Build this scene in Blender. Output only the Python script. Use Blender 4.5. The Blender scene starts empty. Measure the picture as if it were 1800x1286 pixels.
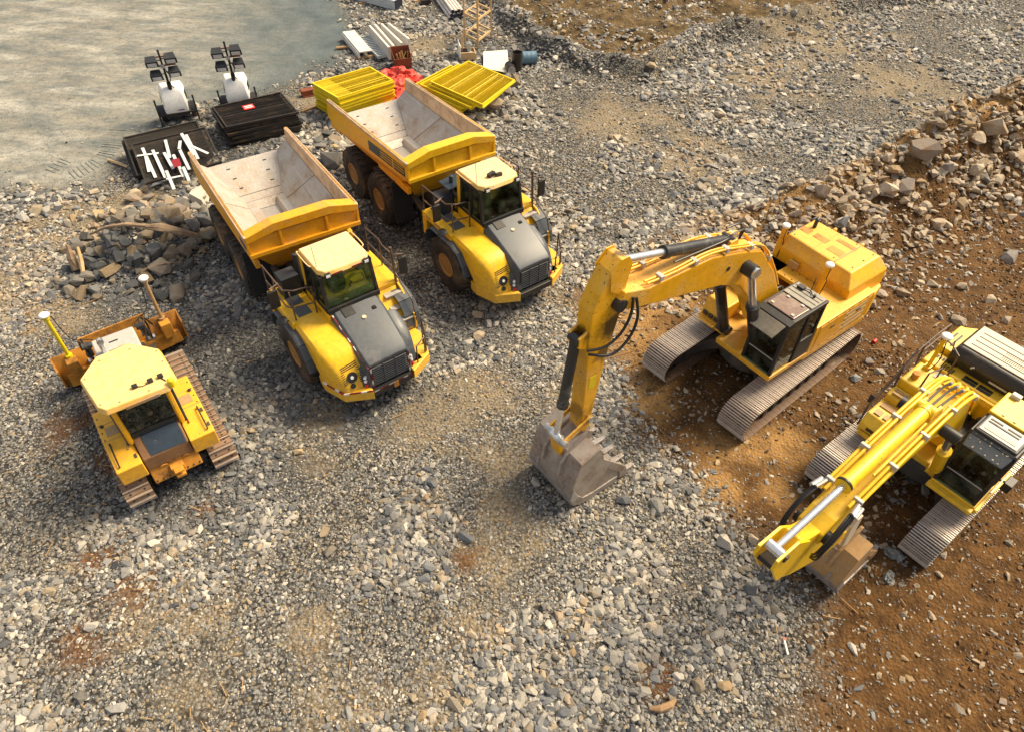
import bpy, bmesh, math, random
import numpy as np
from mathutils import Matrix, Vector

PI = math.pi
rnd = random.Random(7)
nrng = np.random.default_rng(11)
SC = bpy.context.scene
COL = SC.collection

# ------------------------------------------------------------------ camera, sky, sun, exposure
F_PX, TH, CAM_H, ROLL = 1235.919, math.radians(46.158), 14.553, math.radians(-1.403)
fwd = Vector((0, math.cos(TH), -math.sin(TH)))
up0 = Vector((0, math.sin(TH), math.cos(TH)))
rt0 = Vector((1, 0, 0))
cx_ = math.cos(ROLL) * rt0 - math.sin(ROLL) * up0
cy_ = math.sin(ROLL) * rt0 + math.cos(ROLL) * up0
cam_d = bpy.data.cameras.new('camera')
cam_d.sensor_fit = 'HORIZONTAL'
cam_d.sensor_width = 36.0
cam_d.lens = F_PX / 1800 * 36
cam_d.clip_start = 0.1
cam_d.clip_end = 2000
cam = bpy.data.objects.new('camera', cam_d)
COL.objects.link(cam)
M = Matrix.Identity(4)
for i in range(3):
    M[i][0] = cx_[i]; M[i][1] = cy_[i]; M[i][2] = -fwd[i]
M.translation = (0, 0, CAM_H)
cam.matrix_world = M
SC.camera = cam

SUN_AZ, SUN_EL = math.radians(30), math.radians(48)      # azimuth measured from +x towards +y
world = bpy.data.worlds.new('World')
SC.world = world
world.use_nodes = True
wn = world.node_tree
sky = wn.nodes.new('ShaderNodeTexSky')
sky.sky_type = 'NISHITA'
sky.sun_disc = False
sky.sun_elevation = SUN_EL
sky.sun_rotation = PI / 2 - SUN_AZ
sky.air_density = 1.0
sky.dust_density = 5.0
sky.ozone_density = 1.0
bg = wn.nodes['Background']
bg.inputs['Strength'].default_value = 0.07
hz = wn.nodes.new('ShaderNodeMix')                       # thin bright cloud: much of the blue veiled by white
hz.data_type = 'RGBA'
hz.inputs[0].default_value = 0.55
wn.links.new(sky.outputs[0], hz.inputs[6])
hz.inputs[7].default_value = (7.2, 7.1, 6.9, 1)
wn.links.new(hz.outputs[2], bg.inputs['Color'])
sun_d = bpy.data.lights.new('sun', 'SUN')
sun_d.energy = 4.6
sun_d.angle = math.radians(27)
sun_d.color = (1.0, 0.82, 0.56)
sun = bpy.data.objects.new('sun', sun_d)
COL.objects.link(sun)
sdir = Vector((math.cos(SUN_EL) * math.cos(SUN_AZ), math.cos(SUN_EL) * math.sin(SUN_AZ), math.sin(SUN_EL)))
sun.rotation_euler = sdir.to_track_quat('Z', 'Y').to_euler()
sun.location = sdir * 80
SC.view_settings.view_transform = 'Standard'
SC.view_settings.look = 'None'
SC.view_settings.exposure = 0.76
SC.view_settings.gamma = 1.0
SC.view_settings.use_curve_mapping = False
SC.render.engine = 'CYCLES'
SC.cycles.max_bounces = 6
SC.cycles.transparent_max_bounces = 12


# ------------------------------------------------------------------ helpers: materials
def nt_new(name):
    m = bpy.data.materials.new(name)
    m.use_nodes = True
    nt = m.node_tree
    b = nt.nodes['Principled BSDF']
    return m, nt, b


def N(nt, kind, **kw):
    n = nt.nodes.new(kind)
    for k, v in kw.items():
        if k.startswith('i_'):
            key = k[2:].replace('_', ' ')
            n.inputs[key].default_value = v
        else:
            setattr(n, k, v)
    return n


def mixc(nt, fac, a, b, blend='MIX'):
    n = nt.nodes.new('ShaderNodeMix')
    n.data_type = 'RGBA'
    n.blend_type = blend
    for s, v in ((n.inputs[0], fac), (n.inputs[6], a), (n.inputs[7], b)):
        if isinstance(v, (int, float)):
            s.default_value = v
        elif isinstance(v, tuple):
            s.default_value = (v[0], v[1], v[2], 1)
        else:
            nt.links.new(v, s)
    return n.outputs[2]


def ramp(nt, src, p0, p1, v0=0.0, v1=1.0):
    n = nt.nodes.new('ShaderNodeMapRange')
    n.interpolation_type = 'SMOOTHSTEP'
    n.inputs[1].default_value = p0
    n.inputs[2].default_value = p1
    n.inputs[3].default_value = v0
    n.inputs[4].default_value = v1
    nt.links.new(src, n.inputs[0])
    return n.outputs[0]


def noise(nt, vec, scale, detail=4.0, rough=0.55):
    n = nt.nodes.new('ShaderNodeTexNoise')
    n.inputs['Scale'].default_value = scale
    n.inputs['Detail'].default_value = detail
    n.inputs['Roughness'].default_value = rough
    if vec is not None:
        nt.links.new(vec, n.inputs['Vector'])
    return n.outputs['Fac']


def math_(nt, op, a, b):
    n = nt.nodes.new('ShaderNodeMath')
    n.operation = op
    for s, v in ((n.inputs[0], a), (n.inputs[1], b)):
        if isinstance(v, (int, float)):
            s.default_value = v
        else:
            nt.links.new(v, s)
    return n.outputs[0]


def bump(nt, b, height, strength=0.3, dist=0.02):
    n = nt.nodes.new('ShaderNodeBump')
    n.inputs['Strength'].default_value = strength
    n.inputs['Distance'].default_value = dist
    nt.links.new(height, n.inputs['Height'])
    nt.links.new(n.outputs[0], b.inputs['Normal'])


def worn(name, base, dirt=(0.33, 0.24, 0.15), amount=0.35, rough=0.45, metal=0.0, scale=1.3, chip=None, chip_amt=0.5, dust_up=0.0, bumpy=0.0, streak=0.0, mud=0.0, sdir=(9, 9, 0.7), stain=None, scratch=0.0):
    """paint or metal with uneven dust, faint mottling and optional chipped spots"""
    m, nt, b = nt_new(name)
    tc = nt.nodes.new('ShaderNodeTexCoord')
    oi = nt.nodes.new('ShaderNodeObjectInfo')
    add = nt.nodes.new('ShaderNodeVectorMath')
    add.operation = 'ADD'
    sc = nt.nodes.new('ShaderNodeVectorMath')
    sc.operation = 'SCALE'
    cmb = nt.nodes.new('ShaderNodeCombineXYZ')
    for i in range(3):
        nt.links.new(oi.outputs['Random'], cmb.inputs[i])
    nt.links.new(cmb.outputs[0], sc.inputs[0])
    sc.inputs['Scale'].default_value = 9.0
    nt.links.new(tc.outputs['Object'], add.inputs[0])
    nt.links.new(sc.outputs[0], add.inputs[1])
    v = add.outputs[0]
    n1 = noise(nt, v, scale, 6, 0.62)
    n2 = noise(nt, v, scale * 7, 5, 0.6)
    n3 = noise(nt, v, scale * 30, 3, 0.6)
    f = ramp(nt, n1, 0.62 - 0.32 * amount, 0.88 - 0.2 * amount)
    f = math_(nt, 'MULTIPLY', f, ramp(nt, n2, 0.25, 0.7, 0.25, 1.0))
    f = math_(nt, 'MULTIPLY', f, min(1.0, 0.35 + amount))
    if dust_up > 0:
        g = nt.nodes.new('ShaderNodeNewGeometry')
        sx = nt.nodes.new('ShaderNodeSeparateXYZ')
        nt.links.new(g.outputs['Normal'], sx.inputs[0])
        u = ramp(nt, sx.outputs[2], 0.75, 1.0, 0.0, dust_up)
        u = math_(nt, 'MULTIPLY', u, ramp(nt, n2, 0.2, 0.65, 0.45, 1.0))
        f = math_(nt, 'MAXIMUM', f, u)
    if streak > 0:
        mp = nt.nodes.new('ShaderNodeMapping')
        mp.inputs['Scale'].default_value = sdir
        nt.links.new(v, mp.inputs[0])
        st = noise(nt, mp.outputs[0], 1.0, 4, 0.6)
        f = math_(nt, 'MAXIMUM', f, ramp(nt, st, 0.55, 0.8, 0.0, streak))
    if mud > 0:
        sz = nt.nodes.new('ShaderNodeSeparateXYZ')
        nt.links.new(tc.outputs['Object'], sz.inputs[0])
        lvl = math_(nt, 'ADD', sz.outputs[2], math_(nt, 'MULTIPLY', math_(nt, 'SUBTRACT', n2, 0.5), 2.2))
        f = math_(nt, 'MAXIMUM', f, math_(nt, 'MULTIPLY', ramp(nt, lvl, 1.9, 0.5, 0.0, mud), ramp(nt, n3, 0.3, 0.55, 0.4, 1.0)))
    tone = mixc(nt, ramp(nt, n2, 0.3, 0.7), tuple(c * 0.88 for c in base), tuple(min(1, c * 1.06) for c in base))
    c = mixc(nt, f, tone, dirt)
    if chip is not None:
        vo = nt.nodes.new('ShaderNodeTexVoronoi')
        vo.inputs['Scale'].default_value = 9.0
        nt.links.new(v, vo.inputs['Vector'])
        ch = ramp(nt, vo.outputs['Distance'], 0.10, 0.16, 1.0, 0.0)
        ch = math_(nt, 'MULTIPLY', ch, ramp(nt, n1, 0.6 - 0.2 * chip_amt, 0.66 - 0.2 * chip_amt))
        ch2 = math_(nt, 'MULTIPLY', ramp(nt, n3, 0.66 - 0.06 * chip_amt, 0.72 - 0.06 * chip_amt), ramp(nt, n1, 0.5, 0.62))
        c = mixc(nt, math_(nt, 'MAXIMUM', ch, ch2), c, chip)
    if scratch > 0:
        for sc_, th_, col_ in (((0.45, 26, 26), 0.60, tuple(min(1, q * 1.45) for q in base)), ((0.6, 17, 17), 0.63, tuple(q * 0.42 for q in dirt))):
            mp2 = nt.nodes.new('ShaderNodeMapping')
            mp2.inputs['Scale'].default_value = sc_
            mp2.inputs['Rotation'].default_value = (0, 0, 0.05)
            nt.links.new(v, mp2.inputs[0])
            c = mixc(nt, ramp(nt, noise(nt, mp2.outputs[0], 1.0, 3, 0.6), th_, th_ + 0.08, 0.0, scratch), c, col_)
    if stain is not None:
        for (px, py, pz), rad, amt in stain:
            dv = nt.nodes.new('ShaderNodeVectorMath')
            dv.operation = 'DISTANCE'
            nt.links.new(tc.outputs['Object'], dv.inputs[0])
            dv.inputs[1].default_value = (px, py, pz)
            dd_ = math_(nt, 'ADD', dv.outputs['Value'], math_(nt, 'MULTIPLY', math_(nt, 'SUBTRACT', n2, 0.5), rad * 1.3))
            c = mixc(nt, ramp(nt, dd_, rad, rad * 0.35, 0.0, amt), c, (0.028, 0.022, 0.016))
    nt.links.new(c, b.inputs['Base Color'])
    nt.links.new(ramp(nt, f, 0.0, 1.0, rough, 0.9), b.inputs['Roughness'])
    b.inputs['Metallic'].default_value = metal
    if bumpy > 0:
        bump(nt, b, n3, bumpy, 0.02)
    return m


def plain(name, col, rough=0.5, metal=0.0, emit=None):
    m, nt, b = nt_new(name)
    tc = nt.nodes.new('ShaderNodeTexCoord')
    n = noise(nt, tc.outputs['Object'], 6.0, 4)
    c = mixc(nt, n, tuple(x * 0.8 for x in col), tuple(min(1, x * 1.15) for x in col))
    nt.links.new(c, b.inputs['Base Color'])
    b.inputs['Roughness'].default_value = rough
    b.inputs['Metallic'].default_value = metal
    return m


def glassy(name, tint, refl=0.05, alpha=0.75):
    m, nt, b = nt_new(name)
    nt.nodes.remove(b)
    out = [n for n in nt.nodes if n.type == 'OUTPUT_MATERIAL'][0]
    tr = N(nt, 'ShaderNodeBsdfTransparent')
    tr.inputs[0].default_value = (*tint, 1)
    gl = N(nt, 'ShaderNodeBsdfGlossy')
    gl.inputs['Roughness'].default_value = 0.04
    gl.inputs['Color'].default_value = (0.9, 0.95, 0.92, 1)
    fr = N(nt, 'ShaderNodeFresnel')
    fr.inputs[0].default_value = 1.5
    mx = N(nt, 'ShaderNodeMixShader')
    nt.links.new(fr.outputs[0], mx.inputs[0])
    nt.links.new(tr.outputs[0], mx.inputs[1])
    nt.links.new(gl.outputs[0], mx.inputs[2])
    df = N(nt, 'ShaderNodeBsdfDiffuse')
    df.inputs[0].default_value = (0.25, 0.26, 0.2, 1)
    tcn = N(nt, 'ShaderNodeTexCoord')
    dn = ramp(nt, noise(nt, tcn.outputs['Object'], 3.0, 6), 0.4, 0.8, 0.0, 0.22)
    mx2 = N(nt, 'ShaderNodeMixShader')
    nt.links.new(dn, mx2.inputs[0])
    nt.links.new(mx.outputs[0], mx2.inputs[1])
    nt.links.new(df.outputs[0], mx2.inputs[2])
    nt.links.new(mx2.outputs[0], out.inputs['Surface'])
    return m


DUST = (0.40, 0.29, 0.17)
MAT = {}
MAT['truck_yellow'] = worn('truck_yellow', (0.82, 0.47, 0.010), DUST, 0.3, 0.36, scale=1.1, dust_up=0.10, mud=0.3, chip=(0.10, 0.07, 0.05), chip_amt=0.15, streak=0.18)
MAT['body_orange'] = worn('body_orange', (0.78, 0.36, 0.010), (0.42, 0.25, 0.12), 0.5, 0.45, scale=1.0, streak=0.3, chip=(0.12, 0.07, 0.04), chip_amt=0.4)
MAT['roof_cream'] = worn('roof_cream', (0.80, 0.50, 0.12), (0.76, 0.56, 0.33), 0.9, 0.6, scale=1.2, dust_up=0.92, chip=(0.14, 0.09, 0.05), chip_amt=0.2)
MAT['digger_yellow'] = worn('digger_yellow', (0.80, 0.40, 0.007), DUST, 0.4, 0.4, scale=0.9, dust_up=0.22, mud=0.5, chip=(0.05, 0.04, 0.03), chip_amt=0.45, streak=0.15)
MAT['boom_yellow'] = worn('boom_yellow', (0.80, 0.40, 0.007), (0.62, 0.46, 0.24), 0.5, 0.38, scale=0.8, dust_up=0.35, stain=[((6.22, 0.2, 5.0), 0.55, 0.9), ((6.45, 0.2, 4.3), 0.28, 0.8), ((6.9, 0, 5.0), 0.25, 0.8), ((6.2, 0, 6.7), 0.22, 0.85), ((6.7, 0, 2.6), 0.4, 0.6)], chip=(0.035, 0.028, 0.02), chip_amt=0.9, streak=0.2)
MAT['lemon_yellow'] = worn('lemon_yellow', (0.85, 0.53, 0.010), DUST, 0.38, 0.38, scale=1.0, dust_up=0.2, mud=0.5, chip=(0.05, 0.04, 0.03), chip_amt=0.5, streak=0.15)
MAT['dozer_yellow'] = worn('dozer_yellow', (0.84, 0.43, 0.010), (0.5, 0.3, 0.12), 0.5, 0.45, scale=1.1, mud=0.5, chip=(0.16, 0.09, 0.04), chip_amt=0.4, dust_up=0.15, streak=0.2)
MAT['dozer_roof'] = worn('dozer_roof', (0.84, 0.50, 0.11), (0.84, 0.61, 0.30), 0.85, 0.5, scale=0.9, dust_up=0.6, chip=(0.2, 0.12, 0.05), chip_amt=0.15)
MAT['rust_yellow'] = worn('rust_yellow', (0.62, 0.27, 0.025), (0.15, 0.065, 0.025), 0.95, 0.6, scale=1.7, chip=(0.05, 0.03, 0.02), chip_amt=0.9, streak=0.5)
MAT['bare_liner'] = worn('bare_liner', (0.46, 0.43, 0.39), (0.33, 0.225, 0.14), 0.8, 0.42, metal=0.2, scale=1.6, streak=0.55, sdir=(0.5, 8, 8), bumpy=0.1, scratch=0.6, chip=(0.10, 0.07, 0.05), chip_amt=0.35)
MAT['liner_edge'] = worn('liner_edge', (0.62, 0.46, 0.30), (0.30, 0.18, 0.11), 0.9, 0.6, scale=2.2, streak=0.5, sdir=(0.5, 6, 6), scratch=0.5, bumpy=0.15, chip=(0.12, 0.08, 0.05), chip_amt=0.5)
MAT['hood_grey'] = worn('hood_grey', (0.055, 0.068, 0.085), (0.16, 0.15, 0.14), 0.45, 0.42, scale=1.2, dust_up=0.25)
MAT['dark_plastic'] = worn('dark_plastic', (0.020, 0.024, 0.030), (0.10, 0.08, 0.06), 0.35, 0.45, scale=1.6)
MAT['black_steel'] = worn('black_steel', (0.016, 0.016, 0.018), (0.10, 0.075, 0.05), 0.4, 0.5, scale=2.0)
MAT['chassis'] = worn('chassis', (0.045, 0.042, 0.04), (0.16, 0.11, 0.07), 0.6, 0.65, scale=2.0)
MAT['rubber'] = worn('rubber', (0.022, 0.021, 0.020), (0.17, 0.115, 0.075), 0.8, 0.85, scale=1.6, bumpy=0.2)
MAT['rim'] = worn('rim', (0.42, 0.22, 0.05), (0.20, 0.125, 0.075), 0.8, 0.55, scale=2.4)
MAT['rail'] = worn('rail', (0.07, 0.045, 0.035), (0.25, 0.15, 0.09), 0.6, 0.5, scale=4.0)
MAT['chrome'] = worn('chrome', (0.78, 0.79, 0.80), (0.5, 0.45, 0.38), 0.15, 0.18, metal=0.85, scale=2.0)
MAT['cyl_black'] = worn('cyl_black', (0.022, 0.023, 0.026), (0.28, 0.26, 0.22), 0.35, 0.35, scale=2.0, chip=(0.3, 0.28, 0.25), chip_amt=0.2)
MAT['hose'] = plain('hose', (0.014, 0.014, 0.016), 0.45)
MAT['bucket_steel'] = worn('bucket_steel', (0.42, 0.375, 0.335), (0.19, 0.12, 0.085), 0.9, 0.45, metal=0.3, scale=1.8, streak=0.4, bumpy=0.2, chip=(0.55, 0.48, 0.42), chip_amt=0.4)
MAT['bucket_wear'] = worn('bucket_wear', (0.42, 0.39, 0.37), (0.16, 0.11, 0.08), 0.7, 0.4, metal=0.3, scale=2.5, bumpy=0.3)
MAT['bucket_brown'] = worn('bucket_brown', (0.42, 0.25, 0.10), (0.36, 0.30, 0.24), 0.7, 0.55, scale=1.8, streak=0.3, chip=(0.07, 0.05, 0.04), chip_amt=0.6)
MAT['shoe'] = worn('shoe', (0.175, 0.115, 0.082), (0.25, 0.15, 0.085), 0.7, 0.6, metal=0.25, scale=3.0, bumpy=0.2)
MAT['grouser'] = worn('grouser', (0.54, 0.48, 0.43), (0.30, 0.21, 0.15), 0.4, 0.42, metal=0.35, scale=4.0)
MAT['shoe_grey'] = worn('shoe_grey', (0.11, 0.10, 0.10), (0.18, 0.13, 0.09), 0.5, 0.6, metal=0.25, scale=3.0, bumpy=0.2)
MAT['dozer_shoe'] = worn('dozer_shoe', (0.25, 0.15, 0.09), (0.36, 0.27, 0.2), 0.6, 0.55, metal=0.2, scale=3.0, bumpy=0.2)
MAT['dozer_grouser'] = worn('dozer_grouser', (0.42, 0.34, 0.27), (0.28, 0.17, 0.1), 0.6, 0.5, metal=0.3, scale=4.0)
MAT['tank_dirty'] = worn('tank_dirty', (0.22, 0.11, 0.045), (0.13, 0.065, 0.03), 0.8, 0.75, scale=2.6, bumpy=0.3)
MAT['navy'] = worn('navy', (0.022, 0.036, 0.056), (0.09, 0.08, 0.07), 0.25, 0.3, scale=1.4)
MAT['silver'] = worn('silver', (0.46, 0.45, 0.43), (0.30, 0.24, 0.17), 0.4, 0.45, scale=1.6, dust_up=0.2)
MAT['white'] = worn('white', (0.84, 0.83, 0.79), (0.5, 0.42, 0.3), 0.2, 0.35, scale=1.5)
MAT['pale_beige'] = worn('pale_beige', (0.60, 0.52, 0.38), (0.5, 0.4, 0.27), 0.5, 0.5, scale=1.2, dust_up=0.3)
MAT['hatch_brown'] = worn('hatch_brown', (0.20, 0.135, 0.105), (0.36, 0.28, 0.21), 0.5, 0.25, scale=1.5)
MAT['cab_roof_grey'] = worn('cab_roof_grey', (0.24, 0.22, 0.18), (0.42, 0.35, 0.24), 0.6, 0.5, scale=1.5)
MAT['red'] = worn('red', (0.55, 0.015, 0.012), DUST, 0.2, 0.4)
MAT['red_dark'] = plain('red_dark', (0.24, 0.012, 0.02), 0.45)
MAT['white_tape'] = plain('white_tape', (0.75, 0.75, 0.76), 0.4)
MAT['blue_decal'] = plain('blue_decal', (0.03, 0.06, 0.26), 0.5)
MAT['lamp_lens'] = plain('lamp_lens', (0.85, 0.86, 0.88), 0.12)
MAT['interior'] = plain('interior', (0.13, 0.16, 0.08), 0.7)  # green put in for the surroundings mirrored in the truck windscreen
MAT['seat'] = plain('seat', (0.07, 0.09, 0.05), 0.8)  # greenish like the dash, imitating the reflection on the screen
MAT['cab_green'] = glassy('cab_green', (0.80, 0.92, 0.62))  # green tint also imitates the yellow-green reflection in the glass
MAT['cab_dark'] = glassy('cab_dark', (0.30, 0.42, 0.32))
MAT['panel_yellow'] = worn('panel_yellow', (0.74, 0.57, 0.006), (0.40, 0.28, 0.05), 0.4, 0.45, scale=2.5)
MAT['panel_black'] = worn('panel_black', (0.018, 0.015, 0.014), (0.16, 0.085, 0.035), 0.45, 0.6, scale=1.8)
MAT['timber'] = worn('timber', (0.36, 0.22, 0.11), (0.20, 0.12, 0.07), 0.6, 0.8, scale=3.0, bumpy=0.2)
MAT['pale_timber'] = worn('pale_timber', (0.56, 0.39, 0.20), (0.35, 0.22, 0.11), 0.5, 0.8, scale=3.0)
MAT['drift_wood'] = worn('drift_wood', (0.34, 0.24, 0.15), (0.14, 0.09, 0.06), 0.8, 0.85, scale=4.0, bumpy=0.5)
MAT['concrete'] = worn('concrete', (0.58, 0.56, 0.52), (0.36, 0.33, 0.29), 0.5, 0.8, scale=2.5, bumpy=0.1)
MAT['rust'] = worn('rust', (0.22, 0.055, 0.022), (0.10, 0.035, 0.02), 0.7, 0.75, scale=3.0, bumpy=0.2)
MAT['straw'] = plain('straw', (0.40, 0.24, 0.09), 0.8)
MAT['pipe_white'] = worn('pipe_white', (0.66, 0.60, 0.54), (0.40, 0.34, 0.28), 0.5, 0.5, scale=2.0)
MAT['pipe_dark'] = plain('pipe_dark', (0.012, 0.016, 0.03), 0.6)
MAT['galv'] = worn('galv', (0.40, 0.45, 0.46), (0.3, 0.3, 0.28), 0.4, 0.4, metal=0.5, scale=3.0)
MAT['drum_blue'] = worn('drum_blue', (0.10, 0.19, 0.27), (0.18, 0.17, 0.15), 0.4, 0.45, scale=2.0)
MAT['drum_black'] = worn('drum_black', (0.025, 0.02, 0.018), (0.12, 0.07, 0.04), 0.4, 0.5, scale=2.0)
MAT['steel_end'] = worn('steel_end', (0.55, 0.55, 0.56), (0.2, 0.2, 0.2), 0.5, 0.3, metal=0.7, scale=3.0)
MAT['white_sheet'] = worn('white_sheet', (0.72, 0.67, 0.56), (0.5, 0.42, 0.3), 0.4, 0.6, scale=1.5)
MAT['red_cloth'] = worn('red_cloth', (0.60, 0.035, 0.020), (0.66, 0.20, 0.14), 0.6, 0.55, scale=2.2, bumpy=0.2)
MAT['grey_cloth'] = worn('grey_cloth', (0.16, 0.17, 0.17), (0.4, 0.4, 0.4), 0.5, 0.6, scale=5.0, bumpy=0.4)
MAT['slat_white'] = worn('slat_white', (0.58, 0.62, 0.63), (0.3, 0.3, 0.28), 0.5, 0.6, scale=4.0)


# ------------------------------------------------------------------ helpers: geometry
class MB:
    """collects faces; build() links them as one mesh object"""

    def __init__(s):
        s.v = []; s.f = []; s.m = []

    def add(s, verts, faces, m=0):
        o = len(s.v)
        s.v += [tuple(p) for p in verts]
        s.f += [tuple(i + o for i in f) for f in faces]
        s.m += [m] * len(faces)
        return s

    def hexa(s, p, m=0):
        return s.add(p, [(3, 2, 1, 0), (4, 5, 6, 7), (0, 1, 5, 4), (1, 2, 6, 5), (2, 3, 7, 6), (3, 0, 4, 7)], m)

    def box(s, x0, x1, y0, y1, z0, z1, m=0, rot=None, piv=None):
        p = [(x0, y0, z0), (x1, y0, z0), (x1, y1, z0), (x0, y1, z0), (x0, y0, z1), (x1, y0, z1), (x1, y1, z1), (x0, y1, z1)]
        if rot is not None:
            c = Vector(piv) if piv is not None else Vector(((x0 + x1) / 2, (y0 + y1) / 2, (z0 + z1) / 2))
            p = [tuple(rot @ (Vector(q) - c) + c) for q in p]
        return s.hexa(p, m)

    def prism_y(s, prof, y0, y1, m=0):
        n = len(prof)
        vs = [(x, y0, z) for x, z in prof] + [(x, y1, z) for x, z in prof]
        fs = [tuple(range(n)), tuple(range(2 * n - 1, n - 1, -1))] + [(i, (i + 1) % n, n + (i + 1) % n, n + i) for i in range(n)]
        return s.add(vs, fs, m)

    def prism_z(s, poly, z0, z1, m=0, top=None):
        n = len(poly)
        top = top or poly
        vs = [(x, y, z0) for x, y in poly] + [(x, y, z1) for x, y in top]
        fs = [tuple(range(n)), tuple(range(2 * n - 1, n - 1, -1))] + [(i, (i + 1) % n, n + (i + 1) % n, n + i) for i in range(n)]
        return s.add(vs, fs, m)

    def loft(s, rings, m=0, caps=True):
        n = len(rings[0])
        vs = [p for r in rings for p in r]
        fs = []
        for k in range(len(rings) - 1):
            for i in range(n):
                j = (i + 1) % n
                fs.append((k * n + i, k * n + j, (k + 1) * n + j, (k + 1) * n + i))
        if caps:
            fs.append(tuple(range(n - 1, -1, -1)))
            fs.append(tuple((len(rings) - 1) * n + i for i in range(n)))
        return s.add(vs, fs, m)

    def cyl(s, p0, p1, r0, r1=None, n=12, m=0, caps=True):
        r1 = r0 if r1 is None else r1
        p0 = Vector(p0); p1 = Vector(p1)
        d = (p1 - p0).normalized()
        a = d.orthogonal().normalized()
        b = d.cross(a)
        ring = lambda c, r: [tuple(c + r * (math.cos(t) * a + math.sin(t) * b)) for t in [2 * PI * i / n for i in range(n)]]
        return s.loft([ring(p0, r0), ring(p1, r1)], m, caps)

    def tube(s, pts, r, n=6, m=0, sub=4):
        pts = [Vector(p) for p in pts]
        if sub > 1 and len(pts) > 2:
            q = []
            for i in range(len(pts) - 1):
                p0 = pts[max(i - 1, 0)]; p1 = pts[i]; p2 = pts[i + 1]; p3 = pts[min(i + 2, len(pts) - 1)]
                for k in range(sub):
                    t = k / sub
                    q.append(0.5 * (2 * p1 + (p2 - p0) * t + (2 * p0 - 5 * p1 + 4 * p2 - p3) * t * t + (3 * p1 - p0 - 3 * p2 + p3) * t ** 3))
            pts = q + [pts[-1]]
        rings = []
        a = None
        for i, p in enumerate(pts):
            d = (pts[min(i + 1, len(pts) - 1)] - pts[max(i - 1, 0)]).normalized()
            if a is None:
                a = d.orthogonal().normalized()
            else:
                a = (a - d * a.dot(d)).normalized()
            b = d.cross(a)
            rings.append([tuple(p + r * (math.cos(t) * a + math.sin(t) * b)) for t in [2 * PI * k / n for k in range(n)]])
        return s.loft(rings, m)

    def lathe(s, prof, org, axis, n=24, m=0):
        """prof: (along axis, radius) pairs"""
        o = Vector(org); d = Vector(axis).normalized()
        a = d.orthogonal().normalized(); b = d.cross(a)
        rings = []
        for h, r in prof:
            r = max(r, 1e-4)
            rings.append([tuple(o + d * h + r * (math.cos(t) * a + math.sin(t) * b)) for t in [2 * PI * i / n for i in range(n)]])
        return s.loft(rings, m)

    def plate(s, pts, th, m=0):
        """flat polygon thickened by th against its normal"""
        P = [Vector(p) for p in pts]
        nn = Vector((0, 0, 0))
        for i in range(len(P)):
            nn += (P[i] - P[0]).cross(P[(i + 1) % len(P)] - P[0])
        nn.normalize()
        n = len(P)
        vs = [tuple(p) for p in P] + [tuple(p - nn * th) for p in P]
        fs = [tuple(range(n)), tuple(range(2 * n - 1, n - 1, -1))] + [(i, n + i, n + (i + 1) % n, (i + 1) % n) for i in range(n)]
        return s.add(vs, fs, m)

    def build(s, name, mat, parent=None, bevel=0.0, seg=2, smooth=None, xf=None):
        me = bpy.data.meshes.new(name)
        me.from_pydata(s.v, [], s.f)
        bm = bmesh.new()
        bm.from_mesh(me)
        bmesh.ops.recalc_face_normals(bm, faces=bm.faces)
        bm.to_mesh(me)
        bm.free()
        mats = mat if isinstance(mat, (list, tuple)) else [mat]
        for q in mats:
            me.materials.append(MAT[q] if isinstance(q, str) else q)
        if len(mats) > 1:
            for p, k in zip(me.polygons, s.m):
                p.material_index = k
        if smooth is not None:
            for p in me.polygons:
                p.use_smooth = True
            me.set_sharp_from_angle(angle=math.radians(smooth))
        o = bpy.data.objects.new(name, me)
        COL.objects.link(o)
        if parent is not None:
            o.parent = parent
        if xf is not None:
            o.matrix_local = xf
        if bevel > 0:
            b = o.modifiers.new('bevel', 'BEVEL')
            b.width = bevel
            b.segments = seg
            b.limit_method = 'ANGLE'
            b.angle_limit = math.radians(32)
        return o


def tag(o, label=None, cat=None, group=None, kind=None):
    if label: o['label'] = label
    if cat: o['category'] = cat
    if group: o['group'] = group
    if kind: o['kind'] = kind
    return o


def thing(name, label, cat, loc=(0, 0, 0), rz=0.0, group=None):
    o = bpy.data.objects.new(name, None)
    o.empty_display_size = 0.3
    COL.objects.link(o)
    o.location = loc
    o.rotation_euler = (0, 0, rz)
    return tag(o, label, cat, group)


def dup(o, parent=None):
    c = o.copy()
    COL.objects.link(c)
    if parent is not None:
        c.parent = parent
    for ch in list(o.children):
        dup(ch, c)
    return c


def arc(cx, cz, r, a0, a1, n):
    return [(cx + r * math.cos(math.radians(a0 + (a1 - a0) * i / n)), cz + r * math.sin(math.radians(a0 + (a1 - a0) * i / n))) for i in range(n + 1)]


# ------------------------------------------------------------------ terrain
def seg_dist(X, Y, P):
    """distance to a polyline, signed side (+ left of travel), and parameter along it (0..1)"""
    best = np.full(X.shape, 1e9); side = np.zeros(X.shape); par = np.zeros(X.shape)
    n = len(P) - 1
    for i in range(n):
        ax, ay = P[i]; bx, by = P[i + 1]
        dx, dy = bx - ax, by - ay
        L2 = dx * dx + dy * dy
        t = np.clip(((X - ax) * dx + (Y - ay) * dy) / L2, 0, 1)
        qx, qy = ax + t * dx, ay + t * dy
        d = np.hypot(X - qx, Y - qy)
        w = d < best
        best = np.where(w, d, best)
        side = np.where(w, np.sign(dx * (Y - ay) - dy * (X - ax)), side)
        par = np.where(w, (i + t) / n, par)
    return best, side, par


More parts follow.
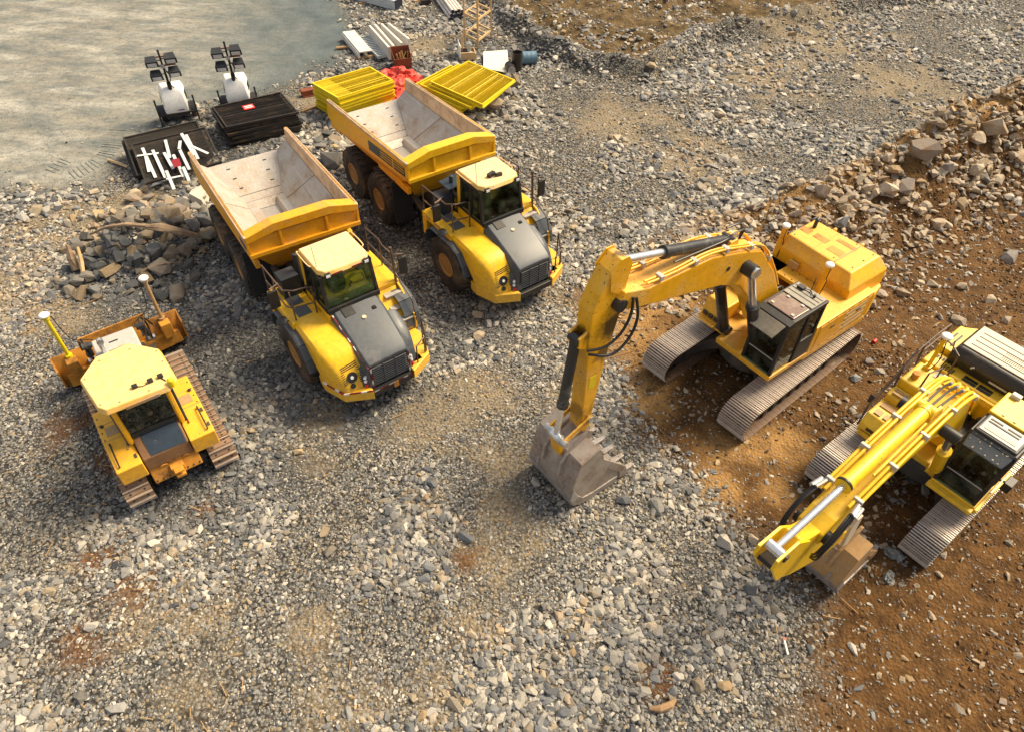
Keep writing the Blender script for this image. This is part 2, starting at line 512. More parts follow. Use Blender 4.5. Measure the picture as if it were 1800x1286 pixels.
def inside(X, Y, poly):
    r = np.zeros(X.shape, bool)
    n = len(poly)
    for i in range(n):
        x0, y0 = poly[i]; x1, y1 = poly[(i + 1) % n]
        c = ((y0 > Y) != (y1 > Y)) & (X < (x1 - x0) * (Y - y0) / (y1 - y0 + 1e-12) + x0)
        r ^= c
    return r


_perm = np.random.default_rng(3).random((256, 256))


def vnoise(X, Y, s, ox=0.0):
    x = X * s + ox + 100; y = Y * s + ox * 1.7 + 100
    xi = np.floor(x).astype(int); yi = np.floor(y).astype(int)
    fx = x - xi; fy = y - yi
    fx = fx * fx * (3 - 2 * fx); fy = fy * fy * (3 - 2 * fy)
    g = lambda a, b: _perm[a % 256, b % 256]
    return (g(xi, yi) * (1 - fx) + g(xi + 1, yi) * fx) * (1 - fy) + (g(xi, yi + 1) * (1 - fx) + g(xi + 1, yi + 1) * fx) * fy


def fbm(X, Y, s, o=4, ox=0.0):
    a = 0; w = 0.5; t = 0
    for k in range(o):
        a = a + w * vnoise(X, Y, s * 2 ** k, ox + 17.3 * k); t += w; w *= 0.55
    return a / t


def sstep(a, b, x):
    t = np.clip((x - a) / (b - a), 0, 1)
    return t * t * (3 - 2 * t)


BANK = [(4.6, 20.0), (8.5, 21.2), (12.3, 23.1), (15.8, 25.0), (20.0, 27.6), (30.0, 33.0), (60, 48)]
BERM = [(-3.0, 45.0), (-0.6, 40.2), (1.3, 36.4), (3.6, 34.2), (5.9, 33.6), (9.6, 38.0), (13.0, 39.5), (18.5, 43.0), (40, 52)]
SMOOTH = [(-60, 20.5), (-19.1, 22.3), (-17.2, 22.5), (-15.6, 23.2), (-15.2, 25.5), (-14.6, 28.4), (-12.2, 30.2), (-10.0, 32.6), (-8.9, 34.5), (-8.5, 37.2), (-10.2, 42.4), (-16, 60), (-60, 60)]
SOIL = [(1.9, 17.2), (3.6, 18.6), (5.8, 20.2), (8.5, 21.5), (12.3, 23.3), (15.8, 25.2), (20, 27.8), (30, 33.2), (60, 30), (60, 0), (5.6, 0), (6.0, 4.4), (6.6, 5.6), (6.9, 7.2), (6.0, 8.6), (4.9, 9.7), (3.7, 11.6), (3.4, 13.0), (2.6, 14.6)]
PIT = [(-0.3, 41.5), (1.6, 37.6), (3.8, 35.4), (5.8, 34.9), (9.2, 39.3), (13.0, 41.0), (18, 44.3), (40, 54), (40, 70), (-6, 70)]


def soft_mask(X, Y, poly, w, ns=0.55, na=1.2, ox=0.0):
    d, _, _ = seg_dist(X, Y, poly + [poly[0]])
    s = np.where(inside(X, Y, poly), d, -d)
    s = s + (fbm(X, Y, ns, 4, ox) - 0.5) * na * 2
    return sstep(-w, w, s)


def height(X, Y):
    X = np.asarray(X, float); Y = np.asarray(Y, float)
    h = (fbm(X, Y, 0.25, 3) - 0.5) * 0.12
    d, side, t = seg_dist(X, Y, BANK)
    top = 0.35 + 2.25 * sstep(0.05, 0.6, t)
    bump_ = 0.75 + 0.5 * fbm(X, Y, 0.8, 3, 5.0)
    near = np.where(side > 0, 1.3, 3.6 + 1.5 * t)
    up = (1 - sstep(0, 1, d / near))
    h = h + top * bump_ * up + up * np.minimum(t * 4, 1) * ((fbm(X, Y, 1.3, 4, 41.0) - 0.5) * 0.7)
    d, side, t = seg_dist(X, Y, BERM)
    near = np.where(side > 0, 1.2, 1.1)
    h = h + 0.75 * (0.5 + 1.0 * fbm(X, Y, 0.9, 3, 9.0)) * (1 - sstep(0, 1, d / near))
    h = h + (1 - sstep(0.3, 1.0, d / 4.5)) * 0.0
    pit = soft_mask(X, Y, PIT, 0.6, 0.5, 0.3, 3.0)
    h = h - 0.5 * pit + pit * (fbm(X, Y, 0.7, 4, 2.0) - 0.5) * 0.9
    for cx, cy, rx, ry, hh in ((-12.2, 19.4, 2.6, 2.5, 1.15), (-7.3, 25.3, 1.6, 1.1, 0.35), (-1.0, 29.8, 1.7, 0.8, 0.35)):
        q = np.hypot((X - cx) / rx, (Y - cy) / ry)
        h = h + hh * (1 - sstep(0, 1, q))
    for a in MACH:                                          # level pads where the machines stand
        q = np.hypot(X - a[0], Y - a[1])
        h = h * sstep(a[2] * 0.75, a[2] * 1.5, q)
    h = h + (fbm(X, Y, 1.6, 3, 4.0) - 0.5) * 0.07
    return h


MACH = [(6.84, 14.33, 3.4), (10.39, 10.72, 3.4), (-8.92, 11.16, 3.0), (-4.6, 14.4, 2.6), (-7.6, 18.9, 2.6), (-0.8, 18.3, 2.6), (-4.2, 23.2, 2.8), (-14.2, 27.6, 1.5), (-12.2, 28.9, 1.5), (-7, 29.5, 2.0), (6.2, 8.6, 1.2)]

SMP = [(p[0], p[1]) for p in SMOOTH]


def masks(X, Y):
    soil = soft_mask(X, Y, SOIL, 0.9, 0.5, 0.8, 1.0)
    dB, sB, tB = seg_dist(X, Y, BANK)
    crest = (1 - sstep(0.2, 1.6, dB)) * sstep(0.0, 0.15, tB)
    soil = np.clip(np.maximum(soil, crest * sstep(0.35, 0.6, fbm(X, Y, 0.9, 3, 8.0) + 0.15)), 0, 1)
    smooth = soft_mask(X, Y, SMP, 1.0, 0.7, 0.9, 2.0)
    pit = soft_mask(X, Y, PIT, 0.8, 0.6, 0.6, 3.0)
    # patches of rust coloured and sandy earth showing through the gravel
    rust = np.zeros(X.shape); sand = np.zeros(X.shape)
    for cx, cy, r in ((-9.2, 7.6, 0.55), (-8.2, 7.0, 0.5), (-8.7, 5.6, 0.5), (-9.9, 10.4, 0.7), (-11.6, 11.4, 0.6), (-0.95, 7.9, 0.35), (-7.3, 9.0, 0.3), (-10.2, 12.8, 0.5), (3.0, 5.4, 0.4)):
        q = np.hypot(X - cx, (Y - cy)) / r
        rust = np.maximum(rust, 1 - sstep(0.2, 1.4, q + (fbm(X, Y, 1.8, 4, 6.0) - 0.5) * 1.8))
    for cx, cy, r in ((-0.5, 7.8, 1.1), (-0.9, 6.3, 0.9), (-0.2, 10.6, 0.8), (-1.2, 5.2, 0.8), (-0.3, 9.3, 0.7), (0.6, 8.2, 0.6), (1.7, 6.3, 0.8), (-3.0, 4.6, 0.9), (-7.0, 6.6, 1.0), (-1.9, 9.5, 0.7), (-2.3, 11.9, 1.2), (-4.0, 6.2, 0.7), (-1.1, 4.8, 0.5), (-15.5, 19.5, 2.0), (-14.0, 21.0, 1.6), (2.2, 16.5, 1.4), (-17.5, 17.0, 2.6), (-13.5, 16.0, 1.2), (7.0, 26, 2.2), (12, 33.5, 2.6), (16, 38.5, 3.5), (4, 29, 2), (-11.2, 29.6, 0.9), (-9.0, 30.0, 1.2), (-4.5, 36.2, 1.2), (18, 33, 3), (-5.0, 11.5, 1.1), (-1.0, 13.0, 0.9), (1.5, 12.6, 0.8), (-6.0, 5.0, 0.8)):
        q = np.hypot(X - cx, (Y - cy)) / r
        sand = np.maximum(sand, 1 - sstep(0.2, 1.4, q + (fbm(X, Y, 1.0, 4, 7.0) - 0.5) * 2.2))
    return soil, smooth, pit, rust, sand


def dark_gravel(X, Y):
    """darker, finer stone round dozer and trucks; the dark is partly painted shade"""
    r = np.zeros(X.shape)
    for cx, cy, q0, q1 in ((-7.6, 14.6, 3.2, 3.6), (-10.5, 14.0, 3.0, 2.4), (-4.2, 12.4, 3.4, 1.5), (-7.2, 9.8, 2.2, 1.8), (-4.2, 20.0, 2.6, 3.6), (-9.2, 20.0, 1.6, 4.0), (-10.5, 24.5, 2.2, 1.8), (-12.0, 17.0, 2.8, 1.4), (-1.8, 15.2, 1.6, 1.4), (0.8, 36.0, 3, 2), (-6.5, 33.6, 2.5, 1.2)):
        q = np.hypot((X - cx) / q0, (Y - cy) / q1)
        r = np.maximum(r, 1 - sstep(0.45, 1.25, q + (fbm(X, Y, 0.8, 4, 24.0) - 0.5) * 1.3))
    return r


def pale_soil(X, Y):
    """paler soil in front of the raised boom and along the lip of the bank"""
    r = np.zeros(X.shape)
    for cx, cy, q0, q1 in ((3.4, 15.6, 1.7, 2.6), (4.6, 17.2, 1.6, 1.3), (3.6, 12.8, 0.9, 1.2), (6.3, 11.2, 1.8, 1.0), (5.2, 9.9, 0.9, 0.8), (6.6, 9.9, 0.8, 0.6)):
        q = np.hypot((X - cx) / q0, (Y - cy) / q1)
        r = np.maximum(r, 1 - sstep(0.3, 1.3, q + (fbm(X, Y, 0.8, 4, 14.0) - 0.5) * 1.4))
    d, s, t = seg_dist(X, Y, BANK)
    return np.maximum(r, (1 - sstep(0.2, 1.5, d + (fbm(X, Y, 1.1, 3, 15.0) - 0.5))) * 0.8)


def grid_axis(lo, hi, step, outer):
    a = list(np.arange(lo, hi + 1e-6, step))
    s = step
    x = hi
    while x < outer:
        s *= 1.35; x += s; a.append(x)
    s = step; x = lo; b = []
    while x > -outer:
        s *= 1.35; x -= s; b.append(x)
    return np.array(b[::-1] + a)


def make_ground():
    ax = grid_axis(-32, 32, 0.16, 400)
    ay = grid_axis(2.5, 48, 0.16, 400)
    X, Y = np.meshgrid(ax, ay)
    Z = height(X, Y)
    ny, nx = X.shape
    me = bpy.data.meshes.new('ground')
    me.vertices.add(nx * ny)
    co = np.stack([X, Y, Z], -1).reshape(-1, 3).astype(np.float32)
    me.vertices.foreach_set('co', co.ravel())
    i = (np.arange(ny - 1)[:, None] * nx + np.arange(nx - 1)[None]).ravel()
    q = np.stack([i, i + 1, i + nx + 1, i + nx], 1).astype(np.int32)
    me.loops.add(q.size); me.polygons.add(len(q))
    me.loops.foreach_set('vertex_index', q.ravel())
    me.polygons.foreach_set('loop_start', np.arange(0, q.size, 4, dtype=np.int32))
    me.polygons.foreach_set('use_smooth', np.ones(len(q), bool))
    me.update(calc_edges=True)
    me.validate()
    for nm, a in zip(('soil', 'smooth', 'pit', 'rust', 'sand', 'pale', 'dark'), masks(X, Y) + (pale_soil(X, Y), dark_gravel(X, Y))):
        at = me.attributes.new(nm, 'FLOAT', 'POINT')
        at.data.foreach_set('value', a.astype(np.float32).ravel())
    m, nt, b = nt_new('ground_earth')
    g = nt.nodes.new('ShaderNodeNewGeometry')
    P = g.outputs['Position']
    att = {}
    for nm in ('soil', 'smooth', 'pit', 'rust', 'sand', 'pale', 'dark'):
        a = nt.nodes.new('ShaderNodeAttribute'); a.attribute_name = nm
        att[nm] = a.outputs['Fac']
    n_lo = noise(nt, P, 0.35, 6, 0.6)
    n_mid = noise(nt, P, 2.2, 6, 0.65)
    n_hi = noise(nt, P, 14.0, 4, 0.65)
    vo = nt.nodes.new('ShaderNodeTexVoronoi')
    vo.inputs['Scale'].default_value = 13.0
    vo.inputs['Randomness'].default_value = 1.0
    nt.links.new(P, vo.inputs['Vector'])
    vs = nt.nodes.new('ShaderNodeSeparateColor')
    nt.links.new(vo.outputs['Color'], vs.inputs[0])
    # fine gravel: small stones in mixed greys with dark gaps
    st = mixc(nt, vs.outputs[0], (0.045, 0.049, 0.056), (0.29, 0.28, 0.255))
    st = mixc(nt, ramp(nt, vs.outputs[1], 0.75, 0.95), st, (0.30, 0.23, 0.14))
    grav = mixc(nt, ramp(nt, vo.outputs['Distance'], 0.35, 0.75), st, (0.030, 0.028, 0.025))
    grav = mixc(nt, ramp(nt, n_mid, 0.35, 0.75, 0.0, 0.5), grav, (0.075, 0.068, 0.056))
    grav = mixc(nt, math_(nt, 'MULTIPLY', att['dark'], 0.7), grav, mixc(nt, ramp(nt, vs.outputs[0], 0.3, 0.9), (0.028, 0.030, 0.033), (0.12, 0.122, 0.125)))  # darker stone tone, with some shade of the machines mixed in
    soil = mixc(nt, ramp(nt, n_mid, 0.3, 0.7), (0.050, 0.025, 0.009), (0.135, 0.068, 0.022))
    soil = mixc(nt, ramp(nt, n_hi, 0.55, 0.75, 0.0, 0.7), soil, (0.24, 0.15, 0.065))
    soil = mixc(nt, math_(nt, 'MULTIPLY', att['pale'], ramp(nt, n_mid, 0.25, 0.7, 0.4, 1.0)), soil, (0.36, 0.21, 0.078))
    soil = mixc(nt, ramp(nt, n_lo, 0.5, 0.75, 0.0, 0.5), soil, (0.17, 0.092, 0.032))
    n_s = noise(nt, P, 0.55, 8, 0.68)
    smo = mixc(nt, ramp(nt, n_s, 0.3, 0.7), (0.062, 0.086, 0.096), (0.125, 0.148, 0.156))
    mp = nt.nodes.new('ShaderNodeMapping')
    mp.inputs['Rotation'].default_value = (0, 0, 0.45)
    mp.inputs['Scale'].default_value = (0.55, 1.25, 1)
    nt.links.new(P, mp.inputs[0])
    drag = noise(nt, mp.outputs[0], 1.1, 9, 0.72)
    sep = nt.nodes.new('ShaderNodeSeparateXYZ')
    nt.links.new(P, sep.inputs[0])
    edge = math_(nt, 'ADD', sep.outputs[0], math_(nt, 'MULTIPLY', math_(nt, 'SUBTRACT', noise(nt, P, 0.16, 4), 0.5), 14.0))
    worn_w = math_(nt, 'MULTIPLY', ramp(nt, edge, -10.0, -17.5), ramp(nt, drag, 0.30, 0.70, 0.10, 0.85))
    smo = mixc(nt, worn_w, smo, (0.30, 0.275, 0.225))
    smo = mixc(nt, math_(nt, 'MULTIPLY', ramp(nt, edge, -10.0, -20.0), ramp(nt, noise(nt, mp.outputs[0], 0.5, 8, 0.7), 0.44, 0.68, 0.0, 0.65)), smo, (0.46, 0.445, 0.395))
    smo = mixc(nt, ramp(nt, noise(nt, P, 5.0, 5, 0.7), 0.46, 0.7, 0.0, 0.6), smo, (0.082, 0.092, 0.096))
    rust = mixc(nt, n_mid, (0.085, 0.034, 0.012), (0.21, 0.10, 0.035))
    sand = mixc(nt, n_mid, (0.22, 0.165, 0.10), (0.37, 0.295, 0.185))
    pitc = mixc(nt, ramp(nt, n_mid, 0.3, 0.75), (0.052, 0.034, 0.016), (0.18, 0.122, 0.055))
    speck = ramp(nt, n_hi, 0.38, 0.6, 0.35, 1.0)
    c = mixc(nt, math_(nt, 'MULTIPLY', att['sand'], math_(nt, 'MULTIPLY', speck, 0.7)), grav, sand)
    c = mixc(nt, att['soil'], c, soil)
    c = mixc(nt, att['pit'], c, pitc)
    c = mixc(nt, math_(nt, 'MULTIPLY', att['rust'], speck), c, rust)
    c = mixc(nt, att['smooth'], c, smo)
    nt.links.new(c, b.inputs['Base Color'])
    b.inputs['Roughness'].default_value = 0.92
    b.inputs['Specular IOR Level'].default_value = 0.2
    hgt = math_(nt, 'ADD', math_(nt, 'MULTIPLY', n_hi, 0.8), math_(nt, 'MULTIPLY', n_mid, 1.4))
    hgt = math_(nt, 'SUBTRACT', hgt, math_(nt, 'MULTIPLY', vo.outputs['Distance'], math_(nt, 'SUBTRACT', 0.8, math_(nt, 'MULTIPLY', att['smooth'], 0.75))))
    bump(nt, b, hgt, 0.8, 0.06)
    me.materials.append(m)
    o = bpy.data.objects.new('ground', me)
    COL.objects.link(o)
    tag(o, 'quarry floor of grey gravel, brown soil and compacted grey hardstanding', 'ground', kind='structure')
    return o


GROUND = make_ground()


# ------------------------------------------------------------------ stones
def stone_material(name, cols, dirt, dirt_amt):
    m, nt, b = nt_new(name)
    oi = nt.nodes.new('ShaderNodeObjectInfo')
    cr = nt.nodes.new('ShaderNodeValToRGB')
    el = cr.color_ramp.elements
    while len(el) < len(cols):
        el.new(0.5)
    for k, (e, c) in enumerate(zip(el, cols)):
        e.position = k / (len(cols) - 1)
        e.color = (*c, 1)
    nt.links.new(oi.outputs['Random'], cr.inputs[0])
    tc = nt.nodes.new('ShaderNodeTexCoord')
    n1 = noise(nt, tc.outputs['Object'], 2.3, 5, 0.65)
    n2 = noise(nt, tc.outputs['Object'], 9.0, 4, 0.65)
    c = mixc(nt, ramp(nt, n2, 0.3, 0.7), mixc(nt, 0.25, cr.outputs[0], (0.05, 0.05, 0.05)), cr.outputs[0])
    c = mixc(nt, ramp(nt, n1, 0.65 - dirt_amt * 0.3, 0.75, 0.0, 0.8), c, dirt)
    # patches of the yard where the same stones carry more earth
    g = nt.nodes.new('ShaderNodeNewGeometry')
    ln = noise(nt, oi.outputs['Location'], 0.42, 4, 0.6)
    c = mixc(nt, ramp(nt, ln, 0.52, 0.72, 0.0, 0.16), c, (0.40, 0.29, 0.15))
    nt.links.new(c, b.inputs['Base Color'])
    b.inputs['Roughness'].default_value = 0.8
    b.inputs['Specular IOR Level'].default_value = 0.3
    bump(nt, b, n2, 0.25, 0.06)
    return m


MAT['stone'] = stone_material('stone', [(0.075, 0.08, 0.09), (0.17, 0.175, 0.18), (0.31, 0.295, 0.265), (0.42, 0.385, 0.32), (0.11, 0.118, 0.13), (0.52, 0.48, 0.405), (0.22, 0.225, 0.23), (0.13, 0.138, 0.15), (0.40, 0.32, 0.21), (0.085, 0.088, 0.095), (0.60, 0.55, 0.47), (0.26, 0.26, 0.255)], (0.17, 0.15, 0.12), 0.25)
MAT['clod'] = stone_material('clod', [(0.06, 0.03, 0.011), (0.13, 0.066, 0.022), (0.09, 0.045, 0.016), (0.20, 0.11, 0.04), (0.075, 0.042, 0.02)], (0.17, 0.09, 0.03), 0.5)
MAT['stone_slate'] = stone_material('stone_slate', [(0.055, 0.060, 0.067), (0.10, 0.105, 0.11), (0.15, 0.15, 0.15), (0.20, 0.20, 0.195), (0.075, 0.082, 0.092), (0.26, 0.25, 0.235), (0.12, 0.125, 0.135), (0.17, 0.155, 0.13)], (0.12, 0.105, 0.085), 0.3)
MAT['stone_warm'] = stone_material('stone_warm', [(0.30, 0.25, 0.19), (0.44, 0.36, 0.26), (0.26, 0.20, 0.14), (0.50, 0.42, 0.31), (0.36, 0.31, 0.26), (0.34, 0.24, 0.13), (0.22, 0.20, 0.19), (0.48, 0.36, 0.20)], (0.26, 0.14, 0.05), 0.6)
MAT['stone_dark'] = stone_material('stone_dark', [(0.05, 0.055, 0.06), (0.10, 0.108, 0.115), (0.20, 0.17, 0.13), (0.14, 0.148, 0.155), (0.25, 0.20, 0.14), (0.075, 0.082, 0.092), (0.28, 0.20, 0.11), (0.20, 0.21, 0.22)], (0.22, 0.15, 0.08), 0.25)


def rock_mesh(seed, npts=14, flat=0.6, mat='stone', name='rock', boxy=0.0):
    r = random.Random(seed)
    bm = bmesh.new()
    for k in range(npts):
        while True:
            p = Vector((r.uniform(-1, 1), r.uniform(-1, 1), r.uniform(-1, 1)))
            if 0.2 < p.length < 1:
                break
        p.normalize()
        if boxy:
            q = Vector([max(-0.72, min(0.72, c * 1.25)) for c in p])
            p = p.lerp(q, boxy)
        p *= r.uniform(0.86, 1.06)
        bm.verts.new((p.x * 0.5, p.y * 0.5 * r.uniform(0.72, 0.9), p.z * 0.5 * flat))
    res = bmesh.ops.convex_hull(bm, input=bm.verts)
    bmesh.ops.delete(bm, geom=[e for e in res['geom_interior'] if isinstance(e, bmesh.types.BMVert)], context='VERTS')
    bmesh.ops.dissolve_limit(bm, angle_limit=math.radians(14), verts=bm.verts, edges=bm.edges)
    me = bpy.data.meshes.new(name)
    bm.to_mesh(me)
    bm.free()
    me.materials.append(MAT[mat])
    return me


def scatter(name, protos, P, rot, scl, idx, label, cat):
    me = bpy.data.meshes.new(name)
    n = len(P)
    me.vertices.add(n)
    me.vertices.foreach_set('co', P.astype(np.float32).ravel())
    for nm, a in (('rot', rot), ('scl', scl)):
        at = me.attributes.new(nm, 'FLOAT_VECTOR', 'POINT')
        at.data.foreach_set('vector', a.astype(np.float32).ravel())
    at = me.attributes.new('idx', 'INT', 'POINT')
    at.data.foreach_set('value', idx.astype(np.int32))
    o = bpy.data.objects.new(name, me)
    COL.objects.link(o)
    cl = bpy.data.collections.new(name + '_shapes')
    for k, pm in enumerate(protos):
        cl.objects.link(bpy.data.objects.new('%s_shape_%02d' % (name, k), pm))
    ng = bpy.data.node_groups.new(name, 'GeometryNodeTree')
    ng.interface.new_socket('Geometry', in_out='INPUT', socket_type='NodeSocketGeometry')
    ng.interface.new_socket('Geometry', in_out='OUTPUT', socket_type='NodeSocketGeometry')
    gi = ng.nodes.new('NodeGroupInput'); go = ng.nodes.new('NodeGroupOutput')
    iop = ng.nodes.new('GeometryNodeInstanceOnPoints')
    ci = ng.nodes.new('GeometryNodeCollectionInfo')
    ci.inputs['Collection'].default_value = cl
    ci.inputs['Separate Children'].default_value = True
    ci.inputs['Reset Children'].default_value = True
    def na(nm, t):
        a = ng.nodes.new('GeometryNodeInputNamedAttribute'); a.data_type = t
        a.inputs['Name'].default_value = nm
        return a.outputs[0]
    e2r = ng.nodes.new('FunctionNodeEulerToRotation')
    L = ng.links.new
    L(gi.outputs[0], iop.inputs['Points']); L(ci.outputs[0], iop.inputs['Instance'])
    iop.inputs['Pick Instance'].default_value = True
    L(na('idx', 'INT'), iop.inputs['Instance Index'])
    L(na('rot', 'FLOAT_VECTOR'), e2r.inputs[0]); L(e2r.outputs[0], iop.inputs['Rotation'])
    L(na('scl', 'FLOAT_VECTOR'), iop.inputs['Scale'])
    L(iop.outputs[0], go.inputs[0])
    md = o.modifiers.new('scatter', 'NODES')
    md.node_group = ng
    return tag(o, label, cat, kind='stuff')


def view_points(n, y0, y1, margin=1.5):
    """random ground points inside the wedge of ground this yard shows"""
    y = nrng.uniform(y0, y1, n * 2); w = 8.6 + (y - 4.4) * 0.56 + margin
    wmax = 8.6 + (y1 - 4.4) * 0.56 + margin
    x = nrng.uniform(-wmax, wmax, n * 2)
    k = np.abs(x - 0.3) < w
    return x[k][:n], y[k][:n]


def thin(x, y, prob):
    k = nrng.random(len(x)) < prob
    return x[k], y[k]


def make_gravel():
    protos = [rock_mesh(100 + k, 13 + (k % 4) * 2, 0.5 + 0.2 * ((k * 7) % 5) / 5, 'stone', 'stone') for k in range(14)]
    protos += [rock_mesh(200 + k, 13 + (k % 4) * 2, 0.5 + 0.2 * ((k * 7) % 5) / 5, 'stone_slate', 'stone') for k in range(8)]
    protos += [rock_mesh(250 + k, 13 + (k % 4) * 2, 0.55, 'stone_warm', 'stone') for k in range(6)]
    P = []; S = []
    def layer(n, y0, y1, smin, smax, pw, dens_fn, lift):
        x, y = view_points(n, y0, y1)
        soil, smooth, pit, rust, sand = masks(x, y)
        coarse = fbm(x, y, 0.45, 3, 12.0)
        pr = dens_fn(soil, smooth, pit, rust, sand, coarse)
        k = nrng.random(len(x)) < pr
        x, y = x[k], y[k]; co = coarse[k]
        u = nrng.random(len(x)) ** pw
        s = (smin + (smax - smin) * u) * (0.72 + 0.75 * co)
        z = height(x, y) + s * lift * nrng.uniform(-0.6, 1.0, len(x))
        P.append(np.stack([x, y, z], 1)); S.append(s)
    gd = lambda so, sm, pi, ru, sa, co: (1 - 0.965 * so) * (1 - sm) ** 1.5 * (1 - 0.72 * pi) * (1 - 0.75 * ru) * (1 - 0.66 * sa) * np.clip(0.36 + 2.6 * (co - 0.36), 0.10, 1)
    gb = lambda so, sm, pi, ru, sa, co: (1 - 0.965 * so) * (1 - sm) * (1 - 0.8 * pi) * (1 - 0.9 * ru) * (1 - 0.8 * sa) * sstep(0.42, 0.62, co)
    gs = lambda so, sm, pi, ru, sa, co: (1 - 0.86 * so) * (1 - 0.985 * sm) * (1 - 0.5 * pi) * (1 - 0.6 * ru) * (1 - 0.55 * sa)
    layer(36000, 3.6, 20, 0.12, 0.29, 2.2, gb, 0.12)      # coarse stones in clusters
    layer(34000, 20, 46, 0.17, 0.46, 2.4, gb, 0.10)
    layer(72000, 3.6, 20, 0.07, 0.155, 1.4, gd, 0.15)     # ordinary gravel
    layer(52000, 20, 46, 0.13, 0.25, 1.5, gd, 0.12)
    layer(85000, 3.6, 17, 0.040, 0.08, 1.2, gs, 0.2)     # chips between
    layer(26000, 17, 30, 0.07, 0.11, 1.2, gs, 0.2)
    P = np.concatenate(P); S = np.concatenate(S)
    n = len(P)
    rot = np.stack([nrng.normal(0, 0.3, n), nrng.normal(0, 0.3, n), nrng.uniform(0, 2 * PI, n)], 1)
    scl = np.stack([S * nrng.uniform(0.85, 1.35, n), S * nrng.uniform(0.75, 1.1, n), S * nrng.uniform(0.6, 1.0, n)], 1)
    dk = nrng.random(n) < np.maximum(0.88 * dark_gravel(P[:, 0], P[:, 1]), 0.16)  # darker stones, partly standing in for shade beside the machines
    scl = scl * np.where(dk, 0.82, 1.0)[:, None]
    scatter('gravel', protos, P, rot, scl, np.where(dk, nrng.integers(14, 22, n), np.where(nrng.random(n) < 0.5 * masks(P[:, 0], P[:, 1])[4], nrng.integers(22, 28, n), nrng.integers(0, 14, n))), 'loose broken grey stone covering the yard floor', 'gravel')
    # browner stones in the soil and on the bank
    protos = [rock_mesh(300 + k, 14, 0.6, 'stone_warm', 'stone') for k in range(8)]
    x, y = view_points(90000, 3.6, 40)
    soil, smooth, pit, rust, sand = masks(x, y)
    d, side, t = seg_dist(x, y, BANK)
    pr = soil * (0.10 + 0.9 * (1 - sstep(1.0, 6.0, d))) * sstep(0.3, 0.6, fbm(x, y, 0.7, 3, 21.0) + 0.1)
    k = nrng.random(len(x)) < pr
    x, y = x[k], y[k]
    s = 0.05 + (0.20 + 0.24 * (1 - sstep(1.0, 6.0, d[k]))) * nrng.random(len(x)) ** 2.0
    P = np.stack([x, y, height(x, y) + s * 0.08], 1)
    n = len(P)
    rot = np.stack([nrng.normal(0, 0.4, n), nrng.normal(0, 0.4, n), nrng.uniform(0, 2 * PI, n)], 1)
    scl = np.stack([s * nrng.uniform(0.85, 1.3, n), s * nrng.uniform(0.75, 1.1, n), s * nrng.uniform(0.6, 1.0, n)], 1)
    scatter('soil_stones', protos, P, rot, scl, nrng.integers(0, 8, n), 'small brown stones scattered over the bare soil', 'stones')
    # clods of earth
    protos = [rock_mesh(700 + k, 18, 0.75, 'clod', 'clod') for k in range(6)]
    x, y = view_points(120000, 3.6, 38)
    soil, smooth, pit, rust, sand = masks(x, y)
    d, side, t = seg_dist(x, y, BANK)
    cl = fbm(x, y, 0.9, 4, 51.0)
    k = nrng.random(len(x)) < np.maximum(soil, pit) * np.clip(sstep(0.42, 0.62, cl) + 0.8 * (1 - sstep(1.0, 5.0, d)), 0, 1) * (1 - 0.7 * pale_soil(x, y))
    x, y = x[k], y[k]; n = len(x)
    s = 0.03 + 0.13 * nrng.random(n) ** 2.5
    P = np.stack([x, y, height(x, y) + s * 0.05], 1)
    rot = np.stack([nrng.normal(0, 0.5, n), nrng.normal(0, 0.5, n), nrng.uniform(0, 2 * PI, n)], 1)
    scatter('soil_clods', protos, P, rot, np.stack([s, s, s * 0.8], 1), nrng.integers(0, 6, n), 'crumbling clods of brown earth over the soil', 'clods')
    # splinters of wood and straw
    mb = MB(); mb.box(-0.5, 0.5, -0.04, 0.04, -0.03, 0.03)
    tmp = mb.build('splinter', 'straw'); pm = tmp.data
    bpy.data.objects.remove(tmp)
    x, y = view_points(2400, 3.6, 34)
    soil, smooth, pit, rust, sand = masks(x, y)
    cl = fbm(x, y, 0.3, 3, 31.0)
    k = nrng.random(len(x)) < (1 - smooth) * sstep(0.48, 0.66, cl + 0.2 * rust) * 0.7
    x, y = x[k], y[k]; n = len(x)
    s = 0.12 + 0.35 * nrng.random(n) ** 2
    P = np.stack([x, y, height(x, y) + 0.05], 1)
    rot = np.stack([nrng.normal(0, 0.15, n), nrng.normal(0, 0.2, n), nrng.normal(0.8, 0.9, n)], 1)
    scatter('wood_splinters', [pm], P, rot, np.stack([s, 0.16 + 0 * s, 0.2 + 0 * s], 1), np.zeros(n), 'pale wood splinters and straw lying among the stones', 'splinters')


make_gravel()


MAT['print_grey'] = worn('print_grey', (0.20, 0.21, 0.185), (0.105, 0.125, 0.122), 0.8, 0.95, scale=0.7)
MAT['print_soil'] = worn('print_soil', (0.27, 0.15, 0.055), (0.14, 0.07, 0.02), 0.7, 0.95, scale=1.5)
MAT['print_gravel'] = worn('print_gravel', (0.25, 0.215, 0.16), (0.10, 0.09, 0.075), 0.8, 0.95, scale=6.0)


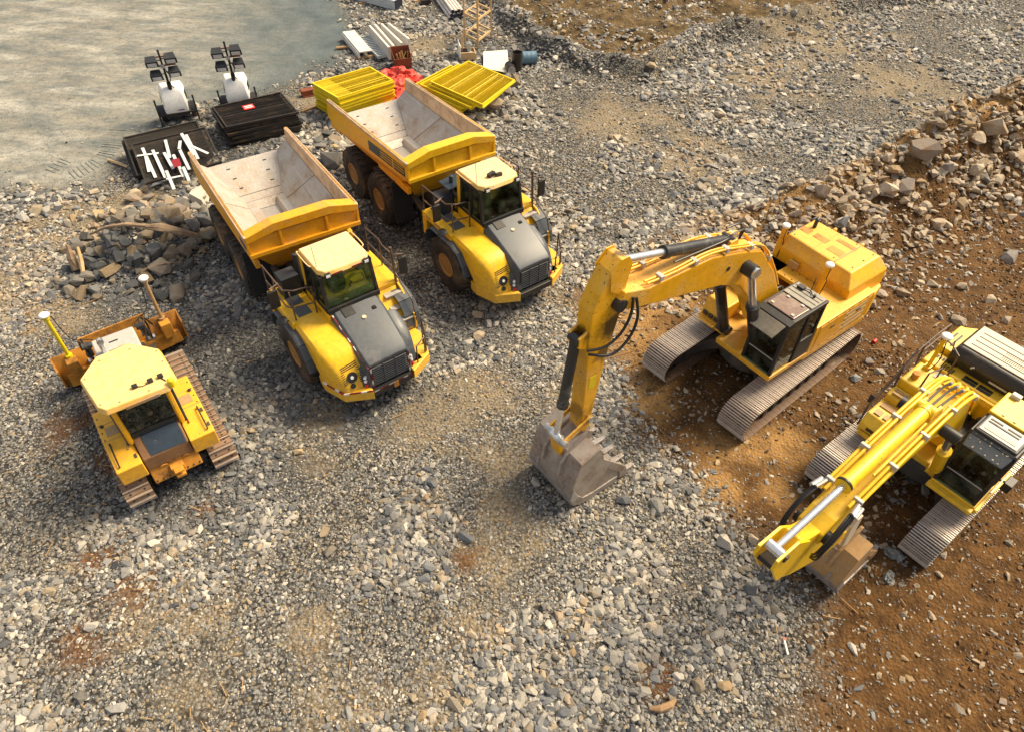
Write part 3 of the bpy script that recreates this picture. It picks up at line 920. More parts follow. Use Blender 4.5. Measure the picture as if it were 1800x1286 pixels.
def tread_print(path, width, pitch, label, skew=0.25, hgt=0.03, mat='print_grey'):
    """rows of pressed ribs left in the compacted ground by tracks and tyres"""
    P_ = [Vector((x, y, 0)) for x, y in path]
    q = []
    for i in range(len(P_) - 1):
        p0 = P_[max(i - 1, 0)]; p1 = P_[i]; p2 = P_[i + 1]; p3 = P_[min(i + 2, len(P_) - 1)]
        n = max(2, int((p2 - p1).length / pitch))
        for k in range(n):
            t = k / n
            q.append(0.5 * (2 * p1 + (p2 - p0) * t + (2 * p0 - 5 * p1 + 4 * p2 - p3) * t * t + (3 * p1 - p0 - 3 * p2 + p3) * t ** 3))
    mb = MB()
    for i in range(len(q) - 1):
        d = (q[i + 1] - q[i]).normalized(); t = Vector((-d.y, d.x, 0))
        if rnd.random() < 0.10:
            continue
        w = width / 2 * rnd.uniform(0.85, 1.05); h = hgt * rnd.uniform(0.5, 1.1)
        a = q[i] + t * w + d * skew * w; b_ = q[i] - t * w - d * skew * w
        za = float(height(np.array([a.x]), np.array([a.y]))[0]); zb = float(height(np.array([b_.x]), np.array([b_.y]))[0])
        e = d * pitch * 0.36
        a.z = za; b_.z = zb; u = Vector((0, 0, h)); dn = Vector((0, 0, -0.03))
        mb.hexa([a - e + dn, a + e + dn, b_ + e + dn, b_ - e + dn, a - e * 0.3 + u, a + e * 0.3 + u, b_ + e * 0.3 + u, b_ - e * 0.3 + u])
    o = mb.build('tread_marks', mat)
    return tag(o, label, 'tread marks', kind='stuff')


tread_print([(-16.6, 27.0), (-16.3, 25.6), (-16.35, 24.4), (-17.0, 23.2)], 0.75, 0.17, 'ribbed tread marks pressed in the hardstanding beside the slumped panels')
tread_print([(-17.6, 24.6), (-17.9, 23.4)], 0.6, 0.17, 'short ribbed tread marks left of the slumped panels')
tread_print([(3.2, 16.5), (2.9, 15.2), (3.6, 13.8)], 0.7, 0.2, 'track marks in the trodden soil before the raised boom', 0.1, 0.03, 'print_soil')
#@@ROCKS@@


# ------------------------------------------------------------------ dump trucks
def make_tyre(r=0.93, w=0.72, rim_r=0.36):
    """tyre with lugs, axis along y, outer face towards -y"""
    mb = MB()
    h = w / 2
    mb.lathe([(-h * 0.80, rim_r), (-h, rim_r + 0.14), (-h * 0.98, r - 0.16), (-h * 0.86, r - 0.05), (-h * 0.55, r - 0.035), (h * 0.55, r - 0.035), (h * 0.86, r - 0.05), (h * 0.98, r - 0.16), (h, rim_r + 0.14), (h * 0.80, rim_r)], (0, 0, 0), (0, 1, 0), 36)
    for k in range(24):
        for sgn in (-1, 1):
            a = 2 * PI * (k + (0.25 if sgn > 0 else -0.25)) / 24
            ca, sa = math.cos(a), math.sin(a)
            pts = []
            for yy, rr, da in ((0.02, r - 0.06, 0.10), (h * 0.60, r - 0.05, 0.02), (h * 0.94, r - 0.12, -0.02)):
                for e in (-0.065, 0.065):
                    for q in (0, 1):
                        rad = rr + q * 0.06
                        t = a + da * sgn + e * (1.0 if yy < h * 0.7 else 1.15)
                        pts.append((rad * math.cos(t), sgn * yy, rad * math.sin(t)))
            f = []
            for s0 in (0, 4):
                a0, b0, c0, d0 = s0, s0 + 1, s0 + 3, s0 + 2
                a1, b1, c1, d1 = s0 + 4, s0 + 5, s0 + 7, s0 + 6
                f += [(a0, a1, b1, b0), (b0, b1, c1, c0), (c0, c1, d1, d0)]
            f += [(0, 1, 3, 2), (8, 10, 11, 9)]
            mb.add(pts, f)
    return mb


def make_rim(rim_r=0.37, w=0.72):
    mb = MB()
    h = w / 2
    mb.lathe([(-h * 0.86, rim_r), (-h * 0.93, rim_r + 0.03), (-h * 0.95, rim_r - 0.02), (-h * 0.86, rim_r - 0.055), (-h * 0.30, rim_r - 0.10), (-h * 0.22, 0.17), (-h * 0.55, 0.155), (-h * 0.60, 0.12), (-h * 0.60, 0.0)], (0, 0, 0), (0, 1, 0), 28)
    for k in range(12):
        a = 2 * PI * k / 12
        mb.cyl((0.215 * math.cos(a), -h * 0.20, 0.215 * math.sin(a)), (0.215 * math.cos(a), -h * 0.34, 0.215 * math.sin(a)), 0.022, n=6)
    return mb


def wheels(root, spots, tmesh, rmesh, xf0=Matrix.Identity(4)):
    for x, sgn in spots:
        m = xf0 @ Matrix.Translation((x, sgn * 1.345, 0.93)) @ Matrix.Rotation(0 if sgn < 0 else PI, 4, 'Z') @ Matrix.Rotation(rnd.uniform(0, 6), 4, 'Y')
        o = bpy.data.objects.new('wheel', tmesh); COL.objects.link(o); o.parent = root; o.matrix_local = m
        q = bpy.data.objects.new('rim', rmesh); COL.objects.link(q); q.parent = o
        q = bpy.data.objects.new('hub', HUB); COL.objects.link(q); q.parent = o


def railing(mb, pts, r=0.022):
    mb.tube(pts, r, 6, sub=1)


HX = -1.505


def make_truck(loc, yaw, bend, label, rear_truck):
    root = thing('dump_truck', label, 'dump truck', loc, yaw, 'articulated dump trucks parked on the gravel')
    Y = 'truck_yellow'
    RX = Matrix.Translation((HX, 0, 0)) @ Matrix.Rotation(bend, 4, 'Z') @ Matrix.Translation((-HX, 0, 0))
    # --- front unit
    mb = MB()
    mb.box(-1.55, 2.1, -0.45, 0.45, 0.62, 1.15)
    mb.box(-0.25, 0.25, -1.0, 1.0, 0.7, 1.1)
    mb.cyl((HX - 0.1, 0, 0.7), (HX - 0.1, 0, 1.45), 0.22, n=14)
    mb.box(-1.35, 1.6, -0.62, 0.62, 1.1, 1.95)
    mb.box(0.9, 2.2, -1.05, 1.05, 0.72, 0.98)
    mb.build('front_chassis', 'chassis', root, 0.02)
    # nose fender on the right of the hood; steps, a dark hump and a low platform on the left
    for s in (-1, 1):
        st = [(0.22, 2.13, 1.53), (0.9, 2.11, 1.53), (1.4, 2.04, 1.50), (1.66, 1.95, 1.45), (1.84, 1.78, 1.38), (2.02, 1.42, 1.28), (2.18, 1.0, 1.16)]
        if s > 0:
            st = [(1.0, 1.96, 1.02), (1.35, 1.86, 1.02), (1.66, 1.70, 1.0), (1.86, 1.50, 0.96), (2.02, 1.26, 0.92), (2.14, 1.0, 0.86)]
        rings = []
        for x, zt, yo in st:
            yi = 0.56
            c = 0.085 if x < 1.7 else 0.07
            lo = x > 1.0 or s > 0
            ring = [(x, s * yi, 0.96), (x, s * yi, zt), (x, s * (yo - 2.6 * c), zt), (x, s * (yo - 0.9 * c), zt - 0.35 * c), (x, s * yo, zt - 1.5 * c), (x, s * yo, min(zt - 2 * c, 1.25 if lo else 1.62)), (x, s * yo, 0.98 if lo else 1.6), (x, s * (yo - 0.2), 0.96 if lo else 1.55)]
            rings.append(ring)
        body = MB(); body.loft(rings)
        fen = body.build('nose_fender' if s < 0 else 'side_fender', Y if s < 0 else 'hood_grey', root, smooth=38)
        # ventilation slots and the dark work lamp recess on the sloping front of the fender
        vb = MB()
        def on_front(u, v):                      # u: 0..1 across, v: 0..1 down the sloping front
            z = 1.70 - 0.62 * v
            x = 1.875 + (1.70 - z) * 0.46
            return Vector((x, s * (0.68 + 0.54 * u), z))
        nrm = Vector((0.91, 0, 0.42))
        def slot(u0, v0, u1, v1, w=0.012):
            p0, p1 = on_front(u0, v0), on_front(u1, v1)
            d = (p1 - p0).normalized(); t = nrm.cross(d).normalized() * w
            vb.hexa([p0 - t - nrm * 0.02, p1 - t - nrm * 0.02, p1 + t - nrm * 0.02, p0 + t - nrm * 0.02, p0 - t + nrm * 0.014, p1 - t + nrm * 0.014, p1 + t + nrm * 0.014, p0 + t + nrm * 0.014])
        for k in range(3 if s < 0 else 0):
            slot(0.08, 0.02 + k * 0.085, 0.92, 0.10 + k * 0.075)
        for k in range(8 if s < 0 else 0):
            slot(0.02, 0.30 + k * 0.085, 0.24 - 0.02 * abs(k - 4), 0.28 + k * 0.085, 0.011)
            if k < 6:
                slot(0.80, 0.32 + k * 0.085, 0.98, 0.35 + k * 0.085, 0.009)
        if s < 0:
            o_ = vb.build('vent_slots', 'black_steel', fen)
            o_['kind'] = 'stuff'
        if s < 0:
          c = on_front(0.52, 0.58)
          mb = MB()
          mb.cyl(c - nrm * 0.05, c + nrm * 0.018, 0.15, n=14)
          e = on_front(0.60, 0.92)
          mb.cyl(e - nrm * 0.05, e + nrm * 0.018, 0.07, n=10)
          rec = mb.build('lamp_recess', 'black_steel', fen)
          mb = MB(); mb.cyl(c + nrm * 0.014, c + nrm * 0.04, 0.045, n=10)
          mb.build('work_lamp', 'lamp_lens', root)
        # deck above the wheel
        mb = MB()
        mb.box(-1.42, 0.215, s * 0.76 if s > 0 else -1.58, s * 1.58 if s > 0 else -0.76, 1.98, 2.12)
        mb.box(-1.42, -1.2, min(s * 0.8, s * 1.58), max(s * 0.8, s * 1.58), 1.3, 1.98)
        mb.build('deck', Y, root, 0.02)
        pads = [(-0.30, 0.08), (-0.85, -0.42), (-1.35, -1.02)] if s < 0 else [(-1.25, -0.9)]
        for a, b_ in pads:
            mb = MB(); mb.box(a, b_, min(s * 0.95, s * 1.32), max(s * 0.95, s * 1.32), 2.12, 2.132)
            mb.build('anti_slip_pad', 'hood_grey', root)
        # mud guard over the front wheel
        path = [(-1.12, 1.2), (-1.02, 1.66), (-0.74, 1.89), (0.35, 1.89), (0.72, 1.78), (0.98, 1.45), (1.06, 1.1)]
        mb = MB()
        for (x0, z0), (x1, z1) in zip(path[:-1], path[1:]):
            d = Vector((x1 - x0, 0, z1 - z0)).normalized(); nn = Vector((-d.z, 0, d.x)) * 0.035
            ya, yb = s * 1.24, s * 1.72
            mb.hexa([(x0, ya, z0), (x1, ya, z1), (x1, yb, z1), (x0, yb, z0), (x0 + nn.x, ya, z0 + nn.z), (x1 + nn.x, ya, z1 + nn.z), (x1 + nn.x, yb - s * 0.05, z1 + nn.z), (x0 + nn.x, yb - s * 0.05, z0 + nn.z)])
        mb.build('mud_guard', 'hood_grey', root)
        # side panel between deck and guard
        mb = MB()
        mb.box(-1.42, 0.22, s * 1.50 if s > 0 else -1.585, s * 1.585 if s > 0 else -1.50, 1.93, 1.99)
        mb.build('deck_side', Y, root, 0.01)
        if s > 0:
            mb = MB(); mb.prism_y([(0.22, 0.99), (0.22, 2.0), (0.50, 1.75), (0.78, 1.50), (1.05, 1.28), (1.05, 0.99)], 0.76, 1.46); mb.build('stair_body', Y, root, 0.02)
            mb = MB(); mb.prism_z([(1.06, 0.98), (1.06, 1.48), (1.5, 1.5), (2.0, 1.3), (2.0, 0.98)], 0.90, 1.0); mb.build('low_platform', Y, root, 0.015)
        # bumper wing
        mb = MB()
        mb.prism_z([(1.15, s * 0.98), (1.12, s * 1.50), (1.45, s * 1.52), (2.12, s * 1.28), (2.46, s * 0.60), (2.1, s * 0.60), (1.9, s * 1.0)], 0.66, 0.98)
        mb.build('bumper_wing', Y, root, 0.02)
        # dark head lamp panel with two lamps and a red light
        mb = MB()
        mb.prism_z([(1.75, s * 0.50), (2.36, s * 0.50), (2.34, s * 0.60), (2.16, s * 0.80), (1.9, s * 0.80), (1.75, s * 0.72)], 0.975, 1.5, top=[(1.6, s * 0.50), (2.26, s * 0.50), (2.22, s * 0.58), (1.98, s * 0.72), (1.8, s * 0.72), (1.6, s * 0.66)])
        hp = mb.build('lamp_panel', 'hood_grey', root, 0.015)
        nn = Vector((0.72, s * 0.65, 0.22)).normalized()
        for zz in (1.30, 1.17):
            c = Vector((2.235, s * 0.70, zz))
            c = c - nn * 0.035; mb = MB(); mb.cyl(c - nn * 0.04, c + nn * 0.03, 0.042, n=12)
            mb.build('head_lamp', 'lamp_lens', root)
        c = Vector((2.25, s * 0.68, 1.04)); mb = MB(); mb.cyl(c - nn * 0.03, c + nn * 0.04, 0.045, n=10)
        mb.build('marker_lamp', 'red', root)
    # engine hood: dark sloping lid, side skirts and grille
    mb = MB()
    st = [(0.62, 2.42, 0.60, 0.70), (1.1, 2.27, 0.60, 0.70), (1.7, 2.03, 0.585, 0.68), (2.18, 1.80, 0.565, 0.64), (2.30, 1.70, 0.545, 0.60)]
    mb.loft([[(x, -wb, 1.2), (x, -wb, zt - 0.16), (x, -wt, zt), (x, -wt * 0.5, zt + 0.025), (x, wt * 0.5, zt + 0.025), (x, wt, zt), (x, wb, zt - 0.16), (x, wb, 1.2)] for x, zt, wt, wb in st])
    hood = mb.build('engine_hood', 'hood_grey', root, 0.02, smooth=25)
    mb = MB(); mb.box(0.72, 1.0, -0.42, -0.12, 2.30, 2.385, rot=Matrix.Rotation(0.3, 3, 'Y'))
    mb.build('hood_notch', 'black_steel', hood)
    mb = MB(); mb.cyl((1.18, 0.0, 2.18), (1.19, 0.0, 2.285), 0.06, n=14); mb.build('filler_cap', 'pale_beige', hood)
    mb = MB(); mb.box(1.0, 1.1, 0.32, 0.42, 2.28, 2.335); mb.build('latch', 'black_steel', hood)
    mb = MB()
    mb.box(2.0, 2.305, -0.56, 0.56, 0.92, 1.66)
    gr = mb.build('grille', 'black_steel', root, 0.02)
    mb = MB()
    for k in range(9):
        z = 0.99 + k * 0.072
        mb.box(2.30, 2.335, -0.5, 0.5, z, z + 0.028)
    for yy in (-0.17, 0.17):
        mb.box(2.30, 2.34, yy - 0.012, yy + 0.012, 0.97, 1.62)
    mb.build('grille_bars', 'hood_grey', gr)
    mb = MB(); mb.box(1.95, 2.44, -0.595, 0.595, 0.70, 0.90); mb.build('centre_bumper', 'black_steel', root, 0.02)
    # cab
    X0, X1, W, ZB, ZT = -0.66, 0.60, 0.74, 1.98, 3.46
    mb = MB()
    mb.box(X0, X1 + 0.08, -W, W, ZB, 2.42)
    mb.box(X0, X0 + 0.16, -W, W, 2.42, ZT)
    cab = mb.build('cab', Y, root, 0.015)
    mb = MB()
    fx = lambda z: 0.68 - 0.10 * (z - 2.42)
    for s in (-1, 1):
        for (xa, xb) in ((0.66, 0.50), (0.02, 0.02), (-0.50, -0.50)):
            za, zb = 2.40, ZT
            w = 0.05
            mb.hexa([(xa - w, s * (W - 0.06), za), (xa + w, s * (W - 0.06), za), (xa + w, s * (W + 0.006), za), (xa - w, s * (W + 0.006), za), (xb - w, s * (W - 0.10), zb), (xb + w, s * (W - 0.10), zb), (xb + w, s * (W - 0.03), zb), (xb - w, s * (W - 0.03), zb)])
        mb.box(X0, 0.70, s * W - 0.03, s * W + 0.008, 2.40, 2.47)
        mb.box(X0, 0.56, s * (W - 0.04) - 0.03, s * (W - 0.04) + 0.02, ZT - 0.08, ZT)
    mb.box(0.62, 0.74, -W, W, 2.36, 2.50)
    mb.build('cab_frame', 'black_steel', root)
    mb = MB(); mb.hexa([(0.64, -W + 0.05, 2.5), (0.66, -W + 0.05, 2.5), (0.66, W - 0.05, 2.5), (0.64, W - 0.05, 2.5), (0.53, -W + 0.09, ZT), (0.55, -W + 0.09, ZT), (0.55, W - 0.09, ZT), (0.53, W - 0.09, ZT)])
    mb.build('windscreen', 'cab_green', root)
    for s in (-1, 1):
        mb = MB(); y = s * (W - 0.045)
        mb.hexa([(-0.46, y - 0.01, 2.47), (0.60, y - 0.01, 2.47), (0.60, y + 0.01, 2.47), (-0.46, y + 0.01, 2.47), (-0.46, y - 0.01 - s * 0.03, ZT - 0.06), (0.47, y - 0.01 - s * 0.03, ZT - 0.06), (0.47, y + 0.01 - s * 0.03, ZT - 0.06), (-0.46, y + 0.01 - s * 0.03, ZT - 0.06)])
        mb.build('side_window', 'cab_green', root)
    mb = MB()
    mb.prism_z([(-0.70, -0.72), (0.40, -0.72), (0.60, -0.60), (0.66, -0.3), (0.66, 0.3), (0.60, 0.60), (0.40, 0.72), (-0.70, 0.72)], ZT, ZT + 0.13, top=[(-0.68, -0.68), (0.38, -0.68), (0.56, -0.56), (0.60, -0.3), (0.60, 0.3), (0.56, 0.56), (0.38, 0.68), (-0.68, 0.68)])
    roof = mb.build('cab_roof', 'roof_cream', root, 0.03, 3)
    for s in (-1, 1):
        mb = MB(); mb.tube([(-0.62, s * 0.68, ZT + 0.05), (-0.60, s * 0.77, ZT + 0.10), (0.05, s * 0.77, ZT + 0.10), (0.07, s * 0.68, ZT + 0.05)], 0.016)
        mb.build('roof_rail', 'roof_cream', roof)
        mb = MB(); mb.box(0.60, 0.675, s * 0.53 - 0.075, s * 0.53 + 0.075, ZT + 0.0, ZT + 0.10)
        mb.build('roof_lamp_housing', 'black_steel', root)
        mb = MB(); mb.box(0.677, 0.69, s * 0.53 - 0.055, s * 0.53 + 0.055, ZT + 0.015, ZT + 0.085)
        mb.build('roof_lamp', 'lamp_lens', roof)
    if rear_truck:
        mb = MB(); mb.box(0.12, 0.24, -0.20, 0.06, ZT + 0.13, ZT + 0.24, rot=Matrix.Rotation(0.3, 3, 'Z')); mb.box(0.24, 0.34, 0.02, 0.22, ZT + 0.13, ZT + 0.22, rot=Matrix.Rotation(-0.2, 3, 'Z')); mb.tube([(0.22, -0.1, ZT + 0.22), (0.3, 0.0, ZT + 0.25), (0.3, 0.1, ZT + 0.22)], 0.02)
        mb.build('roof_beacon', 'black_steel', roof)
    mb = MB(); mb.tube([(0.25, -0.62, ZT + 0.1), (0.22, -0.64, ZT + 0.75)], 0.008); mb.build('antenna', 'rail', roof)
    # seat, column and dash behind the glass
    mb = MB(); mb.box(-0.42, 0.10, -0.26, 0.26, 2.1, 2.5); mb.box(-0.45, -0.30, -0.26, 0.26, 2.4, 3.1); mb.build('driver_seat', 'seat', root, 0.05)
    mb = MB(); mb.box(0.38, 0.62, -0.66, 0.66, 2.2, 2.56); mb.tube([(0.42, 0, 2.5), (0.26, 0, 2.68)], 0.03); mb.build('dashboard', 'interior', root, 0.03)
    mb = MB()
    for k in range(16):
        a0, a1 = 2 * PI * k / 16, 2 * PI * (k + 1) / 16
        mb.cyl((0.25 + 0.1 * math.sin(a0), 0.2 * math.cos(a0), 2.70 + 0.16 * math.sin(a0)), (0.25 + 0.1 * math.sin(a1), 0.2 * math.cos(a1), 2.70 + 0.16 * math.sin(a1)), 0.016, n=5)
    mb.build('steering_wheel', 'black_steel', root)
    mb = MB(); mb.tube([(0.40, -0.05, 2.52), (0.36, 0.10, 2.95), (0.34, 0.5, 3.0)], 0.045, 6); mb.tube([(0.36, 0.5, 3.0), (0.30, 0.58, 2.55)], 0.03)
    mb.build('grab_bar', 'truck_yellow', root)
    # black intake and filter housings behind the cab
    mb = MB()
    mb.box(-1.25, -0.80, -1.30, -0.80, 2.0, 2.75); mb.cyl((-1.0, -0.72, 2.0), (-1.0, -0.72, 3.25), 0.07, n=10); mb.box(-1.15, -0.72, -0.6, 0.9, 2.0, 2.5)
    mb.cyl((-1.28, -0.95, 1.7), (-1.28, -0.95, 2.5), 0.13, n=12)
    if rear_truck:
        mb.hexa([(-1.30, -1.0, 2.95), (-0.72, -1.0, 2.95), (-0.72, 0.2, 3.05), (-1.35, 0.2, 3.05), (-1.30, -1.0, 3.0), (-0.72, -1.0, 3.0), (-0.72, 0.2, 3.10), (-1.35, 0.2, 3.10)])
    mb.build('air_intake', 'navy' if rear_truck else 'dark_plastic', root, 0.03)
    # steps and railings
    for k, (x, z) in enumerate(((0.36, 1.92), (0.64, 1.66), (0.92, 1.42))):
        mb = MB(); mb.box(x - 0.13, x + 0.13, 1.0, 1.52, z - 0.04, z)
        mb.build('step', 'silver', root)
    mb = MB(); mb.prism_y([(0.22, 1.0), (0.22, 2.05), (0.4, 2.0), (1.1, 1.40), (1.1, 1.0)], 1.50, 1.55); mb.build('step_side', Y, root, 0.01)
    mb = MB()
    railing(mb, [(-1.38, -1.52, 2.12), (-1.38, -1.52, 3.0), (-0.05, -1.52, 3.05), (0.12, -1.30, 3.05), (0.12, -0.95, 3.0), (0.12, -0.80, 2.9)])
    railing(mb, [(0.12, -1.42, 2.12), (0.12, -1.42, 3.05)])
    railing(mb, [(-0.70, -1.52, 2.12), (-0.70, -1.52, 3.02)])
    railing(mb, [(-1.38, -1.52, 2.5), (-0.05, -1.52, 2.52), (0.10, -1.42, 2.52), (0.16, -0.9, 2.48)])
    railing(mb, [(0.16, -0.85, 2.12), (0.16, -0.85, 3.0)], 0.025)
    mb.build('hand_rail', 'rail', root)
    mb = MB()
    railing(mb, [(-1.38, 1.52, 2.0), (-1.38, 1.52, 2.95), (-0.6, 1.52, 3.0), (-0.5, 1.55, 2.85), (0.10, 1.55, 2.9), (0.16, 1.5, 2.0)])
    railing(mb, [(-0.6, 1.52, 2.0), (-0.6, 1.52, 3.0)])
    railing(mb, [(-1.38, 1.52, 2.45), (0.14, 1.52, 2.45)])
    railing(mb, [(0.16, 1.5, 2.4), (0.9, 1.56, 1.9), (1.12, 1.54, 1.3)])
    railing(mb, [(0.20, 1.50, 2.0), (0.16, 1.48, 3.22)], 0.04)
    mb.build('hand_rail', 'rail', root)
    mb = MB()
    railing(mb, [(1.75, 1.32, 0.98), (1.70, 1.36, 1.9)], 0.022)
    railing(mb, [(1.70, 1.36, 1.9), (1.95, 1.30, 1.35), (2.02, 1.26, 0.98)], 0.02)
    railing(mb, [(2.05, 1.20, 0.98), (2.05, 1.2, 1.55), (2.25, 0.85, 1.55), (2.25, 0.85, 0.98)], 0.022)
    mb.build('hand_rail', 'rail', root)
    for (x, y, s) in ((-0.35, -1.72, -1), (0.32, 1.66, 1)):
        mb = MB()
        railing(mb, [(x - 0.0, s * 1.5, 3.06), (x + 0.10, y + s * 0.05, 3.06)], 0.03)
        railing(mb, [(x + 0.05, y - s * 0.1, 3.06), (x + 0.08, y, 2.45)], 0.018)
        arm = mb.build('mirror_arm', 'rail', root)
        mb = MB(); mb.box(x + 0.04, x + 0.12, y - 0.13, y + 0.13, 2.42, 2.98)
        mb.build('mirror', 'black_steel', root, 0.03)
    mb = MB(); mb.lathe([(-0.03, 0.02), (-0.03, 0.12), (0.03, 0.15), (0.06, 0.10), (0.08, 0.0)], (0.05, -1.76, 2.2), (0.2, -0.3, 0.9), 14); mb.tube([(0.0, -1.55, 2.08), (0.05, -1.74, 2.18)], 0.02)
    mb.build('round_mirror', 'black_steel', root)
    if rear_truck:
        mb = MB(); mb.cyl((-0.20, 1.18, 2.12), (-0.20, 1.18, 2.56), 0.075, n=12); mb.cyl((-0.20, 1.18, 2.56), (-0.20, 1.18, 2.65), 0.03, n=8)
        mb.build('fire_extinguisher', 'red', root)
        for k in range(3):
            mb = MB()
            for i in range((2, 3, 2)[k]):
                for j in range(2):
                    xx = -1.15 + k * 0.45 + i * 0.12
                    mb.box(xx, xx + 0.08, -1.588, -1.5845, 2.0 + j * 0.055, 2.04 + j * 0.055)
            mb.build('side_vent', 'bucket_brown', root)
    else:
        # red and white reflective tape round the hood, bumper and roof edge
        segs = [((0.66, -0.655, 2.33), (1.7, -0.62, 1.955)), ((1.7, -0.62, 1.955), (2.30, -0.575, 1.62)), ((2.352, -0.545, 1.62), (2.352, -0.545, 0.95)), ((2.452, -0.56, 0.915), (2.452, 0.58, 0.915)), ((2.352, 0.545, 0.95), (2.352, 0.545, 1.62)), ((2.14, -1.285, 0.985), (2.46, -0.62, 0.985)), ((1.45, -1.525, 0.985), (2.12, -1.29, 0.985))]
        tp = MB()
        for a, b_ in segs:
            a = Vector(a); b_ = Vector(b_); L = (b_ - a).length
            n = max(2, int(L / 0.13))
            for k in range(n):
                p0 = a.lerp(b_, k / n); p1 = a.lerp(b_, (k + 0.98) / n)
                w = 0.022
                tp.hexa([(p0.x, p0.y - w, p0.z - w), (p1.x, p1.y - w, p1.z - w), (p1.x, p1.y + w, p1.z - w), (p0.x, p0.y + w, p0.z - w), (p0.x, p0.y - w, p0.z + w), (p1.x, p1.y - w, p1.z + w), (p1.x, p1.y + w, p1.z + w), (p0.x, p0.y + w, p0.z + w)], 0 if (k % 3) else 1)
        tp.build('reflective_tape', ['red_dark', 'white_tape'], root)
        for ya in (-0.42, 0.12):
            mb = MB(); mb.box(0.662, 0.672, ya, ya + 0.28, ZT + 0.03, ZT + 0.065); mb.build('reflector', 'red_dark', root)
        mb = MB(); mb.box(2.44, 2.47, -0.02, 0.12, 0.74, 0.92); mb.build('number_plate', 'rust_yellow', root)
    # --- rear unit, turned at the hinge
    mb = MB()
    mb.box(-7.0, -1.6, -0.48, 0.48, 0.85, 1.32); mb.box(-2.2, -1.5, -0.35, 0.35, 0.7, 1.5)
    for x in (-4.32, -6.34):
        mb.cyl((x, -1.2, 0.93), (x, 1.2, 0.93), 0.17, n=12); mb.box(x - 0.25, x + 0.25, -0.3, 0.3, 0.66, 1.2)
    mb.build('rear_chassis', 'chassis', root, 0.02, xf=RX)
    for s in (-1, 1):
        mb = MB()
        mb.hexa([(-5.95, s * 1.0, 1.15), (-4.6, s * 1.0, 1.45), (-4.6, s * 1.25, 1.45), (-5.95, s * 1.25, 1.15), (-5.95, s * 1.0, 1.32), (-4.6, s * 1.0, 1.72), (-4.6, s * 1.25, 1.72), (-5.95, s * 1.25, 1.32)])
        mb.cyl((-5.95, s * 0.95, 1.23), (-5.95, s * 1.32, 1.23), 0.09, n=10)
        mb.build('bogie_beam', 'chassis', root, 0.02, xf=RX)
        mb = MB(); mb.hexa([(-3.30, s * 0.95, 0.55), (-3.22, s * 0.95, 0.55), (-3.22, s * 1.62, 0.55), (-3.30, s * 1.62, 0.55), (-3.42, s * 0.95, 2.1), (-3.30, s * 0.95, 2.1), (-3.30, s * 1.62, 2.1), (-3.42, s * 1.62, 2.1)])
        mb.build('mud_flap', 'dark_plastic', root, xf=RX)
        mb = MB(); mb.cyl((-2.4, s * 0.85, 1.0), (-4.2, s * 0.85, 1.7), 0.11, n=10); mb.build('hoist_cylinder', 'chassis', root, xf=RX)
        mb = MB(); mb.box(-4.5, -2.45, s * 1.40 - 0.07, s * 1.40 + 0.07, 2.05, 2.28); mb.build('body_sill', 'body_orange', root, 0.02, xf=RX)
    BO = Y if rear_truck else 'body_orange'
    FR = 'truck_yellow' if rear_truck else 'body_orange'
    # outer shell of the dump body
    top = lambda x: 3.06 + (x + 8.0) * 0.057
    mb = MB()
    for s in (-1, 1):
        prof = [(-2.16, 2.80), (-2.16, top(-2.16)), (-7.92, top(-7.92)), (-8.02, 2.85), (-8.10, 2.35), (-7.55, 2.15), (-5.0, 2.52)]
        ya, yb = (1.53, 1.60) if s > 0 else (-1.60, -1.53)
        mb.prism_y(prof, ya, yb)
    shell = mb.build('dump_body', BO, root, xf=RX)
    mb = MB()
    # front wall above and below the ridge, seen from the cab
    W0 = 1.60
    for s in (-1, 1):
        pass
    mb.plate([(-2.10, -W0, 2.80), (-2.10, W0, 2.80), (-2.16, W0, top(-2.16) - 0.16), (-2.16, -W0, top(-2.16) - 0.16)], 0.05)
    mb.plate([(-3.45, -0.75, 1.15), (-3.45, 0.75, 1.15), (-2.12, 1.55, 2.80), (-2.12, -1.55, 2.80)], 0.05)
    mb.build('front_wall', FR, shell, 0.01)
    mb = MB()
    lip = [(-W0, top(-2.16)), (-0.80, 3.60), (0.80, 3.60), (W0, top(-2.16))]
    vs = []
    for xx, dz in ((-2.02, 0.0), (-2.42, -0.03)):
        vs.append([(xx, y, z + dz) for y, z in lip] + [(xx, y, z - 0.10 - (0.16 if abs(y) < 1 else 0.10)) for y, z in lip[::-1]])
    mb.loft(vs)
    mb.build('front_lip', FR, shell, 0.015)
    mb = MB()
    for y in (-W0 + 0.03, -0.66, 0.66, W0 - 0.03):
        mb.box(-2.12, -2.035, y - 0.035, y + 0.035, 2.80, 3.32)
    mb.box(-2.13, -2.0, -W0 - 0.003, W0 + 0.003, 2.72, 2.84)
    mb.build('front_rib', FR, shell, 0.01)
    mb = MB()
    mb.plate([(-2.2, -W0 + 0.02, 2.75), (-3.3, -1.3, 2.06), (-7.4, -1.3, 2.1), (-7.6, -W0 + 0.02, 2.16), (-5.0, -W0 + 0.02, 2.53)], 0.03)
    mb.plate([(-2.2, W0 - 0.02, 2.75), (-5.0, W0 - 0.02, 2.53), (-7.6, W0 - 0.02, 2.16), (-7.4, 1.3, 2.1), (-3.3, 1.3, 2.06)], 0.03)
    mb.plate([(-2.3, -1.45, 2.6), (-3.4, -0.7, 1.25), (-6.5, -0.7, 1.4), (-7.8, -1.3, 2.05), (-5, -1.4, 2.4)], 0.03)
    mb.plate([(-2.3, 1.45, 2.6), (-5, 1.4, 2.4), (-7.8, 1.3, 2.05), (-6.5, 0.7, 1.4), (-3.4, 0.7, 1.25)], 0.03)
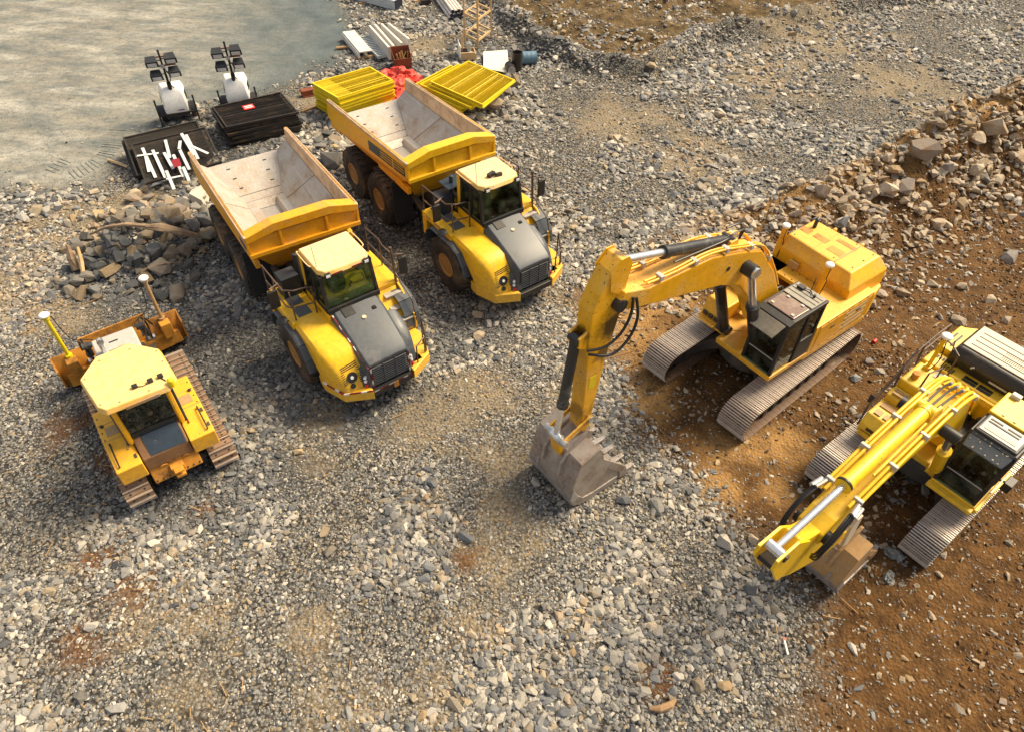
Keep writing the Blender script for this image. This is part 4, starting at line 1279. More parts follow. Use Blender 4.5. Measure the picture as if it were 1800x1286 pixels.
    mb.plate([(-3.4, -0.7, 1.25), (-3.4, 0.7, 1.25), (-6.5, 0.7, 1.4), (-6.5, -0.7, 1.4)], 0.03)
    mb.plate([(-6.5, -0.7, 1.4), (-6.5, 0.7, 1.4), (-8.1, 1.3, 2.2), (-8.1, -1.3, 2.2)], 0.03)
    mb.build('belly', 'body_orange', shell)
    for s in (-1, 1):
        # capping rail and upper wall
        mb = MB()
        ya, yb = (1.50, 1.63) if s > 0 else (-1.63, -1.50)
        mb.hexa([(-7.90, ya, top(-7.9) - 0.10), (-2.05, ya, top(-2.05) - 0.10), (-2.05, yb, top(-2.05) - 0.10), (-7.90, yb, top(-7.9) - 0.10), (-7.90, ya, top(-7.9)), (-2.05, ya, top(-2.05)), (-2.05, yb, top(-2.05)), (-7.90, yb, top(-7.9))])
        mb.build('top_rail', 'liner_edge' if not rear_truck or s < 9 else BO, shell, 0.02)
        mb = MB()
        u = s * 1.525
        pl = [(-7.90, u, top(-7.9) - 0.1), (-2.25, u, top(-2.25) - 0.1), (-3.3, s * 1.49, 2.68), (-7.95, s * 1.49, 2.62)]
        mb.plate(pl if s < 0 else pl[::-1], 0.025)
        mb.build('upper_wall', 'liner_edge', shell)
        # sloping side liner in panels
        A = (-8.0, s * 1.18, 2.32); B = (-7.9, s * 1.49, 2.62); Cc = (-3.3, s * 1.49, 2.68); Dd = (-2.35, s * 1.50, 3.2)
        E_ = (-6.32, s * 0.62, 1.76); F_ = (-4.35, s * 0.62, 1.74)
        mid_t = (-5.3, s * 1.49, 2.65); mid_b = (-5.9, s * 0.62, 1.757); kq = (-7.2, s * 0.92, 2.05)
        for nm, pts in (('side_liner', [A, E_, mid_b, mid_t, B]), ('side_liner', [(mid_b[0] + 0.03, mid_b[1], mid_b[2]), F_, Cc, (mid_t[0] + 0.03, mid_t[1], mid_t[2])]), ('side_liner', [F_, Dd, Cc])):
            mb = MB(); mb.plate(pts if s < 0 else pts[::-1], 0.025)
            mb.build(nm, 'bare_liner', shell, 0.006)
        # beam along the trough
        mb = MB(); mb.hexa([(-6.1, s * 0.30, 1.58), (-4.3, s * 0.30, 1.58), (-4.3, s * 0.66, 1.58), (-6.1, s * 0.66, 1.58), (-6.2, s * 0.36, 1.80), (-4.3, s * 0.36, 1.80), (-4.3, s * 0.62, 1.80), (-6.25, s * 0.62, 1.80)])
        mb.build('floor_beam', 'bare_liner', shell, 0.012)
        for fx_, fz in ((0.18, 0.75), (0.36, 0.55), (0.20, 0.35), (0.62, 0.7), (0.70, 0.35), (0.9, 0.6)):
            x = -7.5 + fx_ * 3.6
            y = s * (0.62 + (1.49 - 0.62) * fz); z = 1.757 + (2.64 - 1.757) * fz
            nn = Vector((0, -s * 0.715, 0.70)); p = Vector((x, y, z))
            if x < -6.3 and fz < 0.5:
                continue
            t = Vector((1, 0, 0)) * 0.045; q = nn.cross(Vector((1, 0, 0))).normalized() * 0.018
            sl = MB(); sl.hexa([p - t - q - nn * 0.01, p + t - q - nn * 0.01, p + t + q - nn * 0.01, p - t + q - nn * 0.01, p - t - q + nn * 0.006, p + t - q + nn * 0.006, p + t + q + nn * 0.006, p - t + q + nn * 0.006])
            sl.build('liner_slot', 'black_steel', shell)
        mb = MB(); ya, yb = (1.30, 1.585) if s > 0 else (-1.585, -1.30)
        mb.box(-7.95, -7.25, ya, yb, 2.02, 2.34); mb.build('tail_block', 'body_orange', shell, 0.02)
    mb = MB(); mb.plate([(-8.04, -1.18, 2.32), (-6.62, -0.73, 1.86), (-6.62, 0.73, 1.86), (-8.04, 1.18, 2.32)], 0.03); mb.build('tail_ramp', 'bare_liner', shell, 0.006)
    mb = MB(); mb.plate([(-6.60, -0.73, 1.855), (-6.32, -0.62, 1.76), (-6.32, 0.62, 1.76), (-6.60, 0.73, 1.855)], 0.03); mb.build('ramp_strip', 'bare_liner', shell, 0.006)
    mb = MB(); mb.plate([(-6.315, -0.60, 1.755), (-6.02, -0.32, 1.59), (-6.02, 0.32, 1.59), (-6.315, 0.60, 1.755)], 0.03); mb.build('ramp_step', 'bare_liner', shell, 0.006)
    mb = MB(); mb.plate([(-6.01, -0.34, 1.585), (-4.3, -0.34, 1.585), (-4.3, 0.34, 1.585), (-6.01, 0.34, 1.585)], 0.03); mb.build('floor_panel', 'bare_liner', shell, 0.006)
    mb = MB(); mb.plate([(-4.33, -0.66, 1.60), (-2.32, -1.48, 3.28), (-2.32, 1.48, 3.28), (-4.33, 0.66, 1.60)][::-1], 0.03); mb.build('front_liner', 'bare_liner', shell)
    for fy in (-0.42, 0.42):
        for k in range(3):
            t = 0.2 + k * 0.3
            x = -8.04 + t * 1.42; z = 2.32 - t * 0.46 + 0.004; y = fy * (1.5 - t * 0.35)
            sl = MB(); sl.hexa([(x - 0.02, y - 0.06, z - 0.01), (x + 0.02, y - 0.06, z - 0.01), (x + 0.02, y + 0.06, z - 0.01), (x - 0.02, y + 0.06, z - 0.01), (x - 0.02, y - 0.06, z + 0.01), (x + 0.02, y - 0.06, z - 0.003), (x + 0.02, y + 0.06, z - 0.003), (x - 0.02, y + 0.06, z + 0.01)])
            sl.build('liner_slot', 'black_steel', shell)
    if rear_truck:
        mb = MB()
        b0 = lambda x: 2.62 + (x + 4.7) * 0.075
        mb.hexa([(-4.75, -1.612, b0(-4.75)), (-2.25, -1.612, b0(-2.25) + 0.04), (-2.25, -1.603, b0(-2.25) + 0.04), (-4.75, -1.603, b0(-4.75)), (-4.75, -1.612, b0(-4.75) + 0.34), (-2.25, -1.612, b0(-2.25) + 0.36), (-2.25, -1.603, b0(-2.25) + 0.36), (-4.75, -1.603, b0(-4.75) + 0.34)])
        dec = mb.build('side_decal', 'navy', shell)
        mb = MB()
        for k in range(3):
            zo = 0.09 + k * 0.09
            mb.hexa([(-3.9, -1.616, b0(-3.9) + zo), (-2.3, -1.616, b0(-2.3) + zo + 0.04), (-2.3, -1.609, b0(-2.3) + zo + 0.04), (-3.9, -1.609, b0(-3.9) + zo), (-3.9, -1.616, b0(-3.9) + zo + 0.025), (-2.3, -1.616, b0(-2.3) + zo + 0.065), (-2.3, -1.609, b0(-2.3) + zo + 0.065), (-3.9, -1.609, b0(-3.9) + zo + 0.025)])
        mb.box(-3.05, -3.0, -1.616, -1.609, 2.75, 3.11)
        mb.build('decal_stripes', 'truck_yellow', shell)
    else:
        mb = MB(); mb.box(-2.75, -2.25, -1.612, -1.602, 2.86, 3.02); mb.build('side_decal', 'blue_decal', shell)
    wheels(root, [(0, -1), (0, 1)], TYRE, RIM)
    wheels(root, [(-4.33, -1), (-4.33, 1), (-6.34, -1), (-6.34, 1)], TYRE, RIM, RX)
    return root


_t = make_tyre().build('wheel', 'rubber', smooth=40); TYRE = _t.data; bpy.data.objects.remove(_t)
_t = make_rim().build('rim', 'rim', smooth=35); RIM = _t.data; bpy.data.objects.remove(_t)
_m = MB(); _m.lathe([(-0.02, 0.262), (-0.118, 0.256), (-0.125, 0.175), (-0.24, 0.162), (-0.255, 0.12), (-0.26, 0.0)], (0, 0, 0), (0, 1, 0), 24)
_t = _m.build('hub', 'chassis', smooth=35); HUB = _t.data; bpy.data.objects.remove(_t)  # dark colour stands in for the shade inside the deep rim
make_truck((-4.573, 14.352, 0), -0.911, -0.075, 'front yellow dump truck with red and white tape round its dark hood', False)
make_truck((-0.796, 18.349, 0), -0.920, -0.026, 'rear yellow dump truck with a striped dark side panel and black roof beacon', True)


# ------------------------------------------------------------------ crawler tracks
def track_path(xf, xr, rf, rr, step):
    """closed path round front idler and rear sprocket, sampled every step; returns (x, z, angle of travel)"""
    cf = (xf - rf, rf); cr = (xr + rr, rr)
    d = Vector((cf[0] - cr[0], cf[1] - cr[1])); L = d.length
    off = math.asin((rr - rf) / L); base = math.atan2(d.y, d.x)
    ta = PI / 2 + base + off
    pts = []
    # top run from rear to front
    n = 60
    p0 = (cr[0] + rr * math.cos(ta), cr[1] + rr * math.sin(ta)); p1 = (cf[0] + rf * math.cos(ta), cf[1] + rf * math.sin(ta))
    for k in range(n):
        t = k / n; sag = -0.03 * math.sin(PI * t)
        pts.append((p0[0] + (p1[0] - p0[0]) * t, p0[1] + (p1[1] - p0[1]) * t + sag))
    a = ta
    while a > -PI / 2:
        pts.append((cf[0] + rf * math.cos(a), cf[1] + rf * math.sin(a))); a -= 0.05
    for k in range(n):
        t = k / n; pts.append((cf[0] + (cr[0] - cf[0]) * t, 0.0))
    a = -PI / 2
    while a > ta - 2 * PI:
        pts.append((cr[0] + rr * math.cos(a), cr[1] + rr * math.sin(a))); a -= 0.05
    P = np.array(pts + [pts[0]])
    s = np.concatenate([[0], np.cumsum(np.hypot(*np.diff(P, axis=0).T))])
    m = int(round(s[-1] / step)); u = np.linspace(0, s[-1], m, endpoint=False)
    x = np.interp(u, s, P[:, 0]); z = np.interp(u, s, P[:, 1])
    x2 = np.interp((u + 0.03) % s[-1], s, P[:, 0]); z2 = np.interp((u + 0.03) % s[-1], s, P[:, 1])
    return [(a, b, math.atan2(d2 - b, c - a)) for a, b, c, d2 in zip(x, z, x2, z2)], pts


def make_shoe(pitch, hw, kind, mats):
    mb = MB()
    h = pitch / 2
    mb.box(-h * 0.96, h * 0.96, -hw, hw, -0.022, 0.0)
    if kind == 'triple':
        for x in (-h * 0.72, 0.0, h * 0.72):
            mb.hexa([(x - 0.014, -hw, 0), (x + 0.014, -hw, 0), (x + 0.014, hw, 0), (x - 0.014, hw, 0), (x - 0.009, -hw, 0.03), (x + 0.009, -hw, 0.03), (x + 0.009, hw, 0.03), (x - 0.009, hw, 0.03)], 1)
    else:
        x = h * 0.6
        mb.hexa([(x - 0.02, -hw, 0), (x + 0.02, -hw, 0), (x + 0.02, hw, 0), (x - 0.02, hw, 0), (x - 0.012, -hw, 0.065), (x + 0.012, -hw, 0.065), (x + 0.012, hw, 0.065), (x - 0.012, hw, 0.065)], 1)
    for y in (-0.16, 0.16):
        for x in (-0.05, 0.04):
            mb.box(x - 0.016, x + 0.016, y - 0.02, y + 0.02, 0.0, 0.012, 2)
    for y in (-0.11, 0.11):
        mb.box(-h, h, y - 0.03, y + 0.03, -0.10, -0.022, 2)
    o = mb.build('track_shoe', mats + ['black_steel'])
    me = o.data
    bpy.data.objects.remove(o)
    return me


def make_track(root, yc, xf, xr, rf, rr, pitch, shoe, dozer=False):
    path, pts = track_path(xf, xr, rf - 0.03, rr - 0.03, pitch)
    s = 1 if yc > 0 else -1
    mb = MB()
    zt = min(rf, rr)
    mb.prism_y([(xf - rf * 1.1, zt - 0.14), (xf - rf * 1.1, zt + 0.10), (xf - rf * 1.6, 2 * zt - 0.26), (xr + rr * 1.8, 2 * zt - 0.24), (xr + rr * 1.2, zt + 0.14), (xr + rr * 1.2, zt - 0.14), (xr + rr * 2, 0.16), (xf - rf * 1.8, 0.16)], yc - 0.17, yc + 0.17)
    fr = mb.build('track', 'chassis', root, 0.015)
    mb = MB()
    mb.cyl((xf - rf, yc - 0.14, rf + 0.03), (xf - rf, yc + 0.14, rf + 0.03), rf - 0.11, n=24)
    mb.cyl((xr + rr, yc - 0.10, rr + 0.03), (xr + rr, yc + 0.10, rr + 0.03), rr - 0.10, n=24)
    mb.cyl((xr + rr, yc - 0.22, rr + 0.03), (xr + rr, yc + 0.22, rr + 0.03), rr * 0.5, n=18)
    k = 0; x = xr + 2 * rr + 0.05
    while x < xf - 2 * rf:
        mb.cyl((x, yc - 0.22, 0.2), (x, yc + 0.22, 0.2), 0.11, n=12); x += 0.42
    mb.build('rollers', 'chassis', fr)
    for x, z, a in path:
        o = bpy.data.objects.new('track_shoe', shoe); COL.objects.link(o); o.parent = fr
        o.matrix_local = Matrix.Translation((x, yc, z + 0.03)) @ Matrix.Rotation(-a, 4, 'Y')
    return fr


def ram(root, a, b, r_b, r_r, frac, mat_b, name, xf, rod_mat='chrome'):
    """hydraulic cylinder: barrel from a for frac of the way, rod on to b"""
    a = Vector(a); b = Vector(b); m = a.lerp(b, frac)
    d = (b - a).normalized()
    mb = MB(); mb.cyl(a, m, r_b, n=18); mb.cyl(m - d * 0.12, m + d * 0.02, r_b * 1.16, n=18); mb.cyl(a - d * 0.02, a + d * 0.12, r_b * 1.08, n=18)
    s = Vector((0, 1, 0)); mb.cyl(a - s * r_b * 1.3, a + s * r_b * 1.3, r_b * 0.95, n=14)
    bar = mb.build(name, mat_b, root, smooth=40, xf=xf)
    mb = MB(); mb.cyl(m, b, r_r, n=14); mb.cyl(b - s * r_b * 1.1, b + s * r_b * 1.1, r_r * 1.5, n=14)
    mb.build('piston_rod', rod_mat, bar, smooth=40)
    return bar


def xframe(root, yg, zt, mat='chassis'):
    mb = MB()
    mb.lathe([(0.50, 0.95), (0.95, 0.85), (1.10, 0.78), (1.20, 0.78)], (0, 0, 0), (0, 0, 1), 28)
    for sx in (-1, 1):
        for sy in (-1, 1):
            pts = []
            for t in np.linspace(0, 1, 6):
                x = sx * (0.35 + 0.95 * t ** 1.6); y = sy * (0.45 + (yg - 0.5) * t); z = 0.98 - 0.32 * t * t
                w = 0.42 - 0.14 * t
                pts.append([(x - w, y, z - 0.36), (x + w, y, z - 0.36), (x + w * 0.9, y, z), (x - w * 0.9, y, z)])
            mb.loft(pts)
    mb.build('car_body', mat, root, 0.02, smooth=35)


# ------------------------------------------------------------------ excavator with raised boom
def profile_plate(prof, y0, y1):
    mb = MB(); mb.prism_y(prof, y0, y1); return mb


def bucket(root, xf, T, hw, back_mat, side_mat, wear_mat):
    """T maps bucket profile coordinates (x forward, z up) into the house frame"""
    q = lambda pts: [T(x, z) for x, z in pts]
    back = [(0.02, 1.86), (0.52, 1.66), (0.66, 1.30), (0.72, 0.85), (0.76, 0.48), (0.66, 0.20), (0.42, 0.04), (0.10, 0.0), (-0.50, 0.0), (-1.12, 0.06)]
    inn = [(-1.10, 0.10), (-0.50, 0.05), (0.10, 0.05), (0.40, 0.09), (0.61, 0.24), (0.70, 0.49), (0.66, 0.85), (0.60, 1.28), (0.48, 1.60), (0.02, 1.80)]
    mb = MB(); mb.prism_y(q(back + inn), -hw, hw)
    bk = mb.build('bucket', back_mat, root, smooth=30, xf=xf)
    side = [(0.02, 1.84), (0.52, 1.645), (0.645, 1.30), (0.705, 0.85), (0.745, 0.48), (0.65, 0.215), (0.41, 0.06), (0.10, 0.015), (-0.50, 0.015), (-1.10, 0.07), (-0.98, 0.42), (-0.52, 0.95), (-0.20, 1.30), (-0.10, 1.62)]
    for s in (-1, 1):
        ya, yb = (hw - 0.03, hw + 0.012) if s > 0 else (-hw - 0.012, -hw + 0.03)
        mb = MB(); mb.prism_y(q(side), ya, yb); mb.build('side_plate', side_mat, bk)
        ya, yb = (hw + 0.010, hw + 0.05) if s > 0 else (-hw - 0.05, -hw - 0.010)
        mb = MB(); mb.prism_y(q([(0.70, 0.85), (0.775, 0.48), (0.67, 0.19), (0.42, 0.03), (0.10, -0.012), (-0.75, 0.0), (-0.75, 0.22), (0.05, 0.2), (0.36, 0.26), (0.54, 0.5)]), ya, yb)
        mb.build('side_wear_plate', wear_mat, bk, 0.01)
        mb = MB(); mb.prism_y(q([(-1.14, 0.05), (-1.0, 0.45), (-0.55, 0.95), (-0.40, 0.82), (-0.80, 0.35), (-0.86, 0.05)]), ya, yb)
        mb.build('side_cutter', side_mat, bk, 0.01)
        mb = MB(); yc = s * 0.30
        mb.prism_y(q([(-0.16, 1.95), (-0.02, 2.06), (0.12, 1.98), (0.60, 1.60), (0.74, 1.40), (0.80, 0.98), (0.70, 0.92), (0.6, 1.3), (0.3, 1.6), (-0.12, 1.75)]), yc - 0.035, yc + 0.035)
        mb.build('hinge_bracket', side_mat, bk, 0.01)
    for k in range(3):
        y = -hw * 0.62 + k * hw * 0.62
        mb = MB(); mb.prism_y(q([(0.69, 0.24), (0.78, 0.46), (0.76, 0.80), (0.70, 0.80), (0.70, 0.46), (0.6, 0.25)]), y - 0.03, y + 0.03)
        if k != 1:
            mb.build('heel_strip', wear_mat, bk)
    mb = MB(); mb.prism_y(q([(0.79, 0.50), (0.69, 0.18), (0.42, 0.02), (0.12, -0.02), (0.12, -0.004), (0.42, 0.036), (0.665, 0.198), (0.762, 0.50)]), -hw, hw); mb.build('heel_plate', wear_mat, bk)
    for k in range(5):
        y = -hw * 0.92 + k * hw * 0.46
        mb = MB(); a0 = T(-0.98, 0.02); a1 = T(-0.98, 0.16); b0 = T(-1.38, 0.10); b1 = T(-1.38, 0.14)
        w = 0.075
        mb.hexa([(a0[0], y - w, a0[1]), (b0[0], y - w * 0.7, b0[1]), (b0[0], y + w * 0.7, b0[1]), (a0[0], y + w, a0[1]), (a1[0], y - w, a1[1]), (b1[0], y - w * 0.7, b1[1]), (b1[0], y + w * 0.7, b1[1]), (a1[0], y + w, a1[1])])
        mb.build('tooth', wear_mat, bk, 0.01)
    return bk


def cab_excavator(root, xf, x0, x1, y0, y1, zb, zt, roof_fn, glass, sill_mat):
    """closed operator cab: dark frame, sill, glass panes, seat"""
    fx = x1
    mb = MB()
    t = 0.045
    for (x, y) in ((fx, y0), (fx, y1), (x0, y0), (x0, y1), (x0 + (x1 - x0) * 0.42, y1)):
        xx = min(max(x, x0 + t), x1 - t); yy = min(max(y, y0 + t), y1 - t)
        mb.box(xx - t, xx + t, yy - t, yy + t, zb + 0.12, zt)
    mb.box(x0, x1, y0, y0 + 0.08, zt - 0.09, zt); mb.box(x0, x1, y1 - 0.08, y1, zt - 0.09, zt); mb.box(x1 - 0.08, x1, y0 + 0.08, y1 - 0.08, zt - 0.09, zt); mb.box(x0, x0 + 0.08, y0 + 0.08, y1 - 0.08, zt - 0.09, zt)
    mb.box(x0, x0 + (x1 - x0) * 0.42, y1 - 0.06, y1 + 0.004, zb + 0.12, zb + 0.85)
    fr = mb.build('cab_frame', 'black_steel', root, 0.012, xf=xf)
    mb = MB(); mb.box(x0, x1 + 0.03, y0 - 0.01, y1 + 0.02, zb - 0.03, zb + 0.13); mb.build('cab_sill', sill_mat, root, 0.02, xf=xf)
    g = 0.012
    zm = zb + 0.62
    mb = MB(); mb.box(x1 - 0.05, x1 - 0.05 + g, y0 + 0.08, y1 - 0.08, zm + 0.02, zt - 0.08); mb.build('windscreen', glass, root, xf=xf)
    mb = MB(); mb.box(x1 - 0.05, x1 - 0.05 + g, y0 + 0.08, y1 - 0.08, zb + 0.14, zm); mb.build('lower_windscreen', glass, root, xf=xf)
    mb = MB(); mb.box(x1 - 0.055, x1 - 0.02, y0 + 0.06, y1 - 0.06, zm, zm + 0.02); mb.build('screen_bar', 'silver', root, xf=xf)
    xm = x0 + (x1 - x0) * 0.42
    mb = MB(); mb.box(xm + 0.05, x1 - 0.09, y1 - 0.045, y1 - 0.045 + g, zb + 0.15, zt - 0.09); mb.build('door_window', glass, root, xf=xf)
    mb = MB(); mb.box(x0 + 0.09, xm - 0.05, y1 - 0.045, y1 - 0.045 + g, zb + 0.85, zt - 0.09); mb.build('rear_window', glass, root, xf=xf)
    mb = MB(); mb.box(x0 + 0.09, x1 - 0.09, y0 + 0.03, y0 + 0.03 + g, zb + 0.5, zt - 0.09); mb.build('inner_window', glass, root, xf=xf)
    mb = MB(); mb.box(x0 + 0.05, x0 + 0.09, y0 + 0.08, y1 - 0.08, zb + 0.13, zt - 0.09); mb.box(x0, x1, y0 + 0.05, y1 - 0.07, zb + 0.13, zb + 0.16); mb.build('cab_lining', 'interior', root, xf=xf)
    ym = (y0 + y1) / 2
    mb = MB(); mb.box(x0 + 0.45, x0 + 0.95, ym - 0.24, ym + 0.24, zb + 0.3, zb + 0.72); mb.box(x0 + 0.40, x0 + 0.55, ym - 0.24, ym + 0.24, zb + 0.65, zb + 1.4); mb.build('operator_seat', 'navy', root, 0.05, xf=xf)
    mb = MB(); mb.box(x0 + 0.5, x0 + 1.1, ym - 0.40, ym - 0.26, zb + 0.3, zb + 0.85); mb.box(x0 + 0.5, x0 + 1.1, ym + 0.26, ym + 0.40, zb + 0.3, zb + 0.85); mb.tube([(x1 - 0.12, y0 + 0.25, zb + 1.05), (x1 - 0.3, y0 + 0.55, zb + 1.2)], 0.03)
    mb.build('console', 'black_steel', root, 0.03, xf=xf)
    roof_fn()


def dome(mb, x, y, z, r=0.11):
    mb.lathe([(0, r * 0.8), (0.03, r), (0.06, r), (0.09, r * 0.75), (0.105, 0.0)], (x, y, z), (0, 0, 1), 16)


def seam(parent, a, b_, w=0.012, mat='bucket_brown', name='panel_seam', xf=None):
    a = Vector(a); b_ = Vector(b_); d = (b_ - a).normalized()
    t = d.orthogonal().normalized() * w; u = d.cross(t).normalized() * w
    mb = MB(); mb.hexa([a - t - u, b_ - t - u, b_ + t - u, a + t - u, a - t + u, b_ - t + u, b_ + t + u, a + t + u])
    return mb.build(name, mat, parent, xf=xf)


def bolts(parent, pts, nrm, r=0.02, mat='black_steel', xf=None):
    nrm = Vector(nrm)
    mb = MB()
    for p in pts:
        mb.cyl(Vector(p) - nrm * 0.01, Vector(p) + nrm * 0.012, r, n=6)
    o = mb.build('bolts', mat, parent, xf=xf)
    o['kind'] = 'stuff'
    return o


def make_excavator_a():
    root = thing('excavator', 'orange yellow excavator with raised arched boom and bucket on the gravel', 'excavator', (6.84, 14.335, 0), -2.429, 'excavators parked on the brown soil')
    XF = Matrix.Rotation(-0.056, 4, 'Z')
    DY = 'digger_yellow'
    shoe = make_shoe(0.205, 0.41, 'triple', ['shoe', 'grouser'])
    for s in (-1, 1):
        make_track(root, s * 1.335, 2.67, -2.70, 0.50, 0.55, 0.205, shoe)
    xframe(root, 1.2, 1.0)
    # house
    mb = MB()
    plan = [(0.95, -1.42), (0.95, -0.55), (-0.10, 0.40), (-0.05, 1.40), (-2.75, 1.40), (-3.30, 1.10), (-3.58, 0.55), (-3.62, 0), (-3.58, -0.75), (-3.30, -1.25), (-2.75, -1.48)]
    mb.prism_z(plan, 1.22, 1.42)
    mb.box(-0.2, 1.30, -0.45, 0.40, 1.22, 1.40)
    mb.build('house_frame', DY, root, 0.02, xf=XF)
    mb = MB()
    mb.prism_z([(-0.14, 0.45), (-0.14, 1.40), (-2.72, 1.40), (-2.72, 0.45)], 1.42, 2.34); mb.build('left_side_body', DY, root, 0.03, xf=XF)
    mb = MB(); mb.box(-1.55, -0.35, 1.402, 1.412, 1.5, 2.26); mb.build('side_door', DY, root, 0.006, xf=XF)
    mb = MB(); mb.box(-2.62, -1.60, 1.402, 1.412, 1.5, 2.26); sd = mb.build('side_door', DY, root, 0.006, xf=XF)
    for k in range(4):
        mb = MB(); z = 1.58 + k * 0.17
        mb.hexa([(-2.5 + k * 0.02, 1.41, z), (-1.5, 1.41, z), (-1.5, 1.416, z), (-2.5, 1.416, z), (-2.45, 1.41, z + 0.07), (-1.45, 1.41, z + 0.07), (-1.45, 1.416, z + 0.07), (-2.45, 1.416, z + 0.07)])
        mb.build('side_stripe', 'pale_beige', sd)
    mb = MB(); mb.prism_z([(0.0, -1.42), (0.0, -0.78), (-2.72, -0.78), (-2.72, -1.42)], 1.42, 2.2); mb.build('right_side_body', DY, root, 0.03, xf=XF)
    mb = MB(); mb.prism_y([(0.02, 1.42), (0.90, 1.42), (0.90, 1.62), (0.72, 1.95), (0.02, 1.98)], -1.40, -0.72); tb = mb.build('tool_box', DY, root, 0.04, 3, xf=XF)
    for k in range(3):
        mb = MB(); mb.box(0.88, 0.96, -1.30 + k * 0.19, -1.16 + k * 0.19, 1.50, 1.60); mb.build('step_hole', 'black_steel', tb)
    mb = MB(); mb.box(0.80, 1.10, -1.35, -0.78, 1.36, 1.40); mb.build('step', DY, root, xf=XF)
    mb = MB(); mb.box(-0.02, 0.02, -0.78, -0.45, 1.5, 2.0); mb.box(-1.3, -0.2, -0.55, 0.35, 1.42, 1.75); mb.build('pump_bay', 'black_steel', root, xf=XF)
    mb = MB()
    mb.tube([(-0.9, 0.2, 1.75), (-0.85, 0.1, 2.15), (-0.95, -0.05, 2.3), (-1.1, -0.1, 2.0)], 0.035, 8); mb.tube([(-0.6, 0.25, 1.75), (-0.7, 0.0, 2.1), (-1.1, 0.1, 2.2)], 0.03, 8); mb.tube([(-0.4, 0.3, 1.8), (-0.6, -0.2, 2.05), (-0.9, -0.35, 1.9)], 0.03, 8)
    mb.build('bay_hoses', 'silver', root, smooth=60, xf=XF)
    mb = MB(); mb.box(-1.85, -1.32, -1.42, 0.42, 2.08, 2.2); mb.build('walkway', DY, root, 0.015, xf=XF)
    # engine cover with chamfered top
    base = [(-1.72, 1.18), (-3.36, 1.20), (-3.36, -1.42), (-1.86, -1.40)]
    mid = [(-1.70, 1.14), (-3.42, 1.16), (-3.40, -1.42), (-1.86, -1.38)]
    topp = [(-1.96, 0.88), (-3.28, 0.88), (-3.24, -1.22), (-2.06, -1.22)]
    ring = lambda P_, z: [(x, y, z) for x, y in P_]
    mb = MB(); mb.loft([ring(base, 2.2), ring(mid, 2.62), ring(topp, 2.96)])
    hood = mb.build('engine_cover', DY, root, 0.03, 3, xf=XF)
    mb = MB(); mb.hexa([(-2.02, 0.30, 2.955), (-3.27, 0.30, 2.955), (-3.27, 0.33, 2.955), (-2.02, 0.33, 2.955), (-2.02, 0.30, 2.975), (-3.27, 0.30, 2.975), (-3.27, 0.33, 2.975), (-2.02, 0.33, 2.975)]); mb.build('cover_seam', 'bucket_brown', hood)
    for (x, y, a, b_) in ((-2.60, -1.05, 0.12, 0.16), (-2.62, -0.55, 0.12, 0.22), (-2.95, 0.05, 0.08, 0.30), (-2.45, 0.05, 0.14, 0.22)):
        mb = MB(); mb.box(x - a, x + a, y - b_, y + b_, 2.955, 2.967); mb.build('cover_vent', 'rust_yellow', hood)
    mb = MB(); mb.tube([(-2.9, -1.0, 2.9), (-2.92, -1.0, 3.16), (-3.02, -1.03, 3.2)], 0.055, 10); mb.build('exhaust_pipe', 'dark_plastic', hood)
    mb = MB(); mb.box(-1.74, -1.70, -0.75, -0.45, 2.3, 2.5); mb.build('cover_latch', 'bucket_brown', hood)
    for y in (-0.40,):
        seam(hood, (-2.05, y, 2.958), (-3.25, y, 2.958), 0.006)
    seam(hood, (-1.985, -1.2, 2.958), (-1.90, 0.85, 2.958), 0.006)
    bolts(hood, [(-2.15, -1.1, 2.958), (-2.15, 0.2, 2.958), (-3.2, -1.1, 2.958), (-3.2, 0.2, 2.958), (-2.2, 0.75, 2.958), (-3.15, 0.75, 2.958), (-2.7, 0.75, 2.958)], (0, 0, 1), 0.022)
    bolts(root, [(-0.3 - 0.35 * k, 1.40, 1.47) for k in range(7)] + [(-0.3 - 0.35 * k, 1.40, 2.29) for k in range(7)], (0, 1, 0), 0.018, xf=XF)
    bolts(root, [(-1.4, -1.3 + 0.24 * k, 2.2) for k in range(7)] + [(-1.75, -1.3 + 0.24 * k, 2.2) for k in range(7)], (0, 0, 1), 0.018, xf=XF)
    for x in (-0.95, -2.1):
        mb = MB(); mb.box(x - 0.09, x + 0.09, 1.413, 1.43, 1.98, 2.04); mb.build('door_handle', 'black_steel', root, 0.008, xf=XF)
    for x in (-0.45, -0.12):
        seam(root, (x, -1.35, 2.205), (x, -0.82, 2.205), 0.008, xf=XF)
    # counterweight
    cw = [(-2.74, 1.40), (-3.25, 1.28), (-3.55, 0.9), (-3.66, 0.3), (-3.66, -0.5), (-3.55, -1.05), (-3.25, -1.38), (-2.74, -1.46)]
    mb = MB(); mb.prism_z(cw, 1.24, 2.2); mb.prism_z([(-3.37, 1.15), (-3.56, 0.8), (-3.66, 0.2), (-3.66, -0.5), (-3.56, -1.0), (-3.37, -1.3)], 2.2, 2.72, top=[(-3.37, 1.0), (-3.50, 0.7), (-3.56, 0.2), (-3.56, -0.5), (-3.50, -0.9), (-3.37, -1.2)])
    ctw = mb.build('counterweight', DY, root, 0.04, 3, xf=XF)
    for y in (-0.65, 0.25):
        mb = MB(); mb.prism_y([(-3.56, 2.7), (-3.36, 2.7), (-3.40, 2.9), (-3.50, 2.9)], y - 0.04, y + 0.04); mb.build('lifting_eye', DY, ctw, 0.02)
